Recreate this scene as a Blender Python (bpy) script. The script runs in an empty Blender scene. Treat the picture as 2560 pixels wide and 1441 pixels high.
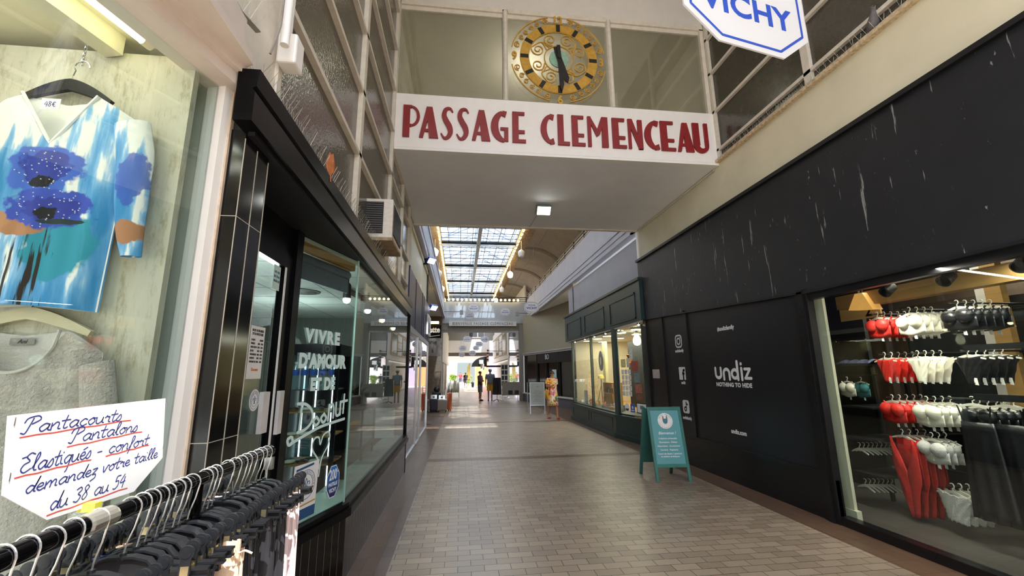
import bpy, math, random
from mathutils import Vector, Matrix
random.seed(7)
R = math.radians
PI = math.pi
SC = bpy.context.scene
COL = SC.collection

# ------------------------------------------------------------------ camera
EYE = Vector((0.0, 0.0, 1.62))
def make_camera():
    yaw, pitch, roll, f = -0.1213617, 0.197783, -0.010425, 1056.68
    cy, sy, cp, sp = math.cos(yaw), math.sin(yaw), math.cos(pitch), math.sin(pitch)
    fw = Vector((-sy * cp, cy * cp, sp)); rt = Vector((cy, sy, 0)); up = rt.cross(fw)
    r2 = rt * math.cos(roll) + up * math.sin(roll); u2 = up * math.cos(roll) - rt * math.sin(roll)
    cam = bpy.data.cameras.new('camera'); o = bpy.data.objects.new('camera', cam); COL.objects.link(o)
    m = Matrix((r2, u2, -fw)).transposed().to_4x4(); m.translation = EYE
    o.matrix_world = m
    cam.sensor_width = 36.0; cam.lens = 36.0 * f / 2560.0
    cam.clip_start = 0.02; cam.clip_end = 400
    SC.camera = o
make_camera()

# ------------------------------------------------------------------ exposure, sky
SC.view_settings.view_transform = 'Standard'; SC.view_settings.look = 'None'
SC.view_settings.gamma = 1.0; SC.view_settings.use_curve_mapping = False
SC.view_settings.exposure = 1.15
SKY_STRENGTH = 2.2
cy_ = SC.cycles
cy_.use_denoising = True
cy_.max_bounces = 10; cy_.diffuse_bounces = 5; cy_.glossy_bounces = 4; cy_.transparent_max_bounces = 16; cy_.transmission_bounces = 4
cy_.sample_clamp_indirect = 6.0
cy_.caustics_reflective = False; cy_.caustics_refractive = False

def make_world():
    w = bpy.data.worlds.new('sky'); SC.world = w; w.use_nodes = True
    nt = w.node_tree; nt.nodes.clear()
    out = nt.nodes.new('ShaderNodeOutputWorld'); bg = nt.nodes.new('ShaderNodeBackground')
    tc = nt.nodes.new('ShaderNodeTexCoord'); nz = nt.nodes.new('ShaderNodeTexNoise'); rp = nt.nodes.new('ShaderNodeValToRGB')
    mp = nt.nodes.new('ShaderNodeMapping'); mp.inputs['Scale'].default_value = (1, 1, 2.2)
    nz.inputs['Scale'].default_value = 2.6; nz.inputs['Detail'].default_value = 7
    rp.color_ramp.elements[0].position = 0.36; rp.color_ramp.elements[0].color = (0.20, 0.42, 0.95, 1)
    rp.color_ramp.elements[1].position = 0.5; rp.color_ramp.elements[1].color = (0.95, 0.97, 1.0, 1)
    nt.links.new(tc.outputs['Generated'], mp.inputs['Vector']); nt.links.new(mp.outputs[0], nz.inputs['Vector'])
    nt.links.new(nz.outputs['Fac'], rp.inputs['Fac']); nt.links.new(rp.outputs[0], bg.inputs['Color'])
    bg.inputs['Strength'].default_value = SKY_STRENGTH
    nt.links.new(bg.outputs[0], out.inputs['Surface'])
make_world()

def area(name, loc, target, sx, sy, power, col=(1, 1, 1)):
    l = bpy.data.lights.new(name, 'AREA'); l.shape = 'RECTANGLE'; l.size = sx; l.size_y = sy; l.energy = power; l.color = col
    o = bpy.data.objects.new(name, l); COL.objects.link(o); o.location = loc
    d = Vector(target) - Vector(loc); o.rotation_euler = d.to_track_quat('-Z', 'Y').to_euler()
    return o
def point(name, loc, power, col=(1, 1, 1), rad=0.05):
    l = bpy.data.lights.new(name, 'POINT'); l.energy = power; l.color = col; l.shadow_soft_size = rad
    o = bpy.data.objects.new(name, l); COL.objects.link(o); o.location = loc
    return o
sun = bpy.data.lights.new('sun', 'SUN'); sun.energy = 6.0; sun.angle = R(.6); sun.color = (1, .985, .96)
sun_o = bpy.data.objects.new('sun', sun); COL.objects.link(sun_o); sun_o.location = (1, -6, 12)
sun_o.rotation_euler = Vector((-.15, .45, -.88)).to_track_quat('-Z', 'Y').to_euler()
# shop lamps (lights of the lit rooms, unseen fills added for bakery and lingerie window)
for q_ in ((-1.5, 3.4, 2.1), (-2.6, 4.0, 2.0), (-2.2, 5.9, 2.0)): point('bakery_lamp', q_, 11, (0.88, 1, 0.97), .12)  # unseen fill points added to brighten the bakery room and its ceiling
area('lingerie_window_head_light', (4.14, 3.05, 2.47), (4.40, 3.05, 0), 0.04, 2.7, 14, (1, 0.93, 0.8))  # unseen fill added to brighten the cream post and front garments
area('lingerie_ceiling_light', (5.9, 4.2, 3.2), (5.6, 4.2, 0), 1.2, 3.0, 60, (1, 0.93, 0.82))
area('craft_ceiling_light', (5.0, 12.9, 2.66), (5.0, 12.9, 0), 1.2, 3.4, 55, (1, 0.92, 0.78))
area('boutique_tube_light', (-1.30, 1.15, 2.90), (-1.4, 1.25, 1.5), 0.08, 0.9, 3.0, (1, 0.97, 0.88))

# ------------------------------------------------------------------ materials
def srgb(h):
    if isinstance(h, str):
        h = h.lstrip('#'); v = [int(h[i:i + 2], 16) / 255 for i in (0, 2, 4)]
    else: v = h
    return tuple((x / 12.92 if x <= .04045 else ((x + .055) / 1.055) ** 2.4) for x in v)
MATS = {}
def mat(name, col, rough=0.6, metal=0.0, var=0.10, scale=9.0, bump=0.0, bscale=60.0, emit=None, estr=0.0, spec=0.5, stretch=None, trans=0.0, alpha=1.0, coat=0.0):
    """Principled with a procedural noise tint (var) and optional noise bump."""
    if name in MATS: return MATS[name]
    m = bpy.data.materials.new(name); m.use_nodes = True; nt = m.node_tree; b = nt.nodes['Principled BSDF']
    c = srgb(col)
    b.inputs['Roughness'].default_value = rough; b.inputs['Metallic'].default_value = metal
    b.inputs['Specular IOR Level'].default_value = spec
    if coat: b.inputs['Coat Weight'].default_value = coat; b.inputs['Coat Roughness'].default_value = 0.05
    tc = nt.nodes.new('ShaderNodeTexCoord'); nz = nt.nodes.new('ShaderNodeTexNoise'); nz.inputs['Scale'].default_value = scale; nz.inputs['Detail'].default_value = 5
    src = tc.outputs['Object']
    if stretch:
        mp = nt.nodes.new('ShaderNodeMapping'); mp.inputs['Scale'].default_value = stretch; nt.links.new(src, mp.inputs['Vector']); src = mp.outputs[0]
    nt.links.new(src, nz.inputs['Vector'])
    rp = nt.nodes.new('ShaderNodeValToRGB')
    rp.color_ramp.elements[0].position = 0.3; rp.color_ramp.elements[0].color = tuple(x * (1 - var) for x in c) + (1,)
    rp.color_ramp.elements[1].position = 0.7; rp.color_ramp.elements[1].color = tuple(min(1, x * (1 + var)) for x in c) + (1,)
    nt.links.new(nz.outputs['Fac'], rp.inputs['Fac']); nt.links.new(rp.outputs[0], b.inputs['Base Color'])
    if bump:
        n2 = nt.nodes.new('ShaderNodeTexNoise'); n2.inputs['Scale'].default_value = bscale; n2.inputs['Detail'].default_value = 3
        nt.links.new(src, n2.inputs['Vector'])
        bp = nt.nodes.new('ShaderNodeBump'); bp.inputs['Strength'].default_value = bump; bp.inputs['Distance'].default_value = 0.01
        nt.links.new(n2.outputs['Fac'], bp.inputs['Height']); nt.links.new(bp.outputs[0], b.inputs['Normal'])
    if emit is not None:
        b.inputs['Emission Color'].default_value = srgb(emit) + (1,); b.inputs['Emission Strength'].default_value = estr
    if trans: b.inputs['Transmission Weight'].default_value = trans
    if alpha < 1: b.inputs['Alpha'].default_value = alpha
    MATS[name] = m
    return m
def glass_mat(name, tint, base=0.05, rough=0.0, body=0.0, bodycol='808080', bump=0.0):
    """Window glass: Schlick mix of see-through and mirror; body adds a film of dirt or pattern."""
    if name in MATS: return MATS[name]
    m = bpy.data.materials.new(name); m.use_nodes = True; nt = m.node_tree; nt.nodes.clear()
    N = nt.nodes.new; L = nt.links.new
    out = N('ShaderNodeOutputMaterial'); tr = N('ShaderNodeBsdfTransparent'); gl = N('ShaderNodeBsdfGlossy'); mx = N('ShaderNodeMixShader')
    tr.inputs['Color'].default_value = srgb(tint) + (1,); gl.inputs['Roughness'].default_value = rough
    ge = N('ShaderNodeNewGeometry'); dp = N('ShaderNodeVectorMath'); dp.operation = 'DOT_PRODUCT'
    L(ge.outputs['Normal'], dp.inputs[0]); L(ge.outputs['Incoming'], dp.inputs[1])
    ab = N('ShaderNodeMath'); ab.operation = 'ABSOLUTE'; L(dp.outputs['Value'], ab.inputs[0])
    om = N('ShaderNodeMath'); om.operation = 'SUBTRACT'; om.inputs[0].default_value = 1.0; L(ab.outputs[0], om.inputs[1])
    pw = N('ShaderNodeMath'); pw.operation = 'POWER'; pw.inputs[1].default_value = 5.0; L(om.outputs[0], pw.inputs[0])
    ma = N('ShaderNodeMath'); ma.operation = 'MULTIPLY_ADD'; ma.inputs[1].default_value = 1 - base; ma.inputs[2].default_value = base; L(pw.outputs[0], ma.inputs[0])
    L(ma.outputs[0], mx.inputs[0]); L(gl.outputs[0], mx.inputs[2])
    if body > 0:
        df = N('ShaderNodeBsdfDiffuse'); df.inputs['Color'].default_value = srgb(bodycol) + (1,)
        m2 = N('ShaderNodeMixShader'); nz = N('ShaderNodeTexNoise'); nz.inputs['Scale'].default_value = 14; nz.inputs['Detail'].default_value = 6
        tc = N('ShaderNodeTexCoord'); L(tc.outputs['Object'], nz.inputs['Vector'])
        mr = N('ShaderNodeMapRange'); mr.inputs['To Min'].default_value = body * .7; mr.inputs['To Max'].default_value = min(1, body * 1.3); L(nz.outputs['Fac'], mr.inputs['Value'])
        L(mr.outputs[0], m2.inputs[0]); L(tr.outputs[0], m2.inputs[1]); L(df.outputs[0], m2.inputs[2]); L(m2.outputs[0], mx.inputs[1])
    else:
        L(tr.outputs[0], mx.inputs[1])
    if bump:
        tc2 = N('ShaderNodeTexCoord'); n2 = N('ShaderNodeTexNoise'); n2.inputs['Scale'].default_value = 55; n2.inputs['Detail'].default_value = 1
        bp = N('ShaderNodeBump'); bp.inputs['Strength'].default_value = bump; bp.inputs['Distance'].default_value = 0.01
        L(tc2.outputs['Object'], n2.inputs['Vector']); L(n2.outputs['Fac'], bp.inputs['Height']); L(bp.outputs[0], gl.inputs['Normal'])
    L(mx.outputs[0], out.inputs['Surface'])
    MATS[name] = m
    return m

# ------------------------------------------------------------------ mesh helpers
class MB:
    """Collects shapes; build() links them as ONE mesh object."""
    def __init__(s, dk=6e-5): s.v = []; s.f = []; s.dk = dk
    def add(s, vs, fs):
        n = len(s.v); s.v += [Vector(p) for p in vs]; s.f += [tuple(i + n for i in f) for f in fs]; return s
    def box(s, x0, x1, y0, y1, z0, z1):
        return s.add([(x0, y0, z0), (x1, y0, z0), (x1, y1, z0), (x0, y1, z0), (x0, y0, z1), (x1, y0, z1), (x1, y1, z1), (x0, y1, z1)],
                     [(0, 3, 2, 1), (4, 5, 6, 7), (0, 1, 5, 4), (1, 2, 6, 5), (2, 3, 7, 6), (3, 0, 4, 7)])
    def bar(s, a, b, w, h, up=(0, 0, 1)):
        """Rectangular bar from a to b: w across, h along up."""
        a, b = Vector(a), Vector(b); d = (b - a).normalized(); u = Vector(up)
        sd = d.cross(u)
        if sd.length < 1e-4: sd = d.cross(Vector((1, 0, 0)))
        sd.normalize(); u = sd.cross(d).normalized(); sd = sd * w / 2; u = u * h / 2
        return s.add([a - sd - u, a + sd - u, a + sd + u, a - sd + u, b - sd - u, b + sd - u, b + sd + u, b - sd + u],
                     [(0, 1, 2, 3), (7, 6, 5, 4), (0, 4, 5, 1), (1, 5, 6, 2), (2, 6, 7, 3), (3, 7, 4, 0)])
    def tube(s, pts, r, n=8, closed=False, caps=True):
        pts = [Vector(p) for p in pts]; m = len(pts)
        rs = r if isinstance(r, (list, tuple)) else [r] * m
        base = len(s.v); prev = None
        for i, p in enumerate(pts):
            if closed: t = pts[(i + 1) % m] - pts[i - 1]
            else: t = pts[min(i + 1, m - 1)] - pts[max(i - 1, 0)]
            t.normalize()
            if prev is None:
                a = Vector((0, 0, 1)) if abs(t.z) < .9 else Vector((1, 0, 0)); a = (a - t * a.dot(t)).normalized()
            else:
                a = prev - t * prev.dot(t)
                a = a.normalized() if a.length > 1e-6 else prev
            prev = a; b = t.cross(a)
            for k in range(n):
                th = 2 * PI * k / n; s.v.append(p + (a * math.cos(th) + b * math.sin(th)) * rs[i])
        for i in range(m if closed else m - 1):
            j = (i + 1) % m
            for k in range(n):
                k2 = (k + 1) % n
                s.f.append((base + i * n + k, base + i * n + k2, base + j * n + k2, base + j * n + k))
        if caps and not closed:
            s.f.append(tuple(base + k for k in reversed(range(n)))); s.f.append(tuple(base + (m - 1) * n + k for k in range(n)))
        return s
    def prism(s, poly, M, t0, t1):
        """2-D polygon (CCW) placed by matrix M, extruded along M's Z from t0 to t1."""
        if sum(poly[i - 1][0] * poly[i][1] - poly[i][0] * poly[i - 1][1] for i in range(len(poly))) < 0: poly = list(reversed(poly))
        s.k = (getattr(s, 'k', 0) + 1) % 12; t1 += s.k * getattr(s, 'dk', 6e-5)
        n = len(poly); vs = [M @ Vector((x, y, t0)) for x, y in poly] + [M @ Vector((x, y, t1)) for x, y in poly]
        fs = [tuple(reversed(range(n))), tuple(range(n, 2 * n))] + [(i, (i + 1) % n, n + (i + 1) % n, n + i) for i in range(n)]
        return s.add(vs, fs)
    def strip(s, pts, ws, M, t0, t1):
        """A pen stroke of varying width in the XY plane of M, extruded t0..t1."""
        s.k = (getattr(s, 'k', 0) + 1) % 12; t1 += s.k * getattr(s, 'dk', 6e-5)
        m = len(pts); ws = ws if isinstance(ws, (list, tuple)) else [ws] * m
        P = [Vector(p) for p in pts]; L_, R_ = [], []
        for i, p in enumerate(P):
            t = (P[min(i + 1, m - 1)] - P[max(i - 1, 0)])
            t = t.normalized() if t.length > 1e-9 else Vector((1, 0)); nn = Vector((-t.y, t.x)) * ws[i] / 2
            L_.append(p + nn); R_.append(p - nn)
        b = len(s.v)
        for A in (L_, R_):
            for t in (t0, t1): s.v += [M @ Vector((q.x, q.y, t)) for q in A]
        l0, l1, r0, r1 = b, b + m, b + 2 * m, b + 3 * m
        for i in range(m - 1):
            s.f += [(r1 + i, r1 + i + 1, l1 + i + 1, l1 + i), (l0 + i, l0 + i + 1, r0 + i + 1, r0 + i), (l1 + i, l1 + i + 1, l0 + i + 1, l0 + i), (r0 + i, r0 + i + 1, r1 + i + 1, r1 + i)]
        s.f += [(l0, r0, r1, l1), (l1 + m - 1, r1 + m - 1, r0 + m - 1, l0 + m - 1)]
        return s
    def pen(s, pts, w, M, t0=0.0, t1=0.0008, n=10):
        """Round-ended pen line: strips plus discs at the points."""
        if len(pts) > 1: s.strip(pts, w, M, t0, t1)
        for p in (pts[0], pts[-1]):
            s.prism([(p[0] + w / 2 * math.cos(2 * PI * k / n), p[1] + w / 2 * math.sin(2 * PI * k / n)) for k in range(n)], M, t0, t1)
        return s
    def lathe(s, prof, c, n=20, axis='Z'):
        c = Vector(c); b = len(s.v); m = len(prof)
        for r, z in prof:
            for k in range(n):
                a = 2 * PI * k / n; x, y = r * math.cos(a), r * math.sin(a)
                s.v.append(c + (Vector((x, y, z)) if axis == 'Z' else Vector((z, x, y)) if axis == 'X' else Vector((y, z, x))))
        for i in range(m - 1):
            for k in range(n):
                k2 = (k + 1) % n; s.f.append((b + i * n + k, b + i * n + k2, b + (i + 1) * n + k2, b + (i + 1) * n + k))
        s.f.append(tuple(b + k for k in reversed(range(n)))); s.f.append(tuple(b + (m - 1) * n + k for k in range(n)))
        return s
    def ball(s, c, rx, ry=None, rz=None, n=14, m=9):
        ry = ry or rx; rz = rz or rx; c = Vector(c); b = len(s.v)
        s.v.append(c + Vector((0, 0, -rz)))
        for i in range(1, m):
            ph = -PI / 2 + PI * i / m
            for k in range(n):
                a = 2 * PI * k / n; s.v.append(c + Vector((rx * math.cos(ph) * math.cos(a), ry * math.cos(ph) * math.sin(a), rz * math.sin(ph))))
        s.v.append(c + Vector((0, 0, rz))); top = len(s.v) - 1
        for k in range(n):
            k2 = (k + 1) % n; s.f.append((b, b + 1 + k2, b + 1 + k)); s.f.append((top, b + 1 + (m - 2) * n + k, b + 1 + (m - 2) * n + k2))
            for i in range(m - 2):
                s.f.append((b + 1 + i * n + k, b + 1 + i * n + k2, b + 1 + (i + 1) * n + k2, b + 1 + (i + 1) * n + k))
        return s
    def grid(s, rows):
        """rows: list of equal-length point lists."""
        b = len(s.v); n = len(rows[0])
        for r in rows: s.v += [Vector(p) for p in r]
        for i in range(len(rows) - 1):
            for k in range(n - 1): s.f.append((b + i * n + k, b + i * n + k + 1, b + (i + 1) * n + k + 1, b + (i + 1) * n + k))
        return s
    def xf(s, M):
        s.v = [M @ v for v in s.v]; return s
    def build(s, name, material, parent=None, world=True, smooth=False, bevel=0.0, solid=0.0, sub=0, segs=2):
        me = bpy.data.meshes.new(name); vs = s.v
        if parent is not None and world:
            inv = parent_inv(parent); vs = [inv @ v for v in vs]
        me.from_pydata([tuple(v) for v in vs], [], s.f); me.update()
        if smooth:
            for p in me.polygons: p.use_smooth = True
            try: me.set_sharp_from_angle(angle=R(42))
            except Exception: pass
        o = bpy.data.objects.new(name, me); COL.objects.link(o)
        me.materials.append(material)
        if parent is not None: o.parent = parent
        if bevel > 0:
            md = o.modifiers.new('bevel', 'BEVEL'); md.width = bevel; md.segments = segs; md.limit_method = 'ANGLE'; md.angle_limit = R(40)
        if solid: md = o.modifiers.new('solid', 'SOLIDIFY'); md.thickness = solid; md.offset = 0
        if sub: md = o.modifiers.new('sub', 'SUBSURF'); md.levels = sub; md.render_levels = sub
        return o
def wmat(o):
    m = Matrix.LocRotScale(o.location, o.rotation_euler, o.scale)
    return wmat(o.parent) @ m if o.parent else m
def parent_inv(o): return wmat(o).inverted()
def tag(o, label=None, cat=None, group=None, kind=None):
    if label: o['label'] = label
    if cat: o['category'] = cat
    if group: o['group'] = group
    if kind: o['kind'] = kind
    return o
def thing(name, label, cat, loc=(0, 0, 0), rz=0.0, group=None):
    o = bpy.data.objects.new(name, None); COL.objects.link(o); o.location = loc; o.rotation_euler = (0, 0, rz)
    o.empty_display_size = 0.1
    return tag(o, label, cat, group)
def struct(name, mb, m, **k):
    o = mb.build(name, m, **k); o['kind'] = 'structure'; return o
def dup(root, loc=None, rz=None, label=None, group=None):
    def rec(o, par):
        c = o.copy(); COL.objects.link(c); c.parent = par
        for ch in list(o.children): rec(ch, c)
        return c
    r = rec(root, root.parent)
    if loc is not None: r.location = loc
    if rz is not None: r.rotation_euler = (0, 0, rz)
    if label: r['label'] = label
    if group: r['group'] = group
    return r
def frame(o, x, up=(0, 0, 1)):
    x = Vector(x).normalized(); u = Vector(up).normalized(); z = x.cross(u).normalized(); u = z.cross(x)
    m = Matrix((x, u, z)).transposed().to_4x4(); m.translation = Vector(o); return m
def face_cam(x, y, z): return frame((x, y, z), (1, 0, 0))        # plane facing -Y
def face_left(x, y, z): return frame((x, y, z), (0, -1, 0))      # plane on the right wall, facing -X
def face_right(x, y, z): return frame((x, y, z), (0, 1, 0))      # plane on the left wall, facing +X
def text(s, size, m, M, parent=None, name='lettering', ext=0.001, off=0.0, align='LEFT', spacing=1.0, sx=1.0, sy=1.0, line=1.0, shear=0.0):
    cu = bpy.data.curves.new('lettering', 'FONT'); cu.body = s; cu.size = size; cu.extrude = ext; cu.offset = off
    cu.align_x = align; cu.space_character = spacing; cu.space_line = line; cu.shear = shear; cu.resolution_u = 4
    to = bpy.data.objects.new('lettering', cu); COL.objects.link(to)
    bpy.context.view_layer.update()
    dg = bpy.context.evaluated_depsgraph_get(); me = bpy.data.meshes.new_from_object(to.evaluated_get(dg))
    bpy.data.objects.remove(to); bpy.data.curves.remove(cu)
    X = M @ Matrix.Diagonal((sx, sy, 1, 1))
    if parent is not None: X = parent_inv(parent) @ X
    me.transform(X); me.materials.clear(); me.materials.append(m); me.name = name
    o = bpy.data.objects.new(name, me); COL.objects.link(o)
    if parent is not None: o.parent = parent
    return o
def arc(cx, cy, r, a0, a1, n=16, ry=None):
    ry = r if ry is None else ry
    return [(cx + r * math.cos(R(a0 + (a1 - a0) * i / n)), cy + ry * math.sin(R(a0 + (a1 - a0) * i / n))) for i in range(n + 1)]
def spline(pts, n=6):
    """Catmull-Rom through 2-D or 3-D points."""
    P = [Vector(p) for p in pts]
    if len(P) < 3: return P
    P = [P[0] * 2 - P[1]] + P + [P[-1] * 2 - P[-2]]; o = []
    for i in range(1, len(P) - 2):
        for k in range(n):
            t = k / n; a, b, c, d = P[i - 1], P[i], P[i + 1], P[i + 2]
            o.append(0.5 * ((2 * b) + (c - a) * t + (2 * a - 5 * b + 4 * c - d) * t * t + (3 * b - a - 3 * c + d) * t ** 3))
    o.append(P[-2]); return o
# ------------------------------------------------------------------ material palette
M_white = mat('white_paint', 'dcd8d0', .55, var=.05, scale=3)
M_sign = mat('sign_white', 'f4f2ee', .4, var=.02)
M_cream = mat('cream_paint', 'dfd7bb', .6, var=.06, scale=2, bump=.05)
M_cream2 = mat('cream_trim', 'dcd5c6', .55, var=.08, scale=12)
M_soffit = mat('soffit_paint', 'eef0f2', .7, var=.03, scale=2)
M_grey = mat('grey_paint', 'b9b6b4', .65, var=.05, scale=2)
M_lav = mat('lavender_grey_paint', 'bbbbc4', .6, var=.05, scale=2)
M_plaster = mat('vault_plaster', 'a89d92', .8, var=.1, scale=1.5, bump=.1, bscale=20)
M_rib = mat('vault_rib_plaster', '857b6e', .8, var=.1, scale=3)
M_black = mat('black_gloss', '0c0c0f', .30, var=.3, scale=6, spec=.10)
M_blacktile = mat('black_tile', '0b0b0d', .12, var=.3, scale=8, spec=.35)
M_blackmatt = mat('black_matt', '131316', .5, var=.3, scale=8, bump=.1)
M_fascia = mat('charcoal_fascia', '24262b', .55, var=.15, scale=5)
M_steel = mat('steel', 'c4c6c8', .25, 1.0, var=.05)
M_alu = mat('aluminium', 'c8ccd0', .35, .8, var=.05)
M_darksteel = mat('dark_steel', '2a2a2c', .4, .6)
M_grout = mat('pale_grout', 'b9b3a6', .8)
M_navy = mat('navy_panel', '23264f', .45, var=.08)
M_navy2 = mat('royal_navy', '141f5e', .4, var=.08)
M_green = mat('dark_green_paint', '1d3634', .4, var=.12, scale=5)
M_teal = mat('teal_paint', '37776c', .45, var=.1)
M_red = mat('letter_red', '8c1f22', .45, var=.1)
M_gold = mat('clock_gold', 'c79b3c', .45, .15, var=.15, scale=20)
M_ink = mat('clock_black', '141312', .5, var=.2)
M_whiteink = mat('white_vinyl', 'e8eaea', .5, var=.03)
M_mint = mat('mint_vinyl', 'cfe9e6', .5, var=.03)
M_glass = glass_mat('clear_glass', 'f2f8f6', .07)
M_glassgreen = glass_mat('tinted_shop_glass', 'edf4f2', .10)
M_glassbig = glass_mat('clock_window_glass', 'e6e6e0', .10, body=.10, bodycol='a8a498')
M_obscure = glass_mat('obscure_glass', '8a8577', .12, rough=.08, body=.80, bodycol='625d52', bump=.25)
M_obscure2 = glass_mat('obscure_glass_dark', '8a8577', .10, rough=.10, body=.85, bodycol='4a463c', bump=.15)
M_obscure3 = glass_mat('obscure_glass_milky', '8a8577', .10, rough=.1, body=.85, bodycol='a9a79b', bump=.15)
M_sky = glass_mat('skylight_glass', 'f6fafc', .04, body=.05, bodycol='e8eef2')

def floor_material():
    m = bpy.data.materials.new('paver_floor'); m.use_nodes = True; nt = m.node_tree; b = nt.nodes['Principled BSDF']; N = nt.nodes.new; L = nt.links.new
    tc = N('ShaderNodeTexCoord'); sep = N('ShaderNodeSeparateXYZ'); L(tc.outputs['Object'], sep.inputs[0])
    br = N('ShaderNodeTexBrick'); br.inputs['Scale'].default_value = 1.0; br.inputs['Brick Width'].default_value = .225; br.inputs['Row Height'].default_value = .112
    br.inputs['Mortar Size'].default_value = .0028; br.inputs['Mortar Smooth'].default_value = .1; br.inputs['Bias'].default_value = -.1
    br.inputs['Color1'].default_value = srgb('a5937f') + (1,); br.inputs['Color2'].default_value = srgb('8c7c6a') + (1,); br.inputs['Mortar'].default_value = srgb('332c26') + (1,)
    L(tc.outputs['Object'], br.inputs['Vector'])
    bd = N('ShaderNodeTexBrick'); bd.offset = 0.0; bd.inputs['Scale'].default_value = 1.0; bd.inputs['Brick Width'].default_value = .115; bd.inputs['Row Height'].default_value = .24
    bd.inputs['Mortar Size'].default_value = .0022; bd.inputs['Color1'].default_value = srgb('6d5442') + (1,); bd.inputs['Color2'].default_value = srgb('5d4738') + (1,); bd.inputs['Mortar'].default_value = srgb('3a2e26') + (1,)
    L(tc.outputs['Object'], bd.inputs['Vector'])
    nz = N('ShaderNodeTexNoise'); nz.inputs['Scale'].default_value = .9; nz.inputs['Detail'].default_value = 6; L(tc.outputs['Object'], nz.inputs['Vector'])
    def math_(op, a, bb):
        n = N('ShaderNodeMath'); n.operation = op
        for i, q in enumerate((a, bb)):
            if isinstance(q, (int, float)): n.inputs[i].default_value = q
            else: L(q, n.inputs[i])
        return n.outputs[0]
    x, y = sep.outputs[0], sep.outputs[1]
    side = math_('MAXIMUM', math_('LESS_THAN', x, -.585), math_('GREATER_THAN', x, 3.655))
    band = None
    for y0, y1 in ((8.48, 8.74), (14.55, 14.8), (20.6, 20.85)):
        q = math_('MULTIPLY', math_('GREATER_THAN', y, y0), math_('LESS_THAN', y, y1)); band = q if band is None else math_('MAXIMUM', band, q)
    # the border of the left half is dark brown, the wider shop forecourts plain tiles
    fac = math_('MAXIMUM', side, band)
    mx = N('ShaderNodeMix'); mx.data_type = 'RGBA'; L(fac, mx.inputs['Factor']); L(br.outputs['Color'], mx.inputs['A']); L(bd.outputs['Color'], mx.inputs['B'])
    hs = N('ShaderNodeHueSaturation'); L(mx.outputs['Result'], hs.inputs['Color'])
    mr = N('ShaderNodeMapRange'); mr.inputs['To Min'].default_value = .78; mr.inputs['To Max'].default_value = 1.2; L(nz.outputs['Fac'], mr.inputs['Value']); L(mr.outputs[0], hs.inputs['Value'])
    L(hs.outputs[0], b.inputs['Base Color'])
    rr = N('ShaderNodeMapRange'); rr.inputs['To Min'].default_value = .26; rr.inputs['To Max'].default_value = .42; L(nz.outputs['Fac'], rr.inputs['Value']); L(rr.outputs[0], b.inputs['Roughness'])
    bp = N('ShaderNodeBump'); bp.inputs['Strength'].default_value = .5; bp.inputs['Distance'].default_value = .003
    inv = math_('SUBTRACT', 1.0, br.outputs['Fac']); L(inv, bp.inputs['Height']); L(bp.outputs[0], b.inputs['Normal'])
    b.inputs['Specular IOR Level'].default_value = .5
    return m

# ------------------------------------------------------------------ setting
struct('floor', MB().box(-9, 12, -6, 52.5, -.2, 0), floor_material())
M_pave = mat('street_paving', 'd8d0c8', .8, var=.08, scale=2)
struct('floor_street', MB().box(-30, 34, 52.5, 100, -.2, 0), M_pave)

def pane_window(name, x, y0, y1, z0, z1, transoms, mframe, mpane, side, fw=.05, cells=None):
    """One bay of a glazed facade lying in a plane of constant x: frame, bars and pane."""
    w = MB(); d = .05 * side
    xa, xb = sorted((x - .02 * side, x + d))
    w.box(xa, xb, y0, y0 + fw, z0, z1).box(xa, xb, y1 - fw, y1, z0, z1).box(xa, xb, y0, y1, z0, z0 + fw).box(xa, xb, y0, y1, z1 - fw, z1)
    for t in transoms: w.box(xa, xb, y0, y1, t - fw * .45, t + fw * .45)
    o = struct(name, w, mframe)
    MB().box(x - .004, x + .004, y0, y1, z0, z1).build('pane', mpane, o)
    return o
TR = [3.73, 4.41, 5.08, 5.75, 6.43, 7.1, 7.78]
pane_window('window_1', -1.05, 2.15, 3.96, 2.8, 8.6, TR, M_cream2, M_obscure, 1, .045)
pane_window('window_2', -1.05, 3.96, 5.76, 2.8, 8.6, TR, M_cream2, M_obscure, 1, .045)
pane_window('window_3', -1.05, 5.76, 7.0, 2.8, 4.86, [3.73, 4.41], M_cream2, M_obscure3, 1, .045)
pane_window('window_4', -1.05, 7.0, 8.0, 2.8, 4.86, [3.25, 3.73, 4.41], M_cream2, M_obscure3, 1, .045)
TRR = [5.08, 5.75, 6.45, 7.1, 7.78]
pane_window('window_5', 4.09, 3.97, 5.78, 4.9, 8.6, TRR, M_cream2, M_obscure2, -1, .05)
pane_window('window_6', 4.09, 2.19, 3.97, 4.9, 8.6, TRR, M_cream2, M_obscure2, -1, .05)
pane_window('window_7', 4.09, .41, 2.19, 4.9, 8.6, TRR, M_cream2, M_obscure2, -1, .05)
# rooms behind those panes: dark
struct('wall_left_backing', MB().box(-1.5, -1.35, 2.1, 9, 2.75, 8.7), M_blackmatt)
struct('wall_right_backing', MB().box(4.5, 4.6, -2, 9, 4.9, 8.7), M_blackmatt)

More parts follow.
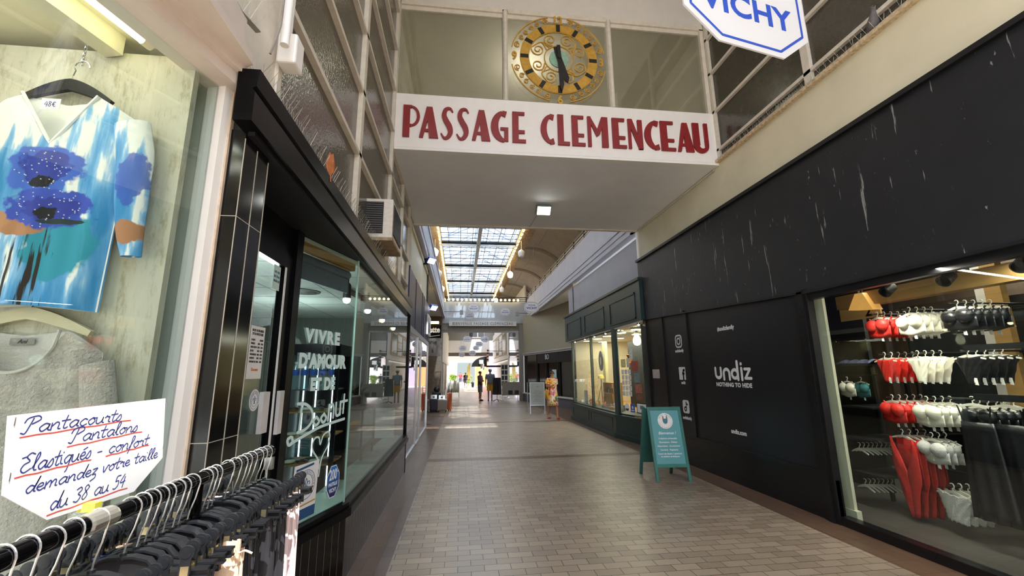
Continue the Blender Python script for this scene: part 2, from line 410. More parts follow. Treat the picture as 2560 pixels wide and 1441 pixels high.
# left: white wall over the boutique, following the slanting shop front
def slant(y, off=0.0):                          # x of the boutique glass at depth y
    return -1.03 - (1.78 - y) * .2411 + off
w = MB(); y0, y1 = -2.0, 2.15
w.add([(slant(y0, -.12), y0, 3.08), (slant(y1, -.12), y1, 3.08), (slant(y1, -.5), y1, 3.08), (slant(y0, -.5), y0, 3.08),
       (slant(y0, -.12), y0, 8.6), (slant(y1, -.12), y1, 8.6), (slant(y1, -.5), y1, 8.6), (slant(y0, -.5), y0, 8.6)],
      [(0, 3, 2, 1), (4, 5, 6, 7), (0, 1, 5, 4), (1, 2, 6, 5), (2, 3, 7, 6), (3, 0, 4, 7)])
struct('wall_left_near', w, mat('white_render', 'e2e0dc', .7, var=.04, scale=3))

# right wall above the lingerie shop
struct('wall_right_upper', MB().box(4.05, 4.3, -3, 8.97, 4.13, 4.88), M_cream)
lg = MB().box(3.99, 4.12, -3, 5.82, 4.86, 4.905).box(4.0, 4.06, 5.82, 9.3, 4.84, 4.87)
struct('trim_1', lg, mat('rusty_ledge', 'c9b594', .7, var=.35, scale=30))
# charcoal fascia with its rail
fp = [(9.06, 2.76), (9.06, 4.13), (-3, 4.13), (-3, 2.53), (2.5, 2.53), (4.3, 2.51)]
Mx = Matrix(((0, 0, 1, 0), (1, 0, 0, 0), (0, 1, 0, 0), (0, 0, 0, 1)))    # (y,z,t) -> (t,y,z)
def drips_material():
    m = mat('stained_charcoal', '1d1f24', .5, var=.15, scale=4); nt = m.node_tree; N = nt.nodes.new; L = nt.links.new; b = nt.nodes['Principled BSDF']
    tc = N('ShaderNodeTexCoord'); out = None
    for sc, th, wd in (((1, 9, .75), .655, .03), ((1, 16, 5), .69, .03)):
        mp = N('ShaderNodeMapping'); mp.inputs['Scale'].default_value = sc; L(tc.outputs['Object'], mp.inputs[0])
        nz = N('ShaderNodeTexNoise'); nz.inputs['Scale'].default_value = 1.6; nz.inputs['Detail'].default_value = 4; nz.inputs['Roughness'].default_value = .65; L(mp.outputs[0], nz.inputs['Vector'])
        mr = N('ShaderNodeMapRange'); mr.inputs['From Min'].default_value = th; mr.inputs['From Max'].default_value = th + wd; L(nz.outputs['Fac'], mr.inputs['Value'])
        if out is None: out = mr.outputs[0]
        else:
            q = N('ShaderNodeMath'); q.operation = 'MAXIMUM'; L(out, q.inputs[0]); L(mr.outputs[0], q.inputs[1]); out = q.outputs[0]
    mx = N('ShaderNodeMix'); mx.data_type = 'RGBA'; old = b.inputs['Base Color'].links[0].from_socket
    L(old, mx.inputs['A']); mx.inputs['B'].default_value = srgb('9d9d9b') + (1,)
    q = N('ShaderNodeMath'); q.operation = 'MULTIPLY'; q.inputs[1].default_value = .75; L(out, q.inputs[0]); L(q.outputs[0], mx.inputs['Factor']); L(mx.outputs['Result'], b.inputs['Base Color'])
    return m
M_drips = drips_material()
fa = MB().prism(fp, Mx, 4.03, 4.3)
fasc = struct('trim_2', fa, M_drips)
MB().box(3.985, 4.06, -3, 9.07, 4.085, 4.135).build('top_rail', M_blackmatt, fasc)
MB().bar((4.02, 9.06, 2.755), (4.02, 4.3, 2.505), .04, .025).bar((4.02, 4.3, 2.505), (4.02, -3, 2.525), .04, .025).build('bottom_lip', M_blackmatt, fasc)

# black wall of the lingerie shop, between its window and the green shop
M_lw = mat('worn_black_paint', '101013', .32, var=.4, scale=14, bump=.05)
wl = MB().box(4.06, 4.3, 4.6, 9.0, 0, 2.8)
wl.box(4.035, 4.08, 4.43, 9.0, 0, .44).box(4.02, 4.08, 4.5, 7.22, .44, .5)
wl.box(4.03, 4.08, 7.17, 7.27, .5, 2.7).box(4.035, 4.08, 8.1, 8.2, .05, 2.75).box(4.03, 4.08, 8.86, 9.0, 0, 2.75)
wl.box(4.015, 4.1, 4.43, 4.62, 0, 2.55).box(4.0, 4.06, 4.48, 4.56, 0, 2.55)
struct('wall_right_black', wl, M_lw)
lw = MB().box(4.03, 4.14, -3, 4.44, 0, .085).box(4.04, 4.12, -3, 4.44, 2.42, 2.6)
win = struct('window_8', lw, M_lw)
MB().box(4.082, 4.09, -3, 4.44, .08, 2.46).build('pane', M_glass, win)

# ------------------------------------------------------------------ footbridge with the clock window
br = MB().box(-1.05, 4.05, 5.84, 8.97, 4.83, 4.98)
bridge = struct('ceiling_footbridge', br, M_soffit)
struct('trim_3', MB().box(-1.06, 4.04, 8.93, 9.0, 4.8, 4.86), M_cream2)
brd = MB().box(-1.075, 4.06, 5.78, 5.86, 4.87, 5.74).box(-1.075, 4.06, 5.775, 5.86, 4.825, 4.865)
sign = brd.build('shop_arcade_sign', M_sign)
tag(sign, 'long white sign board with raised dark red arcade name letters below the clock', 'sign')
wf = MB().box(-1.1, 4.06, 5.8, 5.9, 7.34, 7.42).box(-1.09, -1.0, 5.8, 5.9, 5.74, 7.4).box(3.98, 4.06, 5.8, 5.9, 5.74, 7.36)
wf.box(.6, .68, 5.8, 5.9, 5.74, 7.4).box(2.325, 2.405, 5.8, 5.9, 5.74, 7.36).box(-1.05, 4.05, 5.83, 5.88, 7.27, 7.36)
wf.lathe([(.035, 5.74), (.035, 7.36)], (.64, 5.795, 0), 12).lathe([(.035, 5.74), (.035, 7.36)], (2.365, 5.795, 0), 12)
cw = struct('window_9', wf, M_cream2)
for a, b_ in ((-1.0, .6), (.68, 2.325), (2.405, 3.98)): MB().box(a, b_, 5.856, 5.862, 5.74, 7.3).build('pane', M_glassbig, cw)
struct('wall_bridge_front', MB().box(-1.1, 4.1, 5.81, 5.95, 7.4, 8.7), M_white)
M_room = mat('bridge_room_paint', 'dcd6c6', .8, var=.05, scale=2)
bw = MB().box(-1.05, 4.05, 8.9, 8.97, 4.98, 7.7).box(-1.05, 4.05, 5.9, 8.9, 7.42, 7.6).box(-1.35, -1.05, 5.9, 8.97, 4.86, 7.7).box(4.05, 4.4, 5.9, 8.97, 4.9, 7.7)
bw.box(3.2, 4.05, 7.6, 8.9, 4.98, 7.42)
struct('wall_bridge_room', bw, M_room)
point('bridge_room_light', (1.2, 7.0, 7.0), 16, (1, .97, .9), .3)  # unseen fill light added inside the bridge room

# ------------------------------------------------------------------ middle hall (under the skylight)
Y0, Y1 = 8.97, 34.0
# right side
struct('wall_right_grey', MB().box(4.12, 4.4, 9.0, 15.75, 3.62, 4.72), mat('grey_violet_paint', 'a8a6aa', .65, var=.04, scale=2))
struct('trim_4', MB().box(4.02, 4.1, 8.93, 9.02, 4.1, 4.8), M_sign)
par = MB().box(3.98, 4.12, 9.0, 25.2, 4.98, 5.95).box(4.0, 4.2, 9.0, 25.4, 4.84, 4.98).box(3.96, 4.02, 9.0, 25.2, 5.12, 5.16)
struct('wall_right_parapet', par, M_lav)
struct('ceiling_gallery_right', MB().box(4.1, 9.5, 9.0, 25.4, 4.9, 5.02), M_soffit)
struct('ceiling_gallery_left', MB().box(-4.0, -1.0, 9.0, 25.2, 4.9, 5.02), M_soffit)
parl = MB().box(-1.14, -1.0, 9.0, 25.2, 4.98, 5.95).box(-1.12, -.96, 9.0, 25.2, 4.86, 5.0).box(-1.02, -.97, 9.0, 25.2, 5.12, 5.18).box(-1.02, -.97, 9.0, 25.2, 5.85, 5.95)
struct('wall_left_parapet', parl, M_lav)
# left lower: cream band over the navy fascia
lb = MB().box(-1.4, -1.1, 8.02, 14.0, 3.6, 4.92).box(-1.12, -.99, 8.02, 8.16, 3.66, 4.6).box(-1.12, -1.06, 8.02, 16, 4.72, 4.8)
struct('wall_left_cream', lb, M_cream)
nf = MB().box(-1.3, -.99, 8.16, 13.45, 2.56, 3.66)
for yy in (9.3, 10.9, 11.4): nf.box(-.992, -.98, yy, yy + .02, 2.56, 3.66)
nfo = struct('trim_5', nf, M_navy)
MB().box(-1.12, -.975, 8.02, 8.16, 2.4, 3.66).build('end_panel', M_navy2, nfo)
# skylight and vault
ZS = 7.6; XL, XM, XR = -.95, .76, 2.52
fr = MB().box(XM - .08, XM + .08, Y0, Y1, ZS - .14, ZS + .04)
ribs_y = (10.7, 14.9, 19.1, 23.4, 27.6, 31.9)
for yb in ribs_y: fr.box(XL, XR, yb, yb + .34, ZS - .05, ZS + .12).box(XL - .1, XR + .1, yb, yb + .05, ZS - .16, ZS + .1)
sk = struct('window_10', fr, mat('skylight_steel', 'c4c4c0', .5, var=.05))
bars = MB()
for i in range(1, 4):
    for a, b_ in ((XL, XM), (XM, XR)): bars.box(a + (b_ - a) * (i - .35) / 3.2 - .012, a + (b_ - a) * (i - .35) / 3.2 + .012, Y0, Y1, ZS - .03, ZS + .02)
yy = Y0 + .3
while yy < Y1:
    bars.box(XL, XR, yy, yy + .018, ZS - .01, ZS + .015); yy += .7
bars.build('glazing_bars', M_darksteel, sk)
MB().box(XL, XR, Y0, Y1, ZS, ZS + .008).build('pane', M_sky, sk)
# pitched outer roof trusses seen through the glass
tr = MB()
yy = 9.6
while yy < 34:
    tr.bar((XL - 1.2, yy, 8.3), (XM, yy, 9.6), .04, .05).bar((XR + 1.2, yy, 8.3), (XM, yy, 9.6), .04, .05).bar((XL - 1.2, yy, 8.3), (XR + 1.2, yy, 8.3), .03, .035)
    tr.bar((XM, yy, 8.3), (XM, yy, 9.6), .05, .05).bar(((XL + XM) / 2 - .6, yy, 8.3), (XM, yy, 9.2), .04, .04).bar(((XR + XM) / 2 + .6, yy, 8.3), (XM, yy, 9.2), .04, .04); yy += 2.1
for q in range(7):
    f_ = q / 6; x_ = XL - 1.2 + (XM - XL + 1.2) * f_; z_ = 8.32 + 1.3 * f_
    tr.box(x_, x_ + .03, 9, 34, z_, z_ + .04); x2 = XR + 1.2 - (XR + 1.2 - XM) * f_; tr.box(x2, x2 + .03, 9, 34, z_, z_ + .04)
struct('roof_trusses', tr, mat('truss_grey', '8d949c', .5))
def translucent_glass():
    m = bpy.data.materials.new('translucent_roof_glass'); m.use_nodes = True; nt = m.node_tree; nt.nodes.clear(); N = nt.nodes.new; L = nt.links.new
    out = N('ShaderNodeOutputMaterial'); t1 = N('ShaderNodeBsdfTranslucent'); t2 = N('ShaderNodeBsdfTransparent'); mx = N('ShaderNodeMixShader')
    t1.inputs['Color'].default_value = (.72, .78, .84, 1); t2.inputs['Color'].default_value = (.92, .95, 1, 1)
    tc = N('ShaderNodeTexCoord'); nz = N('ShaderNodeTexNoise'); nz.inputs['Scale'].default_value = .8; nz.inputs['Detail'].default_value = 5; L(tc.outputs['Object'], nz.inputs['Vector'])
    mr = N('ShaderNodeMapRange'); mr.inputs['From Min'].default_value = .44; mr.inputs['From Max'].default_value = .54; mr.inputs['To Min'].default_value = .8; mr.inputs['To Max'].default_value = .03; L(nz.outputs['Fac'], mr.inputs['Value'])
    L(mr.outputs[0], mx.inputs[0]); L(t1.outputs[0], mx.inputs[1]); L(t2.outputs[0], mx.inputs[2]); L(mx.outputs[0], out.inputs['Surface']); return m
rg_ = MB()
rg_.add([(XL - 1.2, 8.9, 8.45), (XM, 8.9, 9.75), (XM, 34, 9.75), (XL - 1.2, 34, 8.45)], [(0, 1, 2, 3)]).add([(XM, 8.9, 9.75), (XR + 1.2, 8.9, 8.45), (XR + 1.2, 34, 8.45), (XM, 34, 9.75)], [(0, 1, 2, 3)])
struct('roof_glazing', rg_, translucent_glass(), solid=.01)
def vault(xe, xs, name):
    """Coved plaster strip from the skylight edge xe out to the wall line xs."""
    sg = 1 if xs > xe else -1
    prof = [(xe, ZS + .25), (xe, ZS - .02), (xe + sg * .5, ZS - .06)]
    a0x, a0z, rx, rz = xe + sg * .5, ZS - .06, abs(xs - xe) - .5, 1.75
    for i in range(1, 13):
        th = PI / 2 * i / 12; prof.append((a0x + sg * rx * math.sin(th), a0z - rz * (1 - math.cos(th))))
    prof.append((xs, 4.98))
    m = MB().grid([[(x, y, z) for x, z in prof] for y in (Y0, Y1)])
    struct(name, m, M_plaster, smooth=True, solid=.05)
    rb = MB()
    for yb in ribs_y:
        P = prof[2:-1]
        for i in range(len(P) - 1): rb.bar((P[i][0], yb + .16, P[i][1] - .02), (P[i + 1][0], yb + .16, P[i + 1][1] - .02), .34, .1, up=(sg * .3, 0, 1))
    struct('trim_vault_ribs_' + ('right' if sg > 0 else 'left'), rb, M_rib)
    # moulded panel lines between ribs
    pn = MB(); P = prof[2:-1]
    for yb in ribs_y[:-1]:
        for i in (1, 2):
            pass
        a, b_ = yb + .75, yb + 3.8
        A, Bq = P[2], P[8]
        pn.bar((A[0], a, A[1] - .01), (A[0], b_, A[1] - .01), .05, .03).bar((Bq[0], a, Bq[1] - .01), (Bq[0], b_, Bq[1] - .01), .05, .03)
        for yy in (a, b_):
            for i in range(2, 8): pn.bar((P[i][0], yy, P[i][1] - .01), (P[i + 1][0], yy, P[i + 1][1] - .01), .05, .03)
    struct('trim_vault_moulding_' + ('right' if sg > 0 else 'left'), pn, M_rib)
vault(XR, 5.1, 'ceiling_vault_right'); vault(XL, -3.4, 'ceiling_vault_left')
# back of the bridge, closing the hall above
struct('wall_bridge_back', MB().box(-3.6, 5.3, 8.9, 8.97, 7.6, 8.7).box(-3.6, -1.05, 8.9, 8.97, 4.9, 7.7).box(4.4, 5.3, 8.9, 8.97, 4.9, 7.7), M_plaster)

# second footbridge with the welcome board
HY = 25.2
struct('wall_second_bridge', MB().box(-1.3, 4.05, HY, HY + 1.6, 4.52, 5.82).box(-1.3, 4.05, HY + .1, HY + 1.6, 4.12, 4.55), mat('header_paint', 'b2b8be', .6, var=.04, scale=2))
struct('trim_6', MB().box(-1.3, 3.95, HY + .05, HY + .1, 4.1, 4.5).box(-1.3, -1.1, HY, HY + 1.5, 0, 4.5).box(3.5, 3.72, HY, HY + .5, 0, 4.5), mat('grey_lintel', '8f8b82', .6, var=.05))
# beyond it
struct('wall_end_upper', MB().box(-3.5, 5.2, 34.0, 34.3, 5.6, 7.9), mat('end_wall_grey', '9b9893', .7, var=.06))
# unseen near-court roof added to darken pane reflections; street front across from the entrance
struct('ceiling_court', MB().box(-2.2, 4.6, -2.15, 5.95, 8.6, 8.8), mat('court_roof', 'd5d0c6', .7, var=.05))  # front edge of the added roof set by how far the sun reaches in
struct('wall_street_opposite', MB().box(-22, 26, -16, -15, 0, 9), mat('opposite_front', 'c2b6a4', .8, var=.1, scale=.6))
struct('ground_street', MB().box(-22, 26, -15, -6, -.2, 0), M_pave)
# ------------------------------------------------------------------ bakery shop front (left)
# wall, pilaster, fascia
pl_ = MB().box(-1.0, -.93, 1.78, 2.0, 0, 2.66).box(-1.6, -1.0, 1.79, 2.0, 0, 2.7)
pil = struct('trim_8', pl_, M_blacktile)
gr = MB()
for y in (1.889, 1.998): gr.box(-.9302, -.9285, y - .003, y + .003, 0, 2.62)
for z in (.45, 1.375, 2.268 - .27, 2.268): pass
for z in (.48, 1.374, 2.268): gr.box(-.9301, -.9292, 1.78, 2.0, z - .0015, z + .0015).box(-1.0, -.93, 1.7792, 1.781, z - .0015, z + .0015)
gr.box(-.932, -.9292, 1.779, 1.7825, 0, 2.62)
gr.build('grout_lines', M_grout, pil)
def fx(y): return -.875       # face of the fascia
fs = MB()
prof = [(.0, 2.66), (.0, 2.795), (-.010, 2.802), (-.010, 2.812), (.004, 2.82), (.012, 2.90), (-.075, 2.90), (-.075, 2.66)]
rows = []
for y in (1.70, 7.66): rows.append([(fx(y) + a, y, z - .04 * (y - 1.7) / 6) for a, z in prof])
n = len(prof); vs = rows[0] + rows[1]
fs.add(vs, [tuple(range(n)), tuple(reversed(range(n, 2 * n)))] + [(i, n + i, n + (i + 1) % n, (i + 1) % n) for i in range(n)])
struct('trim_9', fs, M_black)
sf = MB().box(-4.3, -.90, 1.79, 7.76, 2.64, 2.75)
struct('ceiling_bakery_soffit', sf, M_blackmatt)
struct('trim_10', MB().box(-1.09, -1.02, 1.62, 2.16, 2.84, 8.6), M_cream2)

# plan points of the bay window
GP = [Vector((-1.17, 3.10)), Vector((-.93, 3.86)), Vector((-.93, 7.70))]
du = (GP[1] - GP[0]).normalized(); dn = Vector((du.y, -du.x))
GZ0, GZ1 = .60, 2.63
def diag(u, z, off=0.0):
    p = GP[0] + du * u + dn * off; return (p.x, p.y, z)
FD = frame(diag(0, 0, 0), (du.x, du.y, 0))           # X along the diagonal pane, Y up, Z out
LD = (GP[1] - GP[0]).length
M_lwood = mat('pale_wood', 'b58a4c', .5, var=.15, scale=8, stretch=(1, 1, 8))
def wallbox(mb, off0, off1, z0, z1, mitre=True):
    """Band following the bay in plan between two offsets."""
    P = []
    for off in (off0, off1):
        a = GP[0] + dn * off
        t = (off * (1 - dn.x)) / du.x                       # where the offset diagonal meets x = -.93 + off
        s = ((-.93 + off) - a.x) / du.x; c = a + du * s
        P.append([a, c, Vector((-.93 + off, 7.72))])
    b = []
    for z in (z0, z1):
        for row in P: b += [(q.x, q.y, z) for q in row]
    f = []
    for i in (0, 1):
        f += [(i, i + 1, 4 + i, 3 + i), (6 + i, 9 + i, 10 + i, 7 + i), (i, 6 + i, 7 + i, i + 1), (3 + i, 4 + i, 10 + i, 9 + i)]
    f += [(0, 3, 9, 6), (2, 8, 11, 5)]
    mb.add(b, f)
sill = MB(); wallbox(sill, -.12, .025, 0, .5); 
rz = struct('trim_11', sill, M_blacktile)
gl = MB()
c0 = GP[0] + dn * .0255; L0 = ((-.9045) - c0.x) / du.x
for k in range(1, 9):
    p = c0 + du * (L0 * k / 9); gl.add([(p.x + dn.x * .001 - du.x * .0025, p.y + dn.y * .001 - du.y * .0025, .02), (p.x + dn.x * .001 + du.x * .0025, p.y + dn.y * .001 + du.y * .0025, .02), (p.x + dn.x * .001 + du.x * .0025, p.y + dn.y * .001 + du.y * .0025, .49), (p.x + dn.x * .001 - du.x * .0025, p.y + dn.y * .001 - du.y * .0025, .49)], [(0, 1, 2, 3)])
for k in range(36):
    y = 4.0 + k * .104; gl.box(-.905, -.904, y, y + .003, .02, .49)
gl.build('grout_lines', mat('dull_grout', '6b655c', .8), rz)
sl = MB(); wallbox(sl, -.10, .065, .50, .56); wallbox(sl, -.08, .045, .56, .60)
w1 = struct('window_11', sl, M_black)
ins = MB(); wallbox(ins, -.3, -.015, .55, .605); ins.build('inner_sill', mat('mint_sill', 'a9c4ba', .4), w1)
MB().prism([(0, GZ0), (LD, GZ0), (LD, GZ1), (0, GZ1)], FD, -.004, .004).build('diagonal_pane', M_glassgreen, w1)
MB().box(-.934, -.926, 3.86, 7.70, GZ0, GZ1 + .02).build('long_pane', M_glassgreen, w1)
MB().box(-.95, -.90, 7.68, 7.76, .0, 2.66).build('end_frame', M_black, w1)
MB().bar((GP[1].x, GP[1].y, GZ0), (GP[1].x, GP[1].y, GZ1), .014, .014, up=(1, 0, 0)).build('corner_joint', mat('glass_edge_green', '9fc0b5', .2), w1)
MB().prism([(.0, 2.535), (LD, 2.535), (LD, 2.61), (0, 2.61)], FD, -.09, -.03).build('head_rail', M_lwood, w1)
bl = MB().prism([(.03, 2.33), (LD - .03, 2.33), (LD - .03, 2.53), (.03, 2.53)], FD, -.085, -.075)
bl.tube([FD @ Vector((.03, 2.49, -.08)), FD @ Vector((LD - .03, 2.49, -.08))], .035, 10)
bl.build('roller_blind', mat('grey_blind', '6f7680', .8), w1)
# jamb post between door and bay
struct('trim_12', MB().box(-1.27, -1.155, 3.04, 3.15, 0, 2.66).box(-1.3, -1.19, 2.0, 3.06, 2.42, 2.66), M_black)
# shop door
dr = MB().box(-1.225, -1.175, 2.02, 2.10, 0.02, 2.42).box(-1.225, -1.175, 2.93, 3.04, 0.02, 2.42).box(-1.225, -1.175, 2.1, 2.93, 2.33, 2.42).box(-1.225, -1.175, 2.1, 2.93, 0.02, .18)
door = struct('door_1', dr, M_black)
MB().box(-1.203, -1.197, 2.1, 2.93, .18, 2.33).build('pane', M_glass, door)
MB().box(-1.176, -1.17, 2.915, 2.935, .18, 2.33).build('pane_edge', M_whiteink, door)
MB().box(-1.172, -1.15, 2.965, 3.03, 1.25, 1.52).build('handle', mat('white_door_pull', 'd5d5d6', .35), door)
MB().box(-1.19, -1.165, 2.765, 2.85, 1.28, 1.52).build('handle', mat('white_door_pull', 'd5d5d6', .35), door)
# posters and stickers on the door
D = face_right(-1.194, 2.58, 1.6)
hb = MB().prism([(0, 0), (.18, .0), (.18, .305), (0, .305)], D, 0, .001)
o = hb.build('opening_hours_poster', M_whiteink); tag(o, 'white opening hours poster taped inside the bakery door glass', 'poster')
M_dk = mat('print_dark', '3a3c40', .6)
text('NOS HORAIRES\nD\'OUVERTURE', .021, M_dk, D @ Matrix.Translation((.09, .272, .002)), o, align='CENTER', sx=1.0)
text('LUNDI\nMARDI\nMERCREDI\nJEUDI\nVENDREDI\nSAMEDI\nDIMANCHE', .0155, M_dk, D @ Matrix.Translation((.015, .218, .002)), o, line=1.35)
text('FERMÉ\n10H - 19H\n10H - 19H\n10H - 19H\n10H - 19H\n10H - 19H\n10H - 18H', .0155, M_dk, D @ Matrix.Translation((.165, .218, .002)), o, align='RIGHT', line=1.35)
text('Doonut', .026, mat('print_orange', 'c07a3a', .6), D @ Matrix.Translation((.09, .045, .002)), o, align='CENTER')
def lily(D, r, par, m, name='emblem'):
    """Round fleur-de-lis badge print."""
    e = MB()
    e.strip(arc(0, 0, r * .93, 0, 360, 40), r * .035, D, 0, .0006).strip(arc(0, 0, r * .66, 0, 360, 36), r * .03, D, 0, .0006)
    for pts in ([(0, .42), (-.1, .15), (0, -.1), (.1, .15), (0, .42)], [(-.05, -.05), (-.18, .15), (-.34, .16), (-.36, 0), (-.28, -.04)], [(.05, -.05), (.18, .15), (.34, .16), (.36, 0), (.28, -.04)], [(-.17, -.12), (.17, -.12)], [(0, -.12), (-.1, -.36)], [(0, -.12), (0, -.4)], [(0, -.12), (.1, -.36)]):
        e.strip([tuple(q) for q in spline([(x * r, y * r) for x, y in pts], 5)], r * .05, D, 0, .0006)
    o = e.build(name, m, par)
    def ringtext(s, rr, a0, a1):
        for i, ch in enumerate(s):
            a = R(a0 + (a1 - a0) * i / max(1, len(s) - 1)); T = D @ Matrix.Translation((rr * math.cos(a), rr * math.sin(a), .0008)) @ Matrix.Rotation(a - PI / 2, 4, 'Z')
            if ch != ' ': text(ch, r * .2, m, T, par, align='CENTER', ext=.0002)
    ringtext('ARTISAN BOULANGER', r * .72, 200, -20)
    return o
M_blueink = mat('print_blue', '27507e', .5)
D = face_right(-1.193, 2.71, 1.478)
o = MB().prism(arc(0, 0, .062, 0, 360, 32)[:-1], D, 0, .001).build('round_sticker', M_whiteink)
tag(o, 'round white sticker with blue lily badge below the hours poster', 'sticker')
lily(D @ Matrix.Translation((0, 0, .0012)), .055, o, M_blueink)
D = face_right(-1.193, 2.79, 2.16)
o = MB().prism([(0, 0), (.1, 0), (.1, .16), (0, .16)], D, 0, .001).build('opening_sign', M_mint); tag(o, 'small pale mint notice hung at the top of the bakery door', 'notice')
text('on est\nau bon\nendroit', .03, M_blueink, D @ Matrix.Translation((.05, .11, .0015)), o, align='CENTER')

# lettering painted on the diagonal pane
lt = thing('painted_window_lettering', 'pale mint hand-painted lettering and heart on the bakery window', 'lettering', diag(0.35, 1.5, .006))
FT = FD @ Matrix.Translation((0, 0, .0042))
def dpos(x, y): return FT @ Matrix.Translation((x, y, 0))
def uz(u, v):                                            # pixel-free: u along the pane, v height
    return (u, v)
chunk = dict(m=M_mint, parent=lt, ext=.0004, name='word')
text('VIVRE', .135, M_mint, dpos(.155, 1.86), lt, 'word', .0002, .008, spacing=1.28, sx=1.0, sy=.98)
text("D'AMOUR", .135, M_mint, dpos(.10, 1.675), lt, 'word', .0002, .009, spacing=1.05, sx=.92)
text('ET DE', .12, M_mint, dpos(.25, 1.51), lt, 'word', .0002, .008, spacing=1.08, sx=.90)
pen = MB()
for st in ([(.13, 1.42), (.22, 1.41), (.29, 1.36), (.30, 1.29), (.24, 1.24), (.15, 1.225)], [(.175, 1.43), (.165, 1.23)],
           [(.35, 1.31), (.315, 1.285), (.345, 1.25), (.385, 1.275), (.35, 1.31)], [(.44, 1.325), (.405, 1.295), (.435, 1.262), (.47, 1.29), (.44, 1.325)],
           [(.495, 1.27), (.50, 1.385)], [(.50, 1.36), (.535, 1.39), (.56, 1.36), (.56, 1.285)], [(.59, 1.395), (.595, 1.31), (.625, 1.295), (.648, 1.32), (.65, 1.40)], [(.65, 1.40), (.652, 1.30)], [(.70, 1.455), (.695, 1.31)], [(.665, 1.40), (.745, 1.405)],
           [(.085, 1.205), (.055, 1.19), (.07, 1.155), (.105, 1.165), (.10, 1.20)], [(.09, 1.16), (.25, 1.20), (.42, 1.235), (.72, 1.26)]):
    pen.pen([tuple(q) for q in spline(st, 6)], .021, FT, 0, .0005)
pen.build('word', M_mint, lt)
hp = MB(); hs = spline([(.43, .93), (.405, 1.0), (.34, 1.07), (.325, 1.12), (.355, 1.16), (.40, 1.155), (.42, 1.105), (.45, 1.165), (.51, 1.185), (.535, 1.15), (.515, 1.08), (.45, 1.0), (.428, .88)], 6)
hp.pen([tuple(q) for q in hs], .014, FT, 0, .0005); hp.build('heart_outline', M_mint, lt)
# poster and octagonal sticker low on the pane
o = MB().prism([(.13, .63), (.40, .63), (.42, 1.0), (.15, 1.0)], FD, .006, .007).build('baker_poster', M_whiteink)
tag(o, 'white poster with blue lily badge low on the bakery window', 'poster')
MB().prism([(.131, .632), (.40, .632), (.404, .70), (.135, .70)], FD, .0072, .0078).build('footer_band', M_blueink, o)
lily(FD @ Matrix.Translation((.285, .855, .0078)), .105, o, M_blueink)
MB().prism([(.17, .96), (.36, .975), (.36, .99), (.17, .975)], FD, .0072, .0078).build('header_ribbon', M_blueink, o)
MB().prism([(.16, .715), (.40, .725), (.40, .735), (.16, .725)], FD, .0072, .0078).build('footer_line', mat('print_ochre', 'b98d3c', .6), o)
OCT = lambda w, h, cx, cy, c=.30, d=.30: [(cx - w / 2 + w * c, cy - h / 2), (cx + w / 2 - w * c, cy - h / 2), (cx + w / 2, cy - h / 2 + h * d), (cx + w / 2, cy + h / 2 - h * d), (cx + w / 2 - w * c, cy + h / 2), (cx - w / 2 + w * c, cy + h / 2), (cx - w / 2, cy + h / 2 - h * d), (cx - w / 2, cy - h / 2 + h * d)]
def blue_fade():
    m = mat('sticker_blue_gradient', '1f4f9e', .4); nt = m.node_tree; N = nt.nodes.new; L = nt.links.new
    tc = N('ShaderNodeTexCoord'); s = N('ShaderNodeSeparateXYZ'); L(tc.outputs['Generated'], s.inputs[0]); rp = N('ShaderNodeValToRGB'); L(s.outputs[2], rp.inputs[0])
    rp.color_ramp.elements[0].color = srgb('241a63') + (1,); rp.color_ramp.elements[1].color = srgb('2b7fd0') + (1,)
    L(rp.outputs[0], nt.nodes['Principled BSDF'].inputs['Base Color']); return m
o = MB().prism(OCT(.165, .235, .615, .80), FD, .006, .007).build('octagonal_sticker', M_whiteink)
tag(o, 'blue octagonal anniversary sticker beside the baker poster', 'sticker')
MB().prism(OCT(.152, .222, .615, .80), FD, .0072, .0078).build('blue_field', blue_fade(), o)
text('200', .085, M_whiteink, FD @ Matrix.Translation((.61, .815, .0085)), o, 'lettering', .0003, .002, 'CENTER', sx=.78, sy=1.25)
text('ans', .022, M_whiteink, FD @ Matrix.Translation((.672, .86, .0085)), o, 'lettering', .0003, .0, 'CENTER')
text('PASTILLE', .036, M_whiteink, FD @ Matrix.Translation((.615, .768, .0085)), o, 'lettering', .0003, .001, 'CENTER', sx=.8)
text('VICHY', .04, M_whiteink, FD @ Matrix.Translation((.615, .722, .0085)), o, 'lettering', .0003, .001, 'CENTER', sx=.8)

# ------------------------------------------------------------------ bakery interior
struct('wall_bakery', MB().box(-4.4, -4.3, 1.8, 7.9, 0, 2.7).box(-4.4, -.98, 7.76, 7.86, 0, 2.7).box(-4.4, -1.3, 1.9, 2.0, 0, 2.7), mat('bakery_grey_boards', '6c706c', .6, var=.12, scale=4, stretch=(6, 6, .3)))
bc = MB().prism([(-4.3, 2.0), (-1.23, 2.0), (-1.23, 3.1), (-1.18, 3.13), (-.95, 3.87), (-.95, 7.76), (-4.3, 7.76)], Matrix.Identity(4), 2.60, 2.63)
bco = struct('ceiling_bakery', bc, mat('bakery_ceiling_white', 'dfe6e0', .7, var=.03))
tj = MB()
for k in range(9): tj.box(-4.3, -1.24 if k < 3 else -.96, 2.6 + k * .6, 2.612 + k * .6, 2.597, 2.601)
for k in range(5): tj.box(-1.6 - k * .6, -1.588 - k * .6, 2.0, 7.76, 2.597, 2.601)
tj.build('ceiling_joints', mat('joint_grey', 'aab3ad', .8), bco)
struct('floor_bakery', MB().box(-4.3, -.95, 2.0, 7.76, 0, .02), mat('bakery_floor', '5a5652', .5))
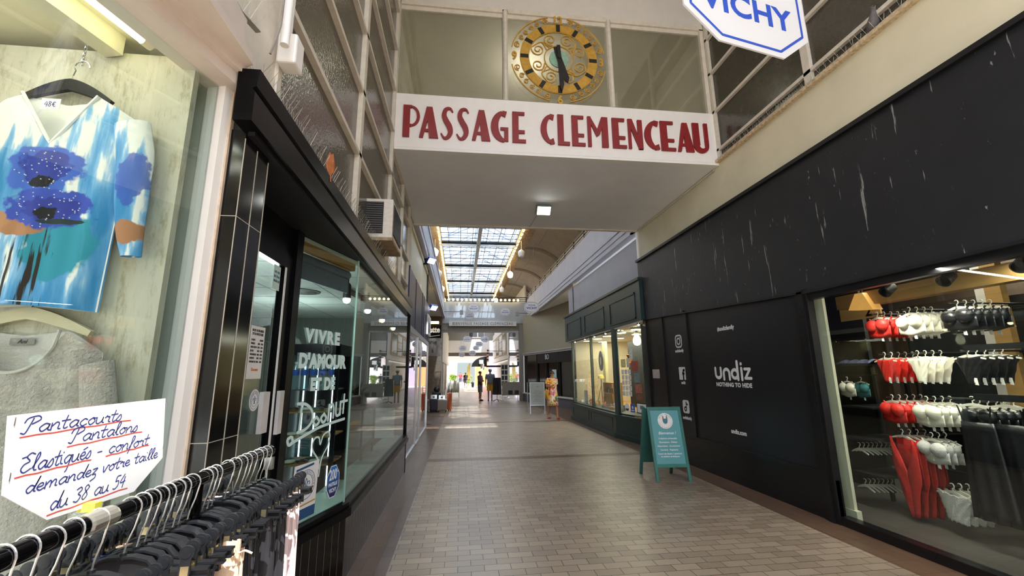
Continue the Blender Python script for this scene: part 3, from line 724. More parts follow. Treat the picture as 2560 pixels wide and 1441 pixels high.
o = MB().lathe([(.20, 2.592), (.20, 2.598), (.02, 2.6)], (-1.89, 5.23, 0), 24).lathe([(.15, 2.588), (.16, 2.592)], (-1.89, 5.23, 0), 24).lathe([(.08, 2.585), (.09, 2.59)], (-1.89, 5.23, 0), 20).build('ceiling_vent', mat('vent_dark', '2d3130', .6), smooth=True)
tag(o, 'round dark air vent in the white bakery ceiling', 'vent')
# track with spot lamps
tk = thing('lamp_track', 'bronze lamp track running along the bakery ceiling', 'lamp track', (-1.25, 5.6, 2.58))
MB().bar((-1.42, 4.0, 2.585), (-1.08, 7.6, 2.585), .09, .03).build('rail', mat('bronze_track', '5a4d33', .4, .5), tk)
M_bulb = mat('warm_bulb', 'fff2d0', .3, emit='ffe9bd', estr=9)
M_bulbc = mat('cool_bulb', 'ffffff', .3, emit='f2fbff', estr=9)
for (x, y, z, lab) in ((-1.045, 3.98, 2.30, 'black pendant spot with glowing bulb behind the corner of the bay window'), (-1.09, 5.1, 2.36, 'grey track spot, second from the corner of the bakery bay'), (-1.10, 6.1, 2.37, 'grey track spot, third from the corner of the bakery bay'), (-1.1, 7.1, 2.36, 'grey track spot at the far end of the bakery ceiling track')):
    s = thing('spot_lamp', lab, 'spot lamp', (x, y, 2.56), group='bakery spot lamps')
    MB().tube([(x, y, 2.57), (x, y, z + .14)], .012, 8).build('stem', M_darksteel, s)
    MB().lathe([(.018, z + .15), (.032, z + .13), (.036, z + .02), (.03, z + .0)], (x, y, 0), 16).build('housing', M_blackmatt if y < 4.5 else mat('grey_metal', '7c8287', .4, .5), s, smooth=True)
    MB().ball((x, y, z - .008), .034, n=14, m=8).build('bulb', M_bulb if y > 5.5 else M_bulbc, s, smooth=True)
# drinks fridge
fr_ = thing('display_fridge', 'black glass-door display fridge with pastry shelves and water bottles', 'fridge', (-1.37, 4.38, .02))
X0, X1, Ya, Yb = -1.62, -1.12, 4.15, 4.65
c = MB().box(X0, X1, Ya, Yb, .02, .28).box(X0, X1, Ya, Yb, 1.80, 1.9).box(X0, X1, Yb - .03, Yb, .02, 1.9).box(X0, X0 + .03, Ya, Yb, .02, 1.9).box(X1 - .035, X1, Ya, Ya + .035, .02, 1.9).box(X1 - .035, X1, Yb - .04, Yb, .02, 1.9)
c.build('cabinet', M_black, fr_)
for z in (.83, 1.07, 1.29): MB().box(X0 + .03, X1 - .04, Ya + .05, Yb - .04, z - .012, z).build('shelf', M_lwood, fr_)
MB().box(X0 + .03, X1 - .04, Ya + .05, Yb - .04, 1.478, 1.49).build('shelf', M_steel, fr_)
MB().box(X0 + .03, X1 - .035, Ya + .005, Ya + .01, .28, 1.8).build('door_pane', M_glass, fr_)
ld = MB(); ld2 = MB()
for xx in (X0 + .05, X0 + .17, X0 + .33): ld.box(xx, xx + .01, Yb - .055, Yb - .045, .3, 1.78)
ld.build('light_strip', mat('led_strip', 'ffffff', .4, emit='eaf4ff', estr=4), fr_)
M_dough = mat('baked_dough', 'b5793a', .7, var=.25, scale=30); M_icing = mat('white_icing', 'ece4d8', .5); M_choc = mat('chocolate_icing', '3a2016', .4)
def donut(name, x, y, z, top, lab, grp):
    d = thing(name, lab, 'doughnut', (x, y, z), group=grp)
    ring = MB(); N_, m_ = 18, 10
    rows = [[(x + (.032 + .017 * math.cos(2 * PI * j / m_)) * math.cos(2 * PI * i / N_), y + (.032 + .017 * math.cos(2 * PI * j / m_)) * math.sin(2 * PI * i / N_), z + .016 + .015 * math.sin(2 * PI * j / m_)) for j in range(m_ + 1)] for i in range(N_ + 1)]
    ring.grid(rows).build('ring', M_dough, d, smooth=True)
    rows = [[(x + (.032 + .0185 * math.cos(PI * j / 6)) * math.cos(2 * PI * i / N_), y + (.032 + .0185 * math.cos(PI * j / 6)) * math.sin(2 * PI * i / N_), z + .017 + .017 * math.sin(PI * j / 6)) for j in range(7)] for i in range(N_ + 1)]
    MB().grid(rows).build('icing', top, d, smooth=True)
k = 0
for z, nm, tops in ((.83, 'bottom', (M_icing, M_choc, M_icing, M_choc)), (1.07, 'middle', (M_icing, M_icing, M_choc)), (1.29, 'top', (M_choc, M_icing, M_choc))):
    for i, t in enumerate(tops):
        x = X0 + .095 + i * .108; y = Ya + .12
        donut('doughnut', x, y, z, t, '%s-iced doughnut, %s from the fridge hinge side on the %s pastry shelf' % ('white' if t is M_icing else 'chocolate', ('first', 'second', 'third', 'fourth')[i], nm), 'doughnuts on the %s shelf' % nm)
        if z < 1:
            donut('doughnut', x + .03, y + .13, z, M_choc if i % 2 else M_icing, '%s-iced doughnut, %s in the back row of the bottom pastry shelf' % ('chocolate' if i % 2 else 'white', ('first', 'second', 'third', 'fourth')[i]), 'doughnuts on the bottom shelf')
M_pet = glass_mat('bottle_plastic', 'dceaf2', .08, body=.25, bodycol='b9cbd6')
bt0 = None
for i in range(5):
    x = X0 + .085 + i * .082; y = Ya + .11
    lab = 'clear water bottle with blue label, %s on the fridge top shelf' % ('leftmost', 'second', 'middle one', 'fourth', 'rightmost')[i]
    if bt0 is None:
        bt0 = thing('water_bottle', lab, 'bottle', (x, y, 1.49), group='water bottles in the fridge')
        MB().lathe([(.03, 0), (.034, .01), (.034, .10), (.031, .11), (.034, .12), (.034, .18), (.012, .225), (.012, .235)], (0, 0, 0), 14).build('body', M_pet, bt0, world=False, smooth=True)
        MB().lathe([(.0345, .125), (.0348, .13), (.0348, .172), (.0345, .177)], (0, 0, 0), 14).build('label_band', mat('label_blue', '2a4fb0', .4, var=.4, scale=60), bt0, world=False, smooth=True)
        MB().lathe([(.014, .232), (.014, .25)], (0, 0, 0), 12).build('cap', M_whiteink, bt0, world=False)
    else: dup(bt0, (x, y, 1.49), label=lab)
# glass cake counter on legs
cc = thing('cake_counter', 'glazed steel cake counter on bent legs behind the long bakery window', 'counter', (-1.37, 5.9, .02))
A0, A1, B0, B1 = -1.6, -1.17, 5.5, 6.25
f_ = MB()
for x in (A0, A1):
    for y in (B0, B1): f_.bar((x, y, .75), (x, y, 1.2), .025, .025, up=(1, 0, 0))
for z in (.75, 1.2):
    f_.bar((A0, B0, z), (A1, B0, z), .025, .025).bar((A0, B1, z), (A1, B1, z), .025, .025).bar((A0, B0, z), (A0, B1, z), .025, .025).bar((A1, B0, z), (A1, B1, z), .025, .025)
f_.build('frame', M_darksteel, cc)
for x in (A0, A1):
    MB().tube([(x, B0 + .05, .02), (x, B0 + .05, .68), (x, B0 + .1, .73), (x, B1 - .1, .73), (x, B1 - .05, .68), (x, B1 - .05, .02)], .014, 8).build('leg', M_darksteel, cc)
MB().box(A0, A1, B0, B1, .93, .94).build('shelf', M_steel, cc); MB().box(A0, A1, B0, B1, .755, .765).build('shelf', M_steel, cc)
MB().box(A1 + .012, A1 + .016, B0, B1, .75, 1.2).build('pane', M_glass, cc)
for i in range(4):
    x, y, z = -1.38, 5.62 + i * .16, (.94, .94, .94, .94)[i]
    o = MB().ball((x, y, z + .035), .065, .065, .035).build('round_cake', M_dough, smooth=True); tag(o, 'round brown cake, number %s from the near end of the glazed counter' % ('one', 'two', 'three', 'four')[i], 'cake', 'cakes in the glazed counter')
# poster standing at the far end, plant
o = MB().box(-1.60, -1.06, 7.40, 7.412, .60, 1.07).build('price_poster', M_whiteink); tag(o, 'white poster with grey heading standing on the sill at the bakery far end', 'poster')
D = face_cam(-1.33, 7.397, 1.0); M_gi = mat('print_grey', '7d8488', .6)
text('BONNETS GLACÉS', .036, M_gi, D, o, align='CENTER'); text('Assortiment\nglaces gourmandes', .02, M_gi, D @ Matrix.Translation((0, -.06, 0)), o, align='CENTER', line=1.6)
pt = thing('potted_plant', 'dark leafy plant in a pot on the glazed cake counter', 'plant', (-1.3, 5.75, 1.21))
MB().lathe([(.05, 1.21), (.07, 1.33), (.06, 1.33)], (-1.3, 5.75, 0), 16).build('pot', mat('terracotta_dark', '5a4438', .7), pt)
lf = MB(); random.seed(3)
for i in range(34):
    a = random.uniform(0, 2 * PI); L_ = random.uniform(.12, .3); e = random.uniform(.2, 1.3); d = Vector((math.cos(a) * math.cos(e), math.sin(a) * math.cos(e), math.sin(e)))
    b0 = Vector((-1.3, 5.75, 1.33)); mid = b0 + d * L_ * .6; tip = b0 + d * L_ + Vector((0, 0, -.08 * L_ / .3)); s = d.cross(Vector((0, 0, 1))).normalized() * .028
    lf.add([b0, mid - s, tip, mid + s, mid + Vector((0, 0, .006))], [(0, 1, 4), (1, 2, 4), (2, 3, 4), (3, 0, 4)])
lf.build('leaves', mat('dark_leaf', '2a3a26', .5, var=.3), pt)

# ------------------------------------------------------------------ air conditioner, spikes, leaf, pipes
ac = thing('air_conditioner', 'old white boxy air conditioner sticking out of the glazed left facade', 'air conditioner', (-.9, 4.82, 3.05))
MB().box(-1.15, -.76, 4.52, 5.14, 3.07, 3.52).build('casing', mat('aged_white_metal', 'd9d4ca', .5, var=.1, scale=20), ac, bevel=.01)
g = MB().box(-1.05, -.86, 4.508, 4.522, 3.12, 3.48)
go = g.build('front_recess', M_blackmatt, ac); s = MB()
for k in range(14): s.bar((-1.04, 4.503, 3.135 + k * .0255), (-.87, 4.503, 3.135 + k * .0255), .01, .008)
s.build('louvres', mat('louvre_grey', '5c5a55', .5), ac)
s = MB().box(-.762, -.752, 4.57, 5.1, 3.12, 3.47)
s.build('side_grille', mat('grille_brown', '3a2e26', .6, var=.5, scale=120), ac); s = MB()
for k in range(16): s.box(-.754, -.748, 4.59 + k * .032, 4.6 + k * .032, 3.13, 3.46)
s.build('grille_bars', M_darksteel, ac)
MB().box(-1.12, -.75, 4.5, 5.16, 3.035, 3.07).build('base_tray', mat('rust_tray', 'a08d70', .7, var=.3, scale=15), ac)
def spikes(name, pts, n, lab, side=1, h=.12, spread=.06):
    mb = MB(); P = [Vector(p) for p in pts]; tot = [0]
    for i in range(len(P) - 1): tot.append(tot[-1] + (P[i + 1] - P[i]).length)
    for i in range(len(P) - 1): mb.bar(P[i], P[i + 1], .025, .004)
    random.seed(len(name) + n)
    for k in range(n):
        s = tot[-1] * (k + .5) / n; i = max(j for j in range(len(P) - 1) if tot[j] <= s); d = (P[i + 1] - P[i]).normalized(); b = P[i] + d * (s - tot[i]); sd = Vector((d.y, -d.x, 0))
        for q in (-1, 0, 1):
            t = b + Vector((0, 0, h)) * random.uniform(.85, 1.1) + sd * q * spread + d * random.uniform(-.025, .025)
            mb.tube([b, t], .0013, 4, caps=False)
    o = mb.build(name, mat('spike_wire', 'a9a69e', .35, .7)); return tag(o, lab, 'bird spikes')
spikes('bird_spike_strip', [(-.91, 1.75, 2.902), (-.93, 7.0, 2.868)], 150, 'long row of wire bird spikes on top of the black bakery fascia')
spikes('bird_spike_strip', [(-1.05, 5.82, 5.742), (4.0, 5.82, 5.742)], 100, 'low row of wire bird spikes along the top of the arcade name board', h=.035, spread=.008)
spikes('bird_spike_strip', [(slant(.4, .12), .4, 3.125), (slant(1.75, .12), 1.75, 3.125)], 34, 'wire bird spikes on the white cornice over the boutique window')
spikes('bird_spike_strip', [(4.02, .8, 4.907), (4.02, 5.7, 4.907)], 60, 'wire bird spikes along the rusty ledge under the right facade windows', h=.09)
lf = MB(); rows = []
for i in range(7):
    t = i / 6; w = .035 * math.sin(PI * min(1, t * .9 + .1)) + .002
    rows.append([(-.865 + w * k * .5, 2.69 + w * k, 3.05 - .15 * t + .012 * k * k - .03 * math.sin(3 * t)) for k in (-1, -.5, 0, .5, 1)])
o = MB().grid(rows).tube([(-.865, 2.69, 2.91), (-.86, 2.7, 2.86)], .003, 6).build('dry_leaf', mat('dry_leaf_orange', 'b0683a', .6, var=.25, scale=30), smooth=True, solid=.002); tag(o, 'curled orange dead leaf caught in the bird spikes', 'leaf')
pp = thing('drain_pipes', 'white pipes with junction box on the wall above the boutique', 'pipe', (-.95, 2.1, 3.2))
MB().tube([(-.99, 2.17, 3.38), (-.99, 2.17, 8.5)], .03, 10).tube([(-.93, 2.03, 3.3), (-.93, 2.03, 8.5)], .022, 10).build('pipes', M_sign, pp, smooth=True)
MB().box(-1.0, -.9, 2.1, 2.21, 3.26, 3.44).build('junction_box', M_sign, pp, bevel=.012)
wr = MB().tube(spline([(-.93, 1.9, 3.14), (-.91, 1.92, 3.3), (-.93, 1.97, 3.4), (-.92, 1.95, 3.5), (-.94, 2.0, 3.8)], 5), .006, 6)
wr.build('loose_cable', mat('old_cable', '8d8880', .6), pp)
# ------------------------------------------------------------------ boutique window (near left)
BD = Vector((.2344, .9721))                     # direction of the slanting front
def bq(y, off=0.0): return (slant(y) + BD.y * off, y - BD.x * off)
def slab(mb, ya, yb, o0, o1, z0, z1):
    a, b, c, d = bq(ya, o0), bq(yb, o0), bq(yb, o1), bq(ya, o1)
    mb.add([a + (z0,), b + (z0,), c + (z0,), d + (z0,), a + (z1,), b + (z1,), c + (z1,), d + (z1,)], [(0, 3, 2, 1), (4, 5, 6, 7), (0, 1, 5, 4), (1, 2, 6, 5), (2, 3, 7, 6), (3, 0, 4, 7)]); return mb
w = slab(MB(), 1.735, 1.79, -.05, .035, 0, 2.9); slab(w, -2, 1.79, -.05, .03, .58, .66); slab(w, -2, 1.79, -.05, .03, 2.86, 2.92)
w2 = struct('window_12', w, M_sign)
slab(MB(), -2, 1.735, -.004, .004, .66, 2.86).build('pane', M_glass, w2)
slab(MB(), -2, 1.79, -.06, .02, 0, .58).build('stall_riser', M_cream, w2)
w = MB().box(-1.04, -.99, 1.765, 1.80, 0, 2.86)
struct('trim_13', w, mat('peeling_cream', 'cbb9a2', .7, var=.15, scale=25))
co = slab(MB(), -2, 1.79, -.06, .085, 2.83, 2.885); slab(co, -2, 1.77, -.06, .11, 2.885, 2.92)
n0 = bq(-2, -.06); n1 = bq(1.80, -.06)
co.add([n0 + (2.92,), n1 + (2.92,), (-.895, 1.70, 2.92), (-.895, -2, 2.92), n0 + (2.955,), n1 + (2.955,), (-.895, 1.70, 2.955), (-.895, -2, 2.955)], [(0, 3, 2, 1), (4, 5, 6, 7), (0, 1, 5, 4), (1, 2, 6, 5), (2, 3, 7, 6), (3, 0, 4, 7)])
co.add([n0 + (2.955,), n1 + (2.955,), (-.93, 1.68, 2.955), (-.93, -2, 2.955), n0 + (3.12,), n1 + (3.12,), (-.93, 1.68, 3.12), (-.93, -2, 3.12)], [(0, 3, 2, 1), (4, 5, 6, 7), (0, 1, 5, 4), (1, 2, 6, 5), (2, 3, 7, 6), (3, 0, 4, 7)])
struct('trim_14', co, mat('pinkish_white_paint', 'd8cdc4', .6, var=.05))
def backdrop_material():
    m = mat('weathered_panel', 'cdc9b8', .7, var=.12, scale=3, stretch=(3, 3, .6)); nt = m.node_tree; N = nt.nodes.new; L = nt.links.new; b = nt.nodes['Principled BSDF']
    tc = N('ShaderNodeTexCoord'); mp = N('ShaderNodeMapping'); mp.inputs['Scale'].default_value = (14, 14, 3.5); L(tc.outputs['Object'], mp.inputs[0])
    nz = N('ShaderNodeTexNoise'); nz.inputs['Scale'].default_value = 2.2; nz.inputs['Detail'].default_value = 9; nz.inputs['Roughness'].default_value = .75; L(mp.outputs[0], nz.inputs['Vector'])
    rp = N('ShaderNodeValToRGB'); rp.color_ramp.elements[0].position = .50; rp.color_ramp.elements[0].color = (0, 0, 0, 1); rp.color_ramp.elements[1].position = .64; rp.color_ramp.elements[1].color = (1, 1, 1, 1); L(nz.outputs['Fac'], rp.inputs[0])
    mx = N('ShaderNodeMix'); mx.data_type = 'RGBA'; L(b.inputs['Base Color'].links[0].from_socket, mx.inputs['A']); mx.inputs['B'].default_value = srgb('a39a80') + (1,)
    q = N('ShaderNodeMath'); q.operation = 'MULTIPLY'; q.inputs[1].default_value = .8; L(rp.outputs[0], q.inputs[0]); L(q.outputs[0], mx.inputs['Factor']); L(mx.outputs['Result'], b.inputs['Base Color']); return m
o = MB().box(-2.9, -1.078, 1.64, 1.67, .66, 2.885).build('backdrop_panel', backdrop_material()); tag(o, 'pale weathered plaster-look panel behind the sweaters in the boutique window', 'panel')
struct('wall_boutique_side', MB().box(-3, -1.05, 1.755, 1.79, .5, 2.93), mat('jamb_grey_green', 'b3b6ac', .6, var=.05))
cm = mat('cream_ceiling', 'e3dcc0', .7, var=.03)
struct('ceiling_boutique', slab(MB(), -2, 1.7, -2.0, -.02, 2.94, 3.0), cm)
o = slab(MB(), -2, 1.56, -.335, -.26, 2.86, 2.94); struct('trim_15', o, cm)
struct('floor_boutique', slab(MB(), -2, 1.7, -2.0, -.02, .58, .66), cm)
ft = thing('fluorescent_tube', 'lit fluorescent tube on the boutique window ceiling', 'lamp', bq(1.0, -.16) + (2.93,))
slab(MB(), .35, 1.6, -.185, -.135, 2.915, 2.94).build('batten', M_sign, ft)
a, b = bq(.4, -.16), bq(1.54, -.16)
MB().tube([a + (2.90,), b + (2.90,)], .014, 12).build('tube', mat('lit_tube', 'fffbe0', .3, emit='fff6c8', estr=4), ft, smooth=True)
MB().tube([b + (2.90,), bq(1.575, -.16) + (2.90,)], .016, 12).build('end_cap', M_cream2, ft)

# ---- sweaters
def nodes_mask(nt, tc, cx, cz, rx, rz, amp, nscale, soft=.06, seed=0.0):
    N = nt.nodes.new; L = nt.links.new
    mp = N('ShaderNodeMapping'); mp.inputs['Location'].default_value = (-cx / rx, 0, -cz / rz); mp.inputs['Scale'].default_value = (1 / rx, 0, 1 / rz); L(tc, mp.inputs[0])
    ln = N('ShaderNodeVectorMath'); ln.operation = 'LENGTH'; L(mp.outputs[0], ln.inputs[0])
    nz = N('ShaderNodeTexNoise'); nz.inputs['Scale'].default_value = nscale; nz.inputs['Detail'].default_value = 4
    m2 = N('ShaderNodeMapping'); m2.inputs['Location'].default_value = (seed, seed, 0); L(tc, m2.inputs[0]); L(m2.outputs[0], nz.inputs['Vector'])
    ma = N('ShaderNodeMath'); ma.operation = 'MULTIPLY_ADD'; L(nz.outputs['Fac'], ma.inputs[0]); ma.inputs[1].default_value = amp; L(ln.outputs['Value'], ma.inputs[2])
    mr = N('ShaderNodeMapRange'); mr.inputs['From Min'].default_value = 1 + amp / 2 + soft; mr.inputs['From Max'].default_value = 1 + amp / 2 - soft; L(ma.outputs[0], mr.inputs['Value'])
    return mr.outputs[0]
def flower_cloth():
    m = bpy.data.materials.new('flower_print'); m.use_nodes = True; nt = m.node_tree; b = nt.nodes['Principled BSDF']; N = nt.nodes.new; L = nt.links.new
    b.inputs['Roughness'].default_value = .8
    tc = N('ShaderNodeTexCoord').outputs['Object']
    mp = N('ShaderNodeMapping'); mp.inputs['Scale'].default_value = (16, 4, 2.6); mp.inputs['Rotation'].default_value = (0, R(-14), 0); L(tc, mp.inputs[0])
    nz = N('ShaderNodeTexNoise'); nz.inputs['Scale'].default_value = 1.1; nz.inputs['Detail'].default_value = 5; L(mp.outputs[0], nz.inputs['Vector'])
    sp = N('ShaderNodeSeparateXYZ'); L(tc, sp.inputs[0])
    # more blue between shoulder and hem, white at the yoke
    g = N('ShaderNodeMapRange'); g.inputs['From Min'].default_value = .80; g.inputs['From Max'].default_value = .45; g.inputs['To Min'].default_value = -.16; g.inputs['To Max'].default_value = .07; L(sp.outputs[2], g.inputs['Value'])
    ad = N('ShaderNodeMath'); ad.operation = 'ADD'; L(nz.outputs['Fac'], ad.inputs[0]); L(g.outputs[0], ad.inputs[1])
    rp = N('ShaderNodeValToRGB'); L(ad.outputs[0], rp.inputs[0]); e = rp.color_ramp.elements
    e[0].position = .46; e[0].color = srgb('eef0ee') + (1,); e[1].position = .50; e[1].color = srgb('8fbfe8') + (1,)
    q = e.new(.57); q.color = srgb('5c9fd6') + (1,); q = e.new(.68); q.color = srgb('2f86c0') + (1,)
    col = rp.outputs[0]
    def over(col, mask, hexa, k=1.0):
        mx = N('ShaderNodeMix'); mx.data_type = 'RGBA'; L(col, mx.inputs['A']); mx.inputs['B'].default_value = srgb(hexa) + (1,)
        if k < 1:
            s = N('ShaderNodeMath'); s.operation = 'MULTIPLY'; s.inputs[1].default_value = k; L(mask, s.inputs[0]); mask = s.outputs[0]
        L(mask, mx.inputs['Factor']); return mx.outputs['Result']
    M_ = lambda *a, **k: nodes_mask(nt, tc, *a, **k)
    col = over(col, M_(.10, .22, .10, .13, 1.1, 14, seed=2), '2d93ad')
    col = over(col, M_(-.16, .16, .07, .14, 1.3, 18, seed=5), 'eff1f0')
    # stems
    w = N('ShaderNodeTexNoise'); w.inputs['Scale'].default_value = 1.0; w.inputs['Detail'].default_value = 3; m3 = N('ShaderNodeMapping'); m3.inputs['Scale'].default_value = (70, 1, 4); L(tc, m3.inputs[0]); L(m3.outputs[0], w.inputs['Vector'])
    th = N('ShaderNodeMapRange'); th.inputs['From Min'].default_value = .53; th.inputs['From Max'].default_value = .58; L(w.outputs['Fac'], th.inputs['Value'])
    sm = M_(.02, .12, .075, .21, .7, 20, seed=8); mu = N('ShaderNodeMath'); mu.operation = 'MULTIPLY'; L(th.outputs[0], mu.inputs[0]); L(sm, mu.inputs[1])
    col = over(col, mu.outputs[0], '2a1f18')
    col = over(col, M_(-.03, .29, .08, .035, .9, 30, seed=1), 'b07c58'); col = over(col, M_(-.12, .30, .05, .045, .9, 26, seed=4), 'b98660')
    col = over(col, M_(.30, .28, .05, .045, .9, 26, seed=6), 'b07c58')
    col = over(col, M_(.29, .48, .05, .10, 1.2, 26, seed=9), '3556b8', .85)
    col = over(col, M_(.0, .50, .115, .10, 1.1, 22, seed=3), '4468c8'); col = over(col, M_(.045, .36, .13, .075, 1.1, 22, seed=7), '3a50b6')
    col = over(col, M_(.0, .52, .08, .06, 1.2, 30, seed=12), '3140a0'); col = over(col, M_(.05, .355, .085, .045, 1.3, 30, seed=13), '2f3a9c')
    col = over(col, M_(.0, .455, .042, .022, 1.2, 60, seed=14), '0d0d14'); col = over(col, M_(.04, .34, .032, .022, 1.2, 60, seed=15), '0d0d14')
    col = over(col, M_(.09, .31, .07, .009, 1.0, 40, seed=16), '20302c')
    L(col, b.inputs['Base Color']); return m
def hair(n): return math.sin(n * 12.9898) * .5
def sweater(root, cx, y, z, neck, necktop, vdepth, sh_z, half, armp, hem, hemhalf, m, mwhite, round_=False, sl=None, thick=.035, nameb='torso'):
    """Front and back cloth of a hung sweater, two sleeves."""
    U = 33; V = 22
    def front(back):
        rows = []
        for j in range(V + 1):
            v = j / V; row = []
            for i in range(U + 1):
                u = -1 + 2 * i / U; x0 = u * half; ax = abs(x0)
                if ax < neck:
                    t = ax / neck
                    d = (vdepth * .12 if back else vdepth)
                    zt = necktop - d * ((1 - t) if not round_ or back else math.sqrt(max(0, 1 - t * t)))
                else: zt = necktop + (sh_z - necktop) * (ax - neck) / (half - neck)
                zz = zt + (hem + .012 * math.cos(u * 2.2) - zt) * v
                xx = x0 * (1 + (hemhalf / half - 1) * v)
                bulge = thick * (1 - u * u) ** .5 if abs(u) < 1 else 0
                fold = .006 * math.sin(u * 9 + v * 2.5) * v + .004 * math.sin(u * 17 + 1.3)
                row.append((cx + xx, y + (bulge * .3 if back else -bulge * (.75 + .35 * v)) - (0 if back else fold), zz))
            rows.append(row)
        return rows
    MB().grid(front(False)).build('front', m, root, smooth=True)
    MB().grid(front(True)).build('back', mwhite, root, smooth=True)
    # collar band
    nb = []
    for i in range(25):
        t = -1 + 2 * i / 24; zt = necktop - vdepth * ((1 - abs(t)) if not round_ else math.sqrt(max(0, 1 - t * t))); nb.append((cx + t * neck, y - thick * .75, zt))
    MB().tube(nb, .006, 6).build('collar', mwhite, root, smooth=True)
    if sl:
        for sg in (-1, 1):
            rows = []
            for k in range(15):
                t = k / 14; q = len(sl) - 1; i = min(q - 1, int(t * q)); f = t * q - i
                X = sl[i][0] + (sl[i + 1][0] - sl[i][0]) * f; Z = sl[i][1] + (sl[i + 1][1] - sl[i][1]) * f; W = sl[i][2] + (sl[i + 1][2] - sl[i][2]) * f
                rows.append([(cx + sg * X + W * math.cos(a) , y - .012 - .03 * math.sin(a) * (W / .06), Z + .012 * math.cos(a) * sg * (1 - t)) for a in [2 * PI * p / 18 for p in range(19)]])
            MB().grid(rows).build('sleeve', m, root, smooth=True)
M_cl = flower_cloth(); M_whitecloth = mat('white_cloth', 'e9ebea', .85, var=.03)
sw = thing('flower_sweater', 'white and blue sweater printed with violet poppies on the upper hanger', 'sweater', (-1.475, 1.6, 1.84))
sweater(sw, -1.475, 1.6, 1.84, .125, 2.645, .20, 2.57, .245, 2.28, 1.845, .232, M_cl, M_whitecloth, sl=[(.245, 2.545, .06), (.275, 2.42, .062), (.287, 2.25, .055), (.300, 2.12, .044), (.317, 2.035, .033)])
st = MB(); random.seed(11)
for i in range(90):
    a = random.uniform(0, 2 * PI); r = math.sqrt(random.random()); fx_, fz_ = ((.0, .50) if i % 2 else (.045, .36))
    u = fx_ + .1 * r * math.cos(a); st.ball((-1.475 + u, 1.6 - .028 - .012 * (1 - (u / .24) ** 2), 1.84 + fz_ + .075 * r * math.sin(a)), .0022, n=6, m=4)
st.build('rhinestones', M_whiteink, sw)['kind'] = 'stuff'
def hanger_shape(cx, y, zc, hw, drop, t, th):
    P = []
    for i in range(21):
        u = -1 + 2 * i / 20; P.append((cx + u * hw, zc - drop * (abs(u) ** 1.3) + .01 * math.cos(u * PI / 2)))
    return P
h = thing('black_hanger', 'black plastic hanger on a chain holding the flower sweater', 'hanger', (-1.475, 1.605, 2.62))
Mxz = lambda y: Matrix(((1, 0, 0, 0), (0, 0, -1, y), (0, 1, 0, 0), (0, 0, 0, 1)))          # (x,z,t)->(x, y-t, z)
MB().strip(hanger_shape(-1.478, 1.6, 2.695, .15, .055, 0, 0), [.016 + .03 * math.sin(PI * i / 20) for i in range(21)], Mxz(1.606), -.008, .008).build('arms', M_blackmatt, h)
MB().tube([(-1.478, 1.606, 2.70), (-1.478, 1.606, 2.745)] + [(-1.453 + .026 * math.cos(R(a)), 1.606, 2.785 + .026 * math.sin(R(a))) for a in range(220, -30, -25)] , .0025, 6).build('hook', M_steel, h)
chn = MB()
for k in range(15):
    z = 2.80 + k * .0135; x = -1.458 + .0004 * k; ring = [(x + (.0045 * math.cos(a) if k % 2 else 0), 1.607 + (0 if k % 2 else .0045 * math.cos(a)), z + .0085 * math.sin(a)) for a in [2 * PI * i / 10 for i in range(10)]]
    chn.tube(ring, .0016, 5, closed=True)
o = chn.build('hanging_chain', M_steel); tag(o, 'thin steel chain running from the ceiling to the black hanger', 'chain')
def price_tag(D, w, hh, s, lab, size):
    o = MB().prism([(0, 0), (w, 0), (w, hh), (0, hh)], D, 0, .001).build('price_tag', M_sign); tag(o, lab, 'price tag')
    return o
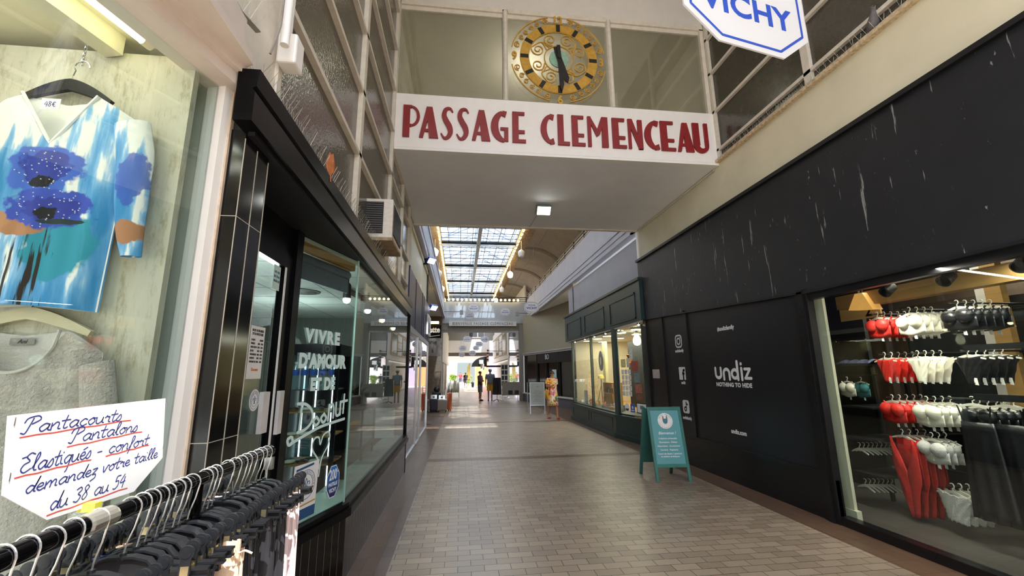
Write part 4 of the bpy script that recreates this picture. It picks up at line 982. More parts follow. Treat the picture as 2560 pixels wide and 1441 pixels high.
HAND = {
 'a': ([[(.9, .85), (.5, 1), (.1, .5), (.4, 0), (.85, .45), (.92, .95), (.88, .2), (1.1, .05)]], 1.12), 'n': ([[(0, .95), (.08, .0)], [(.08, .5), (.42, 1), (.7, .8), (.72, .12), (.95, .05)]], 1.0),
 'm': ([[(0, .95), (.08, 0)], [(.08, .5), (.38, 1), (.58, .8), (.6, .02)], [(.6, .5), (.9, 1), (1.12, .8), (1.14, .12), (1.35, .05)]], 1.4), 't': ([[(.32, 1.8), (.24, .3), (.42, 0), (.65, .15)], [(-.1, 1.1), (.7, 1.16)]], .72),
 'c': ([[(.75, .85), (.42, 1), (.06, .5), (.36, 0), (.8, .2)]], .88), 'o': ([[(.45, 1), (.06, .55), (.4, 0), (.8, .5), (.48, 1), (.72, .92), (.95, .92)]], .95),
 'u': ([[(0, .95), (.06, .2), (.36, 0), (.7, .4), (.75, .95), (.76, .2), (.98, .05)]], 1.02), 'r': ([[(0, .75), (.2, 1.05), (.3, .85), (.55, .85), (.5, .2), (.75, .05)]], .78),
 's': ([[(-.05, .15), (.4, 1), (.58, .35), (.3, -.02), (.02, .15)]], .72), 'l': ([[(0, .35), (.42, 1.6), (.32, 2.1), (.12, 1.6), (.2, .2), (.5, .05)]], .55),
 'P': ([[(-.15, 1.4), (.05, 1.95), (.85, 2.15), (1.15, 1.65), (.55, 1.15)], [(.5, 1.9), (.36, .8), (.2, .0), (-.15, .12)]], 1.25), 'E': ([[(1, 2), (.55, 2.2), (.22, 1.8), (.65, 1.25), (.15, .95), (-.02, .4), (.4, 0), (1, .35)], [(-.25, 1.75), (.2, 1.85)]], 1.15),
 'i': ([[(0, .9), (.1, .2), (.36, .05)], [(.12, 1.45), (.13, 1.52)]], .45), 'q': ([[(.8, .85), (.42, 1), (.06, .5), (.36, 0), (.75, .5), (.82, 1), (.7, -.7), (.55, -1.1)]], .98),
 'e': ([[(.05, .45), (.6, .6), (.5, .97), (.2, .9), (.05, .4), (.4, 0), (.82, .2)]], .85), 'f': ([[(.05, .2), (.5, 1.4), (.5, 1.95), (.25, 1.85), (.2, .3), (.05, -.7)]], .62),
 'd': ([[(.75, .8), (.36, 1), (.06, .5), (.36, 0), (.75, .5), (1.05, 2.1), (.82, .3), (1.02, .05)]], 1.05), 'z': ([[(.05, .95), (.62, 1), (.12, .15), (.52, .12), (.6, -.45), (.1, -.85)]], .78),
 'v': ([[(0, 1), (.26, 0), (.62, 1), (.85, .92)]], .85), '3': ([[(.05, 1.6), (.5, 1.8), (.7, 1.4), (.35, 1), (.75, .6), (.45, 0), (0, .15)]], .95), '8': ([[(.7, 1.5), (.4, 1.85), (.15, 1.45), (.65, .55), (.35, 0), (.08, .45), (.7, 1.5)]], .95),
 '5': ([[(.75, 1.8), (.25, 1.75), (.15, 1.05)], [(.15, 1.05), (.6, 1.05), (.65, .4), (.3, 0), (0, .1)]], .9), '4': ([[(.5, 1.8), (.05, .7), (.8, .75)], [(.65, 1.4), (.55, -.1)]], .9), '-': ([[(0, .55), (.5, .6)]], .8), ' ': ([], .65),
 '\u20ac': ([[(.85, 1.5), (.45, 1.7), (.2, .9), (.45, .05), (.85, .2)], [(0, 1.05), (.6, 1.05)], [(0, .7), (.55, .7)]], 1.0)}
HAND['\u00e9'] = (HAND['e'][0] + [[(.25, 1.3), (.7, 1.55)]], .85)
def handwrite(mb, s, u0, u1, v, M, hx, pen, slant_=.14):
    tot = sum(HAND[c][1] for c in s); k = (u1 - u0) / tot; x = 0
    for c in s:
        for st in HAND[c][0]:
            P = [(u0 + (x + px + slant_ * py) * k, v + py * hx) for px, py in st]
            Q = spline(P, 5) if len(P) > 2 else [Vector(p) for p in P]
            mb.pen([tuple(q) for q in Q], pen, M, 0, .00003, 6)
        x += HAND[c][1]
    return mb
M_penblue = mat('pen_blue', '2c3a86', .5); M_penred = mat('pen_red', 'd9493f', .5)
D = face_cam(-1.515, 1.556, 2.567)
o = price_tag(D, .062, .045, '48', 'small white price tag pinned in the flower sweater neckline', .02)
handwrite(MB(), '48\u20ac', .012, .05, .013, D @ Matrix.Translation((0, 0, .0012)), .011, .0022, 0).build('handwriting', M_penblue, o)
# grey knit sweater below, wooden hanger
M_knit = mat('grey_knit', 'b4ada6', .95, var=.12, scale=60, bump=.9, bscale=110); M_knit2 = mat('pale_knit_lining', 'c6c2bd', .9, var=.05, bump=.4, bscale=160)
sw2 = thing('knit_sweater', 'grey beige knitted sweater on the lower wooden hanger behind the paper sign', 'sweater', (-1.46, 1.6, 1.0))
sweater(sw2, -1.455, 1.6, 1.0, .135, 1.775, .14, 1.70, .255, 1.4, .98, .26, M_knit, M_knit2, round_=True, sl=[(.25, 1.665, .05), (.285, 1.5, .055), (.292, 1.3, .05), (.295, 1.1, .042)], thick=.04)
D = face_cam(-1.492, 1.606, 1.728)
MB().prism([(0, 0), (.074, 0), (.074, .022), (0, .022)], D, 0, .001).build('neck_label', mat('label_grey', '8d8982', .7), sw2)
text('Ani', .02, M_dk, D @ Matrix.Translation((.037, .0045, .0015)), sw2, align='CENTER', shear=.3)
h = thing('wooden_hanger', 'cream wooden hanger inside the grey knitted sweater', 'hanger', (-1.455, 1.605, 1.75))
MB().strip(hanger_shape(-1.455, 1.6, 1.825, .20, .06, 0, 0), [.02 + .022 * math.sin(PI * i / 20) for i in range(21)], Mxz(1.6075), -.009, .007).build('arms', mat('cream_wood', 'c9bf9d', .5, var=.08), h)
MB().tube([(-1.455, 1.606, 1.83), (-1.455, 1.606, 1.845), (-1.44, 1.606, 1.872), (-1.455, 1.606, 1.89)], .0022, 6).build('hook', M_steel, h)
D = face_cam(-1.555, 1.552, 1.672)
o = price_tag(D, .062, .05, '8', 'beige price tag on the grey knitted sweater', .02)
handwrite(MB(), '38\u20ac', .008, .058, .017, D @ Matrix.Translation((0, 0, .0012)), .012, .0024, 0).build('handwriting', M_dk, o)
MB().pen([(.008, .008), (.055, .010)], .003, D @ Matrix.Translation((0, 0, .0012)), 0, .0004).build('underline', M_penred, o)

# ------------------------------------------------------------------ clothes rail
BX, BZ = -.62, 1.376
rk = thing('clothes_rail', 'chrome black clothes rail in front of the boutique', 'clothes rail', (BX, .8, 0))
M_chrome = mat('black_chrome', '1c1c1e', .08, .9, var=.05)
MB().tube([(BX, -.2, BZ), (BX, 1.545, BZ)], .016, 20).build('top_bar', M_chrome, rk, smooth=True)
MB().tube([(BX, 1.545, BZ), (BX, 1.556, BZ)], .0175, 20).build('end_cap', M_chrome, rk, smooth=True)
MB().box(BX - .006, BX + .02, 1.535, 1.55, BZ - .055, BZ - .018).build('end_bracket', M_steel, rk)
for yy in (1.165, -.1): MB().tube([(BX, yy, .05), (BX, yy, BZ - .014)], .0135, 16).build('post', M_chrome, rk, smooth=True)
MB().tube([(BX, -.15, .05), (BX, 1.2, .05)], .015, 12).build('floor_bar', M_chrome, rk, smooth=True)
for yy in (1.165, -.1): MB().tube([(BX - .22, yy, .03), (BX, yy, .05), (BX + .22, yy, .03)], .014, 12).tube([(BX - .22, yy, 0), (BX - .22, yy, .03)], .016, 10).tube([(BX + .22, yy, 0), (BX + .22, yy, .03)], .016, 10).build('foot', M_chrome, rk, smooth=True)
MB().lathe([(.0172, .845), (.0185, .85), (.0182, .90), (.0172, .905)], (BX, 0, BZ), 16, axis='Y').build('tape_wrap', glass_mat('clear_tape', 'e8e8e0', .25, .15, body=.25, bodycol='d8d4c4'), rk)
# clip hangers
M_plast = mat('black_plastic', '17181b', .38, var=.15, scale=30); M_wire = mat('hook_wire', 'd6d6d4', .25, .85, var=.05); M_spring = mat('clip_spring', 'c2b48e', .3, .9)
hg0 = thing('clip_hanger', 'x', 'hanger', (BX, .95, BZ), group='clip hangers on the clothes rail')
def hm(): return MB()
zz = -.112
wire = [(.0185 * math.cos(R(a)), 0, .0185 * math.sin(R(a)) + .0005) for a in range(200, -21, -20)] + [(.012, 0, -.035), (.004, 0, -.06), (0, 0, -.088)]
MB().tube(wire, .0016, 6).build('hook', M_wire, hg0, world=False, smooth=True)
cen = [(-.15, zz - .014), (-.15, zz), (-.085, zz), (-.06, zz + .004), (-.045, zz + .02), (-.02, zz + .027), (.02, zz + .027), (.045, zz + .02), (.06, zz + .004), (.085, zz), (.15, zz), (.15, zz - .014)]
MB().prism(list(reversed(cen)), Mxz(0), -.003, .003).strip([(x, z) for x, z in cen[1:-1]], .004, Mxz(0), -.008, .008).strip([(-.15, zz - .014), (.15, zz - .014)], .004, Mxz(0), -.008, .008).lathe([(.006, -.09), (.006, -.078)], (0, 0, 0), 10).build('body', M_plast, hg0, world=False)
for sg in (-1, 1):
    c = MB(); cx = sg * .112
    for yy, tz in ((-.0115, .030), (.0115, .034)):
        c.strip([(cx, zz - .045), (cx, zz + tz)], [.020, .018], Mxz(yy), -.0018, .0018)
        c.lathe([(.0135, yy - .002), (.0135, yy + .002)], (cx, 0, zz + tz), 16, axis='Y'); c.lathe([(.009, yy - .003), (.009, yy + .003)], (cx, 0, zz + tz), 14, axis='Y')
    cl = c.build('clip', M_plast, hg0, world=False)
    MB().box(cx - .007, cx + .007, -.0135, .0135, zz - .01, zz + .008).build('spring', M_spring, cl, world=False)
ys = [.72, .755, .79, .83, .88, .95, .98, 1.005, 1.03, 1.055, 1.085, 1.105, 1.137, 1.192, 1.215, 1.24, 1.30, 1.335, 1.365, 1.40, 1.43, 1.47, 1.50, 1.53]
ORD = ['first', 'second', 'third', 'fourth', 'fifth', 'sixth', 'seventh', 'eighth', 'ninth', 'tenth', 'eleventh', 'twelfth', 'thirteenth', 'fourteenth', 'fifteenth', 'sixteenth', 'seventeenth', 'eighteenth', 'nineteenth', 'twentieth', 'twenty-first', 'twenty-second', 'twenty-third', 'twenty-fourth', 'twenty-fifth']
random.seed(4)
for i, y in enumerate(ys):
    lab = 'black clip hanger with wire hook, %s from the bakery end of the rail' % ORD[len(ys) - 1 - i]
    hh = hg0 if i == 0 else dup(hg0)
    hh.location = (BX + random.uniform(-.002, .002), y, BZ); hh.rotation_euler = (0, R(random.uniform(-1.5, 1.5)), R(random.uniform(-7, 7))); hh['label'] = lab
# trousers
def trousers(nm, mt, x, y, lab, seed, top=1.262, bot=.32, w=.125):
    t = thing(nm, lab, 'trousers', (x, y, bot), group='trousers hung on the clothes rail')
    random.seed(seed); ph = [random.uniform(0, 6.28) for _ in range(6)]; rows = []; N_ = 48
    for j in range(26):
        v = j / 25; z = top + (bot - top) * v; ww = w * (1 + .10 * v - .05 * math.exp(-v * 20)); dp = .005 + .007 * min(1, v * 6)
        row = []
        for i in range(N_ + 1):
            a = 2 * PI * i / N_; amp = .0035 * min(1, .3 + v * 3)
            rip = amp * math.sin(9 * a + ph[0] + v * 1.5) + amp * .7 * math.sin(15 * a + ph[1]) + (.003 * math.sin(26 * a + ph[2]) if v < .09 else 0)
            row.append((x + ww * math.cos(a) + rip * .5, y + dp * math.sin(a) + rip, z))
        rows.append(row)
    MB().grid(rows).build('legs', mt, t, smooth=True)
    rows = []
    for j in range(9):
        v = j / 8; z = top + .004 - .05 * v; row = []
        for i in range(N_ * 2 + 1):
            a = 2 * PI * i / (N_ * 2); rip = .0035 * math.sin(34 * a + ph[3]) * (1 - .3 * math.cos(v * 12)); row.append((x + (w * .97 + .003) * math.cos(a), y + (.0125 + .003 * math.sin(v * PI * 2)) * math.sin(a) + rip, z))
        rows.append(row)
    MB().grid(rows).build('waistband', mt, t, smooth=True)
    return t
M_beige = mat('beige_cotton', 'd9bda3', .9, var=.06, bump=.15, bscale=200); M_pink = mat('pale_pink_cotton', 'd3bfc0', .9, var=.04, bump=.1, bscale=200)
M_blk = mat('black_jersey', '1b1b20', .75, var=.2, scale=40); M_navyf = mat('navy_floral', '30406f', .9, var=.7, scale=70)
for y, m_, lab in ((1.03, M_navyf, 'navy floral trousers in front of the beige pairs'), (1.085, M_beige, 'beige gathered trousers with drawstring waist between navy and black pairs'), (1.105, M_beige, 'second beige gathered trousers pressed against the black pairs'),
                   (1.137, M_blk, 'black trousers, closest to the beige pairs'), (1.192, M_blk, 'black trousers, second behind the beige pairs'), (1.215, M_blk, 'black trousers just past the rail post'), (1.24, M_blk, 'black trousers, second past the rail post'), (1.30, M_blk, 'black trousers, fourth before the pink pairs'), (1.335, M_blk, 'black trousers, third before the pink pairs'), (1.365, M_blk, 'black trousers, second before the pink pairs'), (1.40, M_blk, 'black trousers touching the first pink pair'),
                   (1.43, M_pink, 'pale pink trousers next to the black pairs'), (1.47, M_pink, 'pale pink trousers, second from the rail end'), (1.50, M_pink, 'pale pink trousers hanging at the bakery end of the rail')):
    tt = trousers('trousers', m_, BX + (.022 if m_ is M_beige else 0), y, lab, int(y * 1000), bot=.30 if m_ is not M_pink else .34)
    if m_ is M_beige and y < 1.09:
        MB().tube(spline([(BX + .122, y - .012, 1.255), (BX + .14, y - .02, 1.262), (BX + .15, y - .015, 1.245), (BX + .165, y - .02, 1.250), (BX + .18, y - .02, 1.244)], 5), .0022, 6).build('drawstring', M_beige, tt)
# handwritten sign clipped on the bar
sg_ = thing('handwritten_card', 'white paper card with blue handwriting about trousers standing on the rail', 'sign card', (-.63, .86, BZ + .016))
CX = -.66
card = [(.747, 1.452), (.828, 1.394), (1.016, 1.389), (1.09, 1.441), (1.071, 1.571), (.731, 1.565)]
C0 = face_right(CX, 0, 0)
MB().prism(card, C0, -.0015, .0).build('card', mat('card_paper', 'f3f3f2', .6, var=.01), sg_)
CI = face_right(CX + .0002, 0, 0)
hw = MB(8e-6)
for s, a, b, v, hx in (('Pantacourts', .757, .95, 1.536, .0115), ('Pantalons', .843, .998, 1.5095, .0115), ('Elastiqu\u00e9s', .766, .892, 1.4775, .0125), ('- confort', .905, 1.036, 1.4775, .0115), ('demandez votre taille', .78, 1.072, 1.445, .0105), ('du 38 au 54', .828, .986, 1.4075, .0125)): handwrite(hw, s, a, b, v, CI, hx, .0021)
hw.build('blue_handwriting', M_penblue, sg_)
ul = MB(8e-6)
for a, b in (((.755, 1.531), (.975, 1.534)), ((.84, 1.504), (1.012, 1.507)), ((.76, 1.4725), (.894, 1.474)), ((.927, 1.4735), (1.038, 1.4765)), ((.826, 1.401), (.995, 1.4015))):
    ul.pen([(a[0] + (b[0] - a[0]) * i / 8, a[1] + (b[1] - a[1]) * i / 8 + .0008 * math.sin(i * 2.1)) for i in range(9)], .0020, CI, 0, .00003, 6)
ul.build('red_underlines', M_penred, sg_)
sp = MB(8e-6)
for u, v in ((.742, 1.55), (.752, 1.47), (1.078, 1.55), (1.086, 1.46)): sp.strip([(u, v), (u, v + .012)], .0009, CI, 0, .0005)
sp.build('staples', M_steel, sg_)
MB().box(CX - .007, CX - .002, .895, .907, BZ + .016, 1.45).build('stick', M_steel, sg_)
MB().box(CX - .008, CX + .02, .893, .909, BZ + .010, BZ + .024).build('yellow_clip', mat('yellow_plastic', 'd9d04a', .4), sg_)
# ------------------------------------------------------------------ arcade name letters (deco shapes) on the footbridge board
LZ0, LZ1 = 5.022, 5.535
LH = LZ1 - LZ0
MS = face_cam(0, 5.78, LZ0)
def deco(ch, a, b):
    """Heavy left, light right art-deco capitals inside [a, b] x [0, LH]."""
    w, h = b - a, LH; m = MB(); T = .03
    def poly(P): m.prism([(a + x * w, y * h) for x, y in P], MS, 0, T)
    def bow(cx, cy, rx, ry, a0, a1, w0, w1, wm=None):
        P = arc(a + cx * w, cy * h, rx * w, a0, a1, 18, ry * h); n = len(P); wm = wm or max(w0, w1)
        W = [(w0 + (wm - w0) * (i / (n - 1) * 2) if i < n / 2 else w1 + (wm - w1) * ((n - 1 - i) / (n - 1) * 2)) * w for i in range(n)]
        m.strip(P, W, MS, 0, T)
    if ch == 'P':
        poly([(0, 0), (.40, 0), (.40, 1), (0, 1)]); bow(.46, .66, .45, .30, 90, -90, .10, .10, .19); poly([(.38, .92), (.5, .92), (.5, 1), (.38, 1)]); poly([(.38, .32), (.5, .32), (.5, .40), (.38, .40)])
    if ch == 'A':
        poly([(0, 0), (.20, 0), (.46, .62), (.40, .98), (.36, .98)]); poly([(.36, .98), (.52, 0), (1, 0), (.66, .98)]); poly([(.12, .19), (.6, .19), (.6, .27), (.15, .27)]); poly([(.30, .72), (.36, .98), (.66, .98), (.6, .6), (.45, .5)])
    if ch == 'S':
        P = spline([(a + x * w, y * h) for x, y in ((.92, .86), (.70, .97), (.36, .93), (.24, .74), (.42, .56), (.66, .40), (.76, .22), (.58, .06), (.28, .02), (.02, .16))], 5); n = len(P)
        m.strip([tuple(p) for p in P], [(.10 + .34 * math.sin(PI * i / (n - 1)) ** 1.3) * w for i in range(n)], MS, 0, T)
    if ch == 'C':
        P = arc(a + .98 * w, .5 * h, .74 * w, 112, 248, 22, .47 * h); n = len(P)
        m.strip(P, [(.20 + .22 * math.sin(PI * i / (n - 1))) * w for i in range(n)], MS, 0, T); poly([(.66, .86), (.92, .80), (1, .97), (.70, 1.0)]); poly([(.66, .14), (.92, .20), (1, .03), (.70, 0)])
    if ch == 'G':
        P = arc(a + .86 * w, .5 * h, .66 * w, 108, 262, 22, .47 * h); n = len(P)
        m.strip(P, [(.18 + .26 * math.sin(PI * i / (n - 1))) * w for i in range(n)], MS, 0, T); poly([(.62, .86), (.82, .80), (.92, .98), (.66, 1.0)]); poly([(.76, .02), (1, .02), (1, .46), (.76, .46)]); poly([(.54, .38), (.9, .38), (.9, .46), (.54, .46)])
    if ch == 'E':
        poly([(0, 0), (.46, 0), (.46, 1), (0, 1)]); poly([(.4, .90), (.92, .90), (.92, 1), (.4, 1)]); poly([(.4, .30), (.92, .30), (.92, .40), (.4, .40)]); poly([(.4, 0), (1, 0), (1, .10), (.4, .10)])
    if ch == 'L':
        poly([(0, 0), (.5, 0), (.5, 1), (0, 1)]); poly([(.4, 0), (1, 0), (1, .11), (.4, .11)])
    if ch == 'M':
        poly([(0, 0), (.17, 0), (.17, 1), (0, 1)]); poly([(0, 1), (.14, 1), (.60, .42), (.44, .34)]); poly([(.44, .34), (.60, .42), (.88, 1), (.70, 1), (.42, .5)]); poly([(.68, 0), (1, 0), (1, 1), (.72, 1)])
    if ch == 'N':
        poly([(0, 0), (.20, 0), (.20, 1), (0, 1)]); poly([(0, 1), (.30, 1), (1, 0), (.72, 0), (.16, .74)]); poly([(.68, .0), (1, 0), (1, .98), (.68, .98)])
    if ch == 'U':
        poly([(0, .24), (.42, .24), (.42, 1), (0, 1)]); poly([(.76, .24), (1, .24), (1, 1), (.76, 1)]); P = arc(a + .54 * w, .25 * h, .35 * w, 180, 360, 16, .19 * h); n = len(P)
        m.strip(P, [(.38 - .17 * i / (n - 1)) * w for i in range(n)], MS, 0, T)
    return m
xs_ = [('P', -.886, -.645), ('A', -.649, -.37), ('S', -.335, -.149), ('S', -.104, .084), ('A', .124, .4), ('G', .412, .671), ('E', .734, .939), ('C', 1.163, 1.384), ('L', 1.436, 1.62), ('E', 1.659, 1.866), ('M', 1.91, 2.235), ('E', 2.306, 2.529), ('N', 2.564, 2.797), ('C', 2.823, 3.073), ('E', 3.099, 3.337), ('A', 3.372, 3.646), ('U', 3.644, 3.901)]
for c, a, b in xs_: deco(c, a, b).build('letter', M_red, sign)

# ------------------------------------------------------------------ clock
ck = thing('clock', 'large gilt scrollwork clock with black hour marks on the middle footbridge window', 'clock', (1.5, 5.80, 6.545))
KC = face_cam(1.5, 5.80, 6.545)
rg = MB().strip(arc(0, 0, .558, 0, 360, 72), .125, KC, 0, .03)
rg.build('hour_ring', M_gold, ck)
bk = MB()
for k in range(12):
    a = R(90 - 30 * k); bk.strip([(.495 * math.cos(a), .495 * math.sin(a)), (.622 * math.cos(a), .622 * math.sin(a))], .065, KC, .001, .034)
bk.build('hour_marks', M_ink, ck)
sc_ = MB()
def scroll(P, wd=.017): sc_.strip([tuple(q) for q in spline(P, 5)], wd, KC, .004, .022)
sc_.strip(arc(0, 0, .235, 0, 360, 48), .016, KC, .004, .022); sc_.strip(arc(0, 0, .49, 0, 360, 64), .012, KC, .004, .024); sc_.strip(arc(0, 0, .625, 0, 360, 72), .012, KC, .004, .024)
def spiral(cx, cy, r0, r1, a0, turns, n=22): return [(cx + (r0 + (r1 - r0) * i / n) * math.cos(R(a0 + 360 * turns * i / n)), cy + (r0 + (r1 - r0) * i / n) * math.sin(R(a0 + 360 * turns * i / n))) for i in range(n + 1)]
for k in range(8):
    a = 45 * k + 22; s = 1 if k % 2 else -1; cx, cy = .365 * math.cos(R(a)), .365 * math.sin(R(a))
    sc_.strip(spiral(cx, cy, .11, .02, a + 180 * (s < 0), s * 1.6, 30), .015, KC, .004, .022)
    b0 = (cx + .11 * math.cos(R(a + 180 * (s < 0))), cy + .11 * math.sin(R(a + 180 * (s < 0)))); a2 = a - 45 * s * .5
    scroll([b0, (.40 * math.cos(R(a2)), .40 * math.sin(R(a2))), (.25 * math.cos(R(a2 + 8 * s)), .25 * math.sin(R(a2 + 8 * s)))], .014)
for q in range(4):
    c0 = 90 * q
    sc_.strip(arc(0, 0, .775, c0 + 12, c0 + 78, 24), .016, KC, .004, .022)
    for s, aa in ((1, c0 + 17), (-1, c0 + 73)):
        cx, cy = .70 * math.cos(R(aa)), .70 * math.sin(R(aa)); sc_.strip(spiral(cx, cy, .055, .012, aa + 90 * s, -s * 1.5), .012, KC, .004, .022)
    for aa in (c0 + 30, c0 + 40, c0 + 50, c0 + 60):
        cx, cy = .695 * math.cos(R(aa)), .695 * math.sin(R(aa)); sc_.strip(spiral(cx, cy, .045, .01, aa + 180, 1.5 if aa < c0 + 45 else -1.5), .011, KC, .004, .022)
sc_.build('scrollwork', M_gold, ck)
MB().prism(arc(0, 0, .155, 0, 360, 36)[:-1], KC, 0, .02).build('centre_disc', mat('verdigris', '8fb8a0', .6, var=.15, scale=20), ck)
for s, x, y in (('12', 0, .655), ('3', .70, -.075), ('6', 0, -.80), ('9', -.72, -.065)):
    text(s, .20, M_gold, KC @ Matrix.Translation((x, y, .012)), ck, 'numeral', .01, .006, 'CENTER', sx=.85)
def hand(name, ang, tail, tip, w, t0):
    H_ = KC @ Matrix.Rotation(R(-ang), 4, 'Z'); MB().prism([(-w * .8, -tail), (w * .8, -tail), (w, tip * .55), (w * 1.1, tip * .8), (0, tip), (-w * 1.1, tip * .8), (-w, tip * .55)], H_, t0, t0 + .012).build(name, M_ink, ck)
hand('hour_hand', 164, .20, .47, .045, .036); hand('minute_hand', 177.5, .22, .62, .034, .052)
MB().lathe([(.03, .03), (.03, .075)], (0, 0, 0), 16).xf(KC).build('hub', M_ink, ck)

# ------------------------------------------------------------------ octagon advertising signs
M_board = bpy.data.materials.new('thin_foam_board'); M_board.use_nodes = True
_b = M_board.node_tree.nodes['Principled BSDF']; _b.inputs['Base Color'].default_value = srgb('f4f3f1') + (1,); _b.inputs['Roughness'].default_value = .5
_t = M_board.node_tree.nodes.new('ShaderNodeBsdfTranslucent'); _t.inputs['Color'].default_value = (.9, .9, .92, 1); _x = M_board.node_tree.nodes.new('ShaderNodeMixShader'); _n = M_board.node_tree.nodes.new('ShaderNodeTexNoise')
_r = M_board.node_tree.nodes.new('ShaderNodeMapRange'); _r.inputs['To Min'].default_value = .3; _r.inputs['To Max'].default_value = .4
M_board.node_tree.links.new(_n.outputs['Fac'], _r.inputs['Value']); M_board.node_tree.links.new(_r.outputs[0], _x.inputs[0]); M_board.node_tree.links.new(_b.outputs[0], _x.inputs[1]); M_board.node_tree.links.new(_t.outputs[0], _x.inputs[2])
M_board.node_tree.links.new(_x.outputs[0], M_board.node_tree.nodes['Material Output'].inputs['Surface'])
def oct_sign(name, lab, o, d, W, Hh, group=None, wires=None, two=True):
    M = frame(o, d); t = thing(name, lab, 'hanging sign', o, group=group); c, e = .24, .25
    MB().prism(OCT(W, Hh, 0, 0, c, e), M, -.012, .0).build('board', M_board, t)
    q = OCT(W * .90, Hh * .88, 0, 0, c, e); q = q + [q[0], q[1]]
    m = MB()
    for i in range(8): m.strip([q[i], q[i + 1]], W * .017, M, .0005, .002); m.prism([(q[i][0] + W * .0085 * math.cos(a), q[i][1] + W * .0085 * math.sin(a)) for a in [PI / 4 * k for k in range(8)]], M, .0005, .002)
    mb_ = mat('vichy_blue', '2a4fb5', .4, var=.03); m.build('border_line', mb_, t)
    text('VICHY', W * .225, mb_, M @ Matrix.Translation((0, -Hh * .20, .001)), t, 'lettering', .0008, W * .006, 'CENTER', spacing=1.05, sx=1.08)
    text('PASTILLES', W * .105, mb_, M @ Matrix.Translation((0, Hh * .13, .001)), t, 'lettering', .0008, W * .003, 'CENTER', sx=1.05)
    if wires:
        w = MB()
        for x, z in wires: w.tube([M @ Vector((x, Hh / 2 - .02, -.006)), (M @ Vector((x, 0, -.006))).to_3d().lerp(M @ Vector((x, 0, -.006)), 1) * 1 if False else Vector(((M @ Vector((x, 0, -.006))).x, (M @ Vector((x, 0, -.006))).y, z))], .0025, 6)
        w.build('suspension_wires', M_steel, t)
    return t
dv = Vector((.98112, .19339, 0)); ctr = Vector((1.649, 2.2, 3.731)) + dv * .28
near_sign = oct_sign('octagonal_sign', 'large white octagonal sign with blue lettering hanging high before the clock', (ctr.x, ctr.y, 3.731 + .40), dv, 1.08, .80, 'octagonal hanging signs', [(-.25, 8.58), (.25, 8.58)])

# ------------------------------------------------------------------ pigeons
def pigeon(loc, rz, lab, squat=1.0):
    p = thing('pigeon', lab, 'pigeon', loc, rz, group=None)
    prof = [(-.15, .030, .012), (-.11, .035, .022), (-.06, .05, .045), (0, .07, .06), (.05, .085, .058), (.085, .115, .042), (.105, .145, .028), (.118, .168, .024), (.135, .182, .022), (.152, .183, .013), (.16, .181, .004)]
    rows = []
    for x, z, r in prof: rows.append([(x, r * .82 * math.cos(a), z * squat + r * math.sin(a)) for a in [2 * PI * k / 16 for k in range(17)]])
    MB().grid(rows).build('body', mat('pigeon_grey', '6e6a6c', .7, var=.35, scale=14), p, world=False, smooth=True)
    w = MB()
    for s in (-1, 1):
        rows = [[(x, s * (.036 + .018 * math.sin(PI * min(1, max(0, (x + .14) / .2)))) * (1 - abs(v - .5) * .5), (.03 + .055 * v + .04 * (x + .13) * .8) * squat + .01) for v in (0, .25, .5, .75, 1)] for x in (-.15, -.11, -.06, 0, .04, .06)]
        w.grid(rows)
    w.build('wings', mat('pigeon_wing', '575358', .7, var=.3, scale=20), p, world=False, smooth=True, solid=.006)
    MB().tube([(.158, 0, .18 * squat), (.182, 0, .174 * squat)], [.006, .001], 8).build('beak', mat('beak', '3b3634', .5), p, world=False)
    MB().ball((.14, .019, .187 * squat), .0035).ball((.14, -.019, .187 * squat), .0035).build('eyes', mat('orange_eye', 'c0622a', .3), p, world=False)
    lg = MB()
    for s in (-1, 1):
        lg.tube([(.01, s * .02, .03), (.012, s * .02, .004)], .004, 6)
        for a in (-.5, 0, .5): lg.tube([(.012, s * .02, .004), (.012 + .028 * math.cos(a), s * .02 + .028 * math.sin(a), .003)], .0025, 5)
    lg.build('legs', mat('pigeon_leg', 'a05a4a', .6), p, world=False)
    return p
pigeon((4.045, 3.17, 4.905), R(-128), 'grey pigeon perched on the rusty ledge under the right facade windows')
pigeon((3.82, 5.985, 5.745), R(20), 'dark pigeon sitting behind the glass at the right end of the clock window', .75)
MB().box(3.5, 3.98, 5.90, 6.2, 4.98, 5.744).build('ledge_block', M_room, cw)

# ------------------------------------------------------------------ lingerie shop: black boarded window with lettering
UP = lambda y, z, d=4.058: face_left(d, y, z)
pan = MB().box(4.0585, 4.0598, 4.58, 7.16, .5, 2.6).build('black_window_panel', mat('satin_black_film', '15161c', .38, var=.1, scale=2)); tag(pan, 'large black panel with white shop logo filling the lingerie shop front', 'panel')
def ustroke(mb, P, w, M): mb.pen([tuple(q) for q in P], w, M, 0, .0012, 12)
U = UP(6.486, 1.487); lg = MB(); W_ = .047
k = .17
ustroke(lg, [(0.025, k), (.025, .065)] + arc(.095, .075, .07, 180, 360, 12, .055) + [(.165, k)], W_, U)
ustroke(lg, [(.235, .0)] + [(.235, .09)] + arc(.305, .09, .07, 180, 0, 12, .062) + [(.375, 0)], W_, U)
ustroke(lg, arc(.505, .08, .07, 0, 360, 24, .062), W_, U); ustroke(lg, [(.575, .26), (.575, .0)], W_, U)
ustroke(lg, [(.665, k - .01), (.665, 0)], W_, U); ustroke(lg, [(.665, .225), (.665, .2251)], W_ * 1.05, U)
ustroke(lg, [(.735, k - .02), (.85, k - .02)], W_ * .85, U); ustroke(lg, [(.85, k - .02), (.74, .02)], W_ * .85, U); ustroke(lg, [(.735, .02), (.865, .02)], W_ * .85, U)
lg.build('logo', M_whiteink, pan)
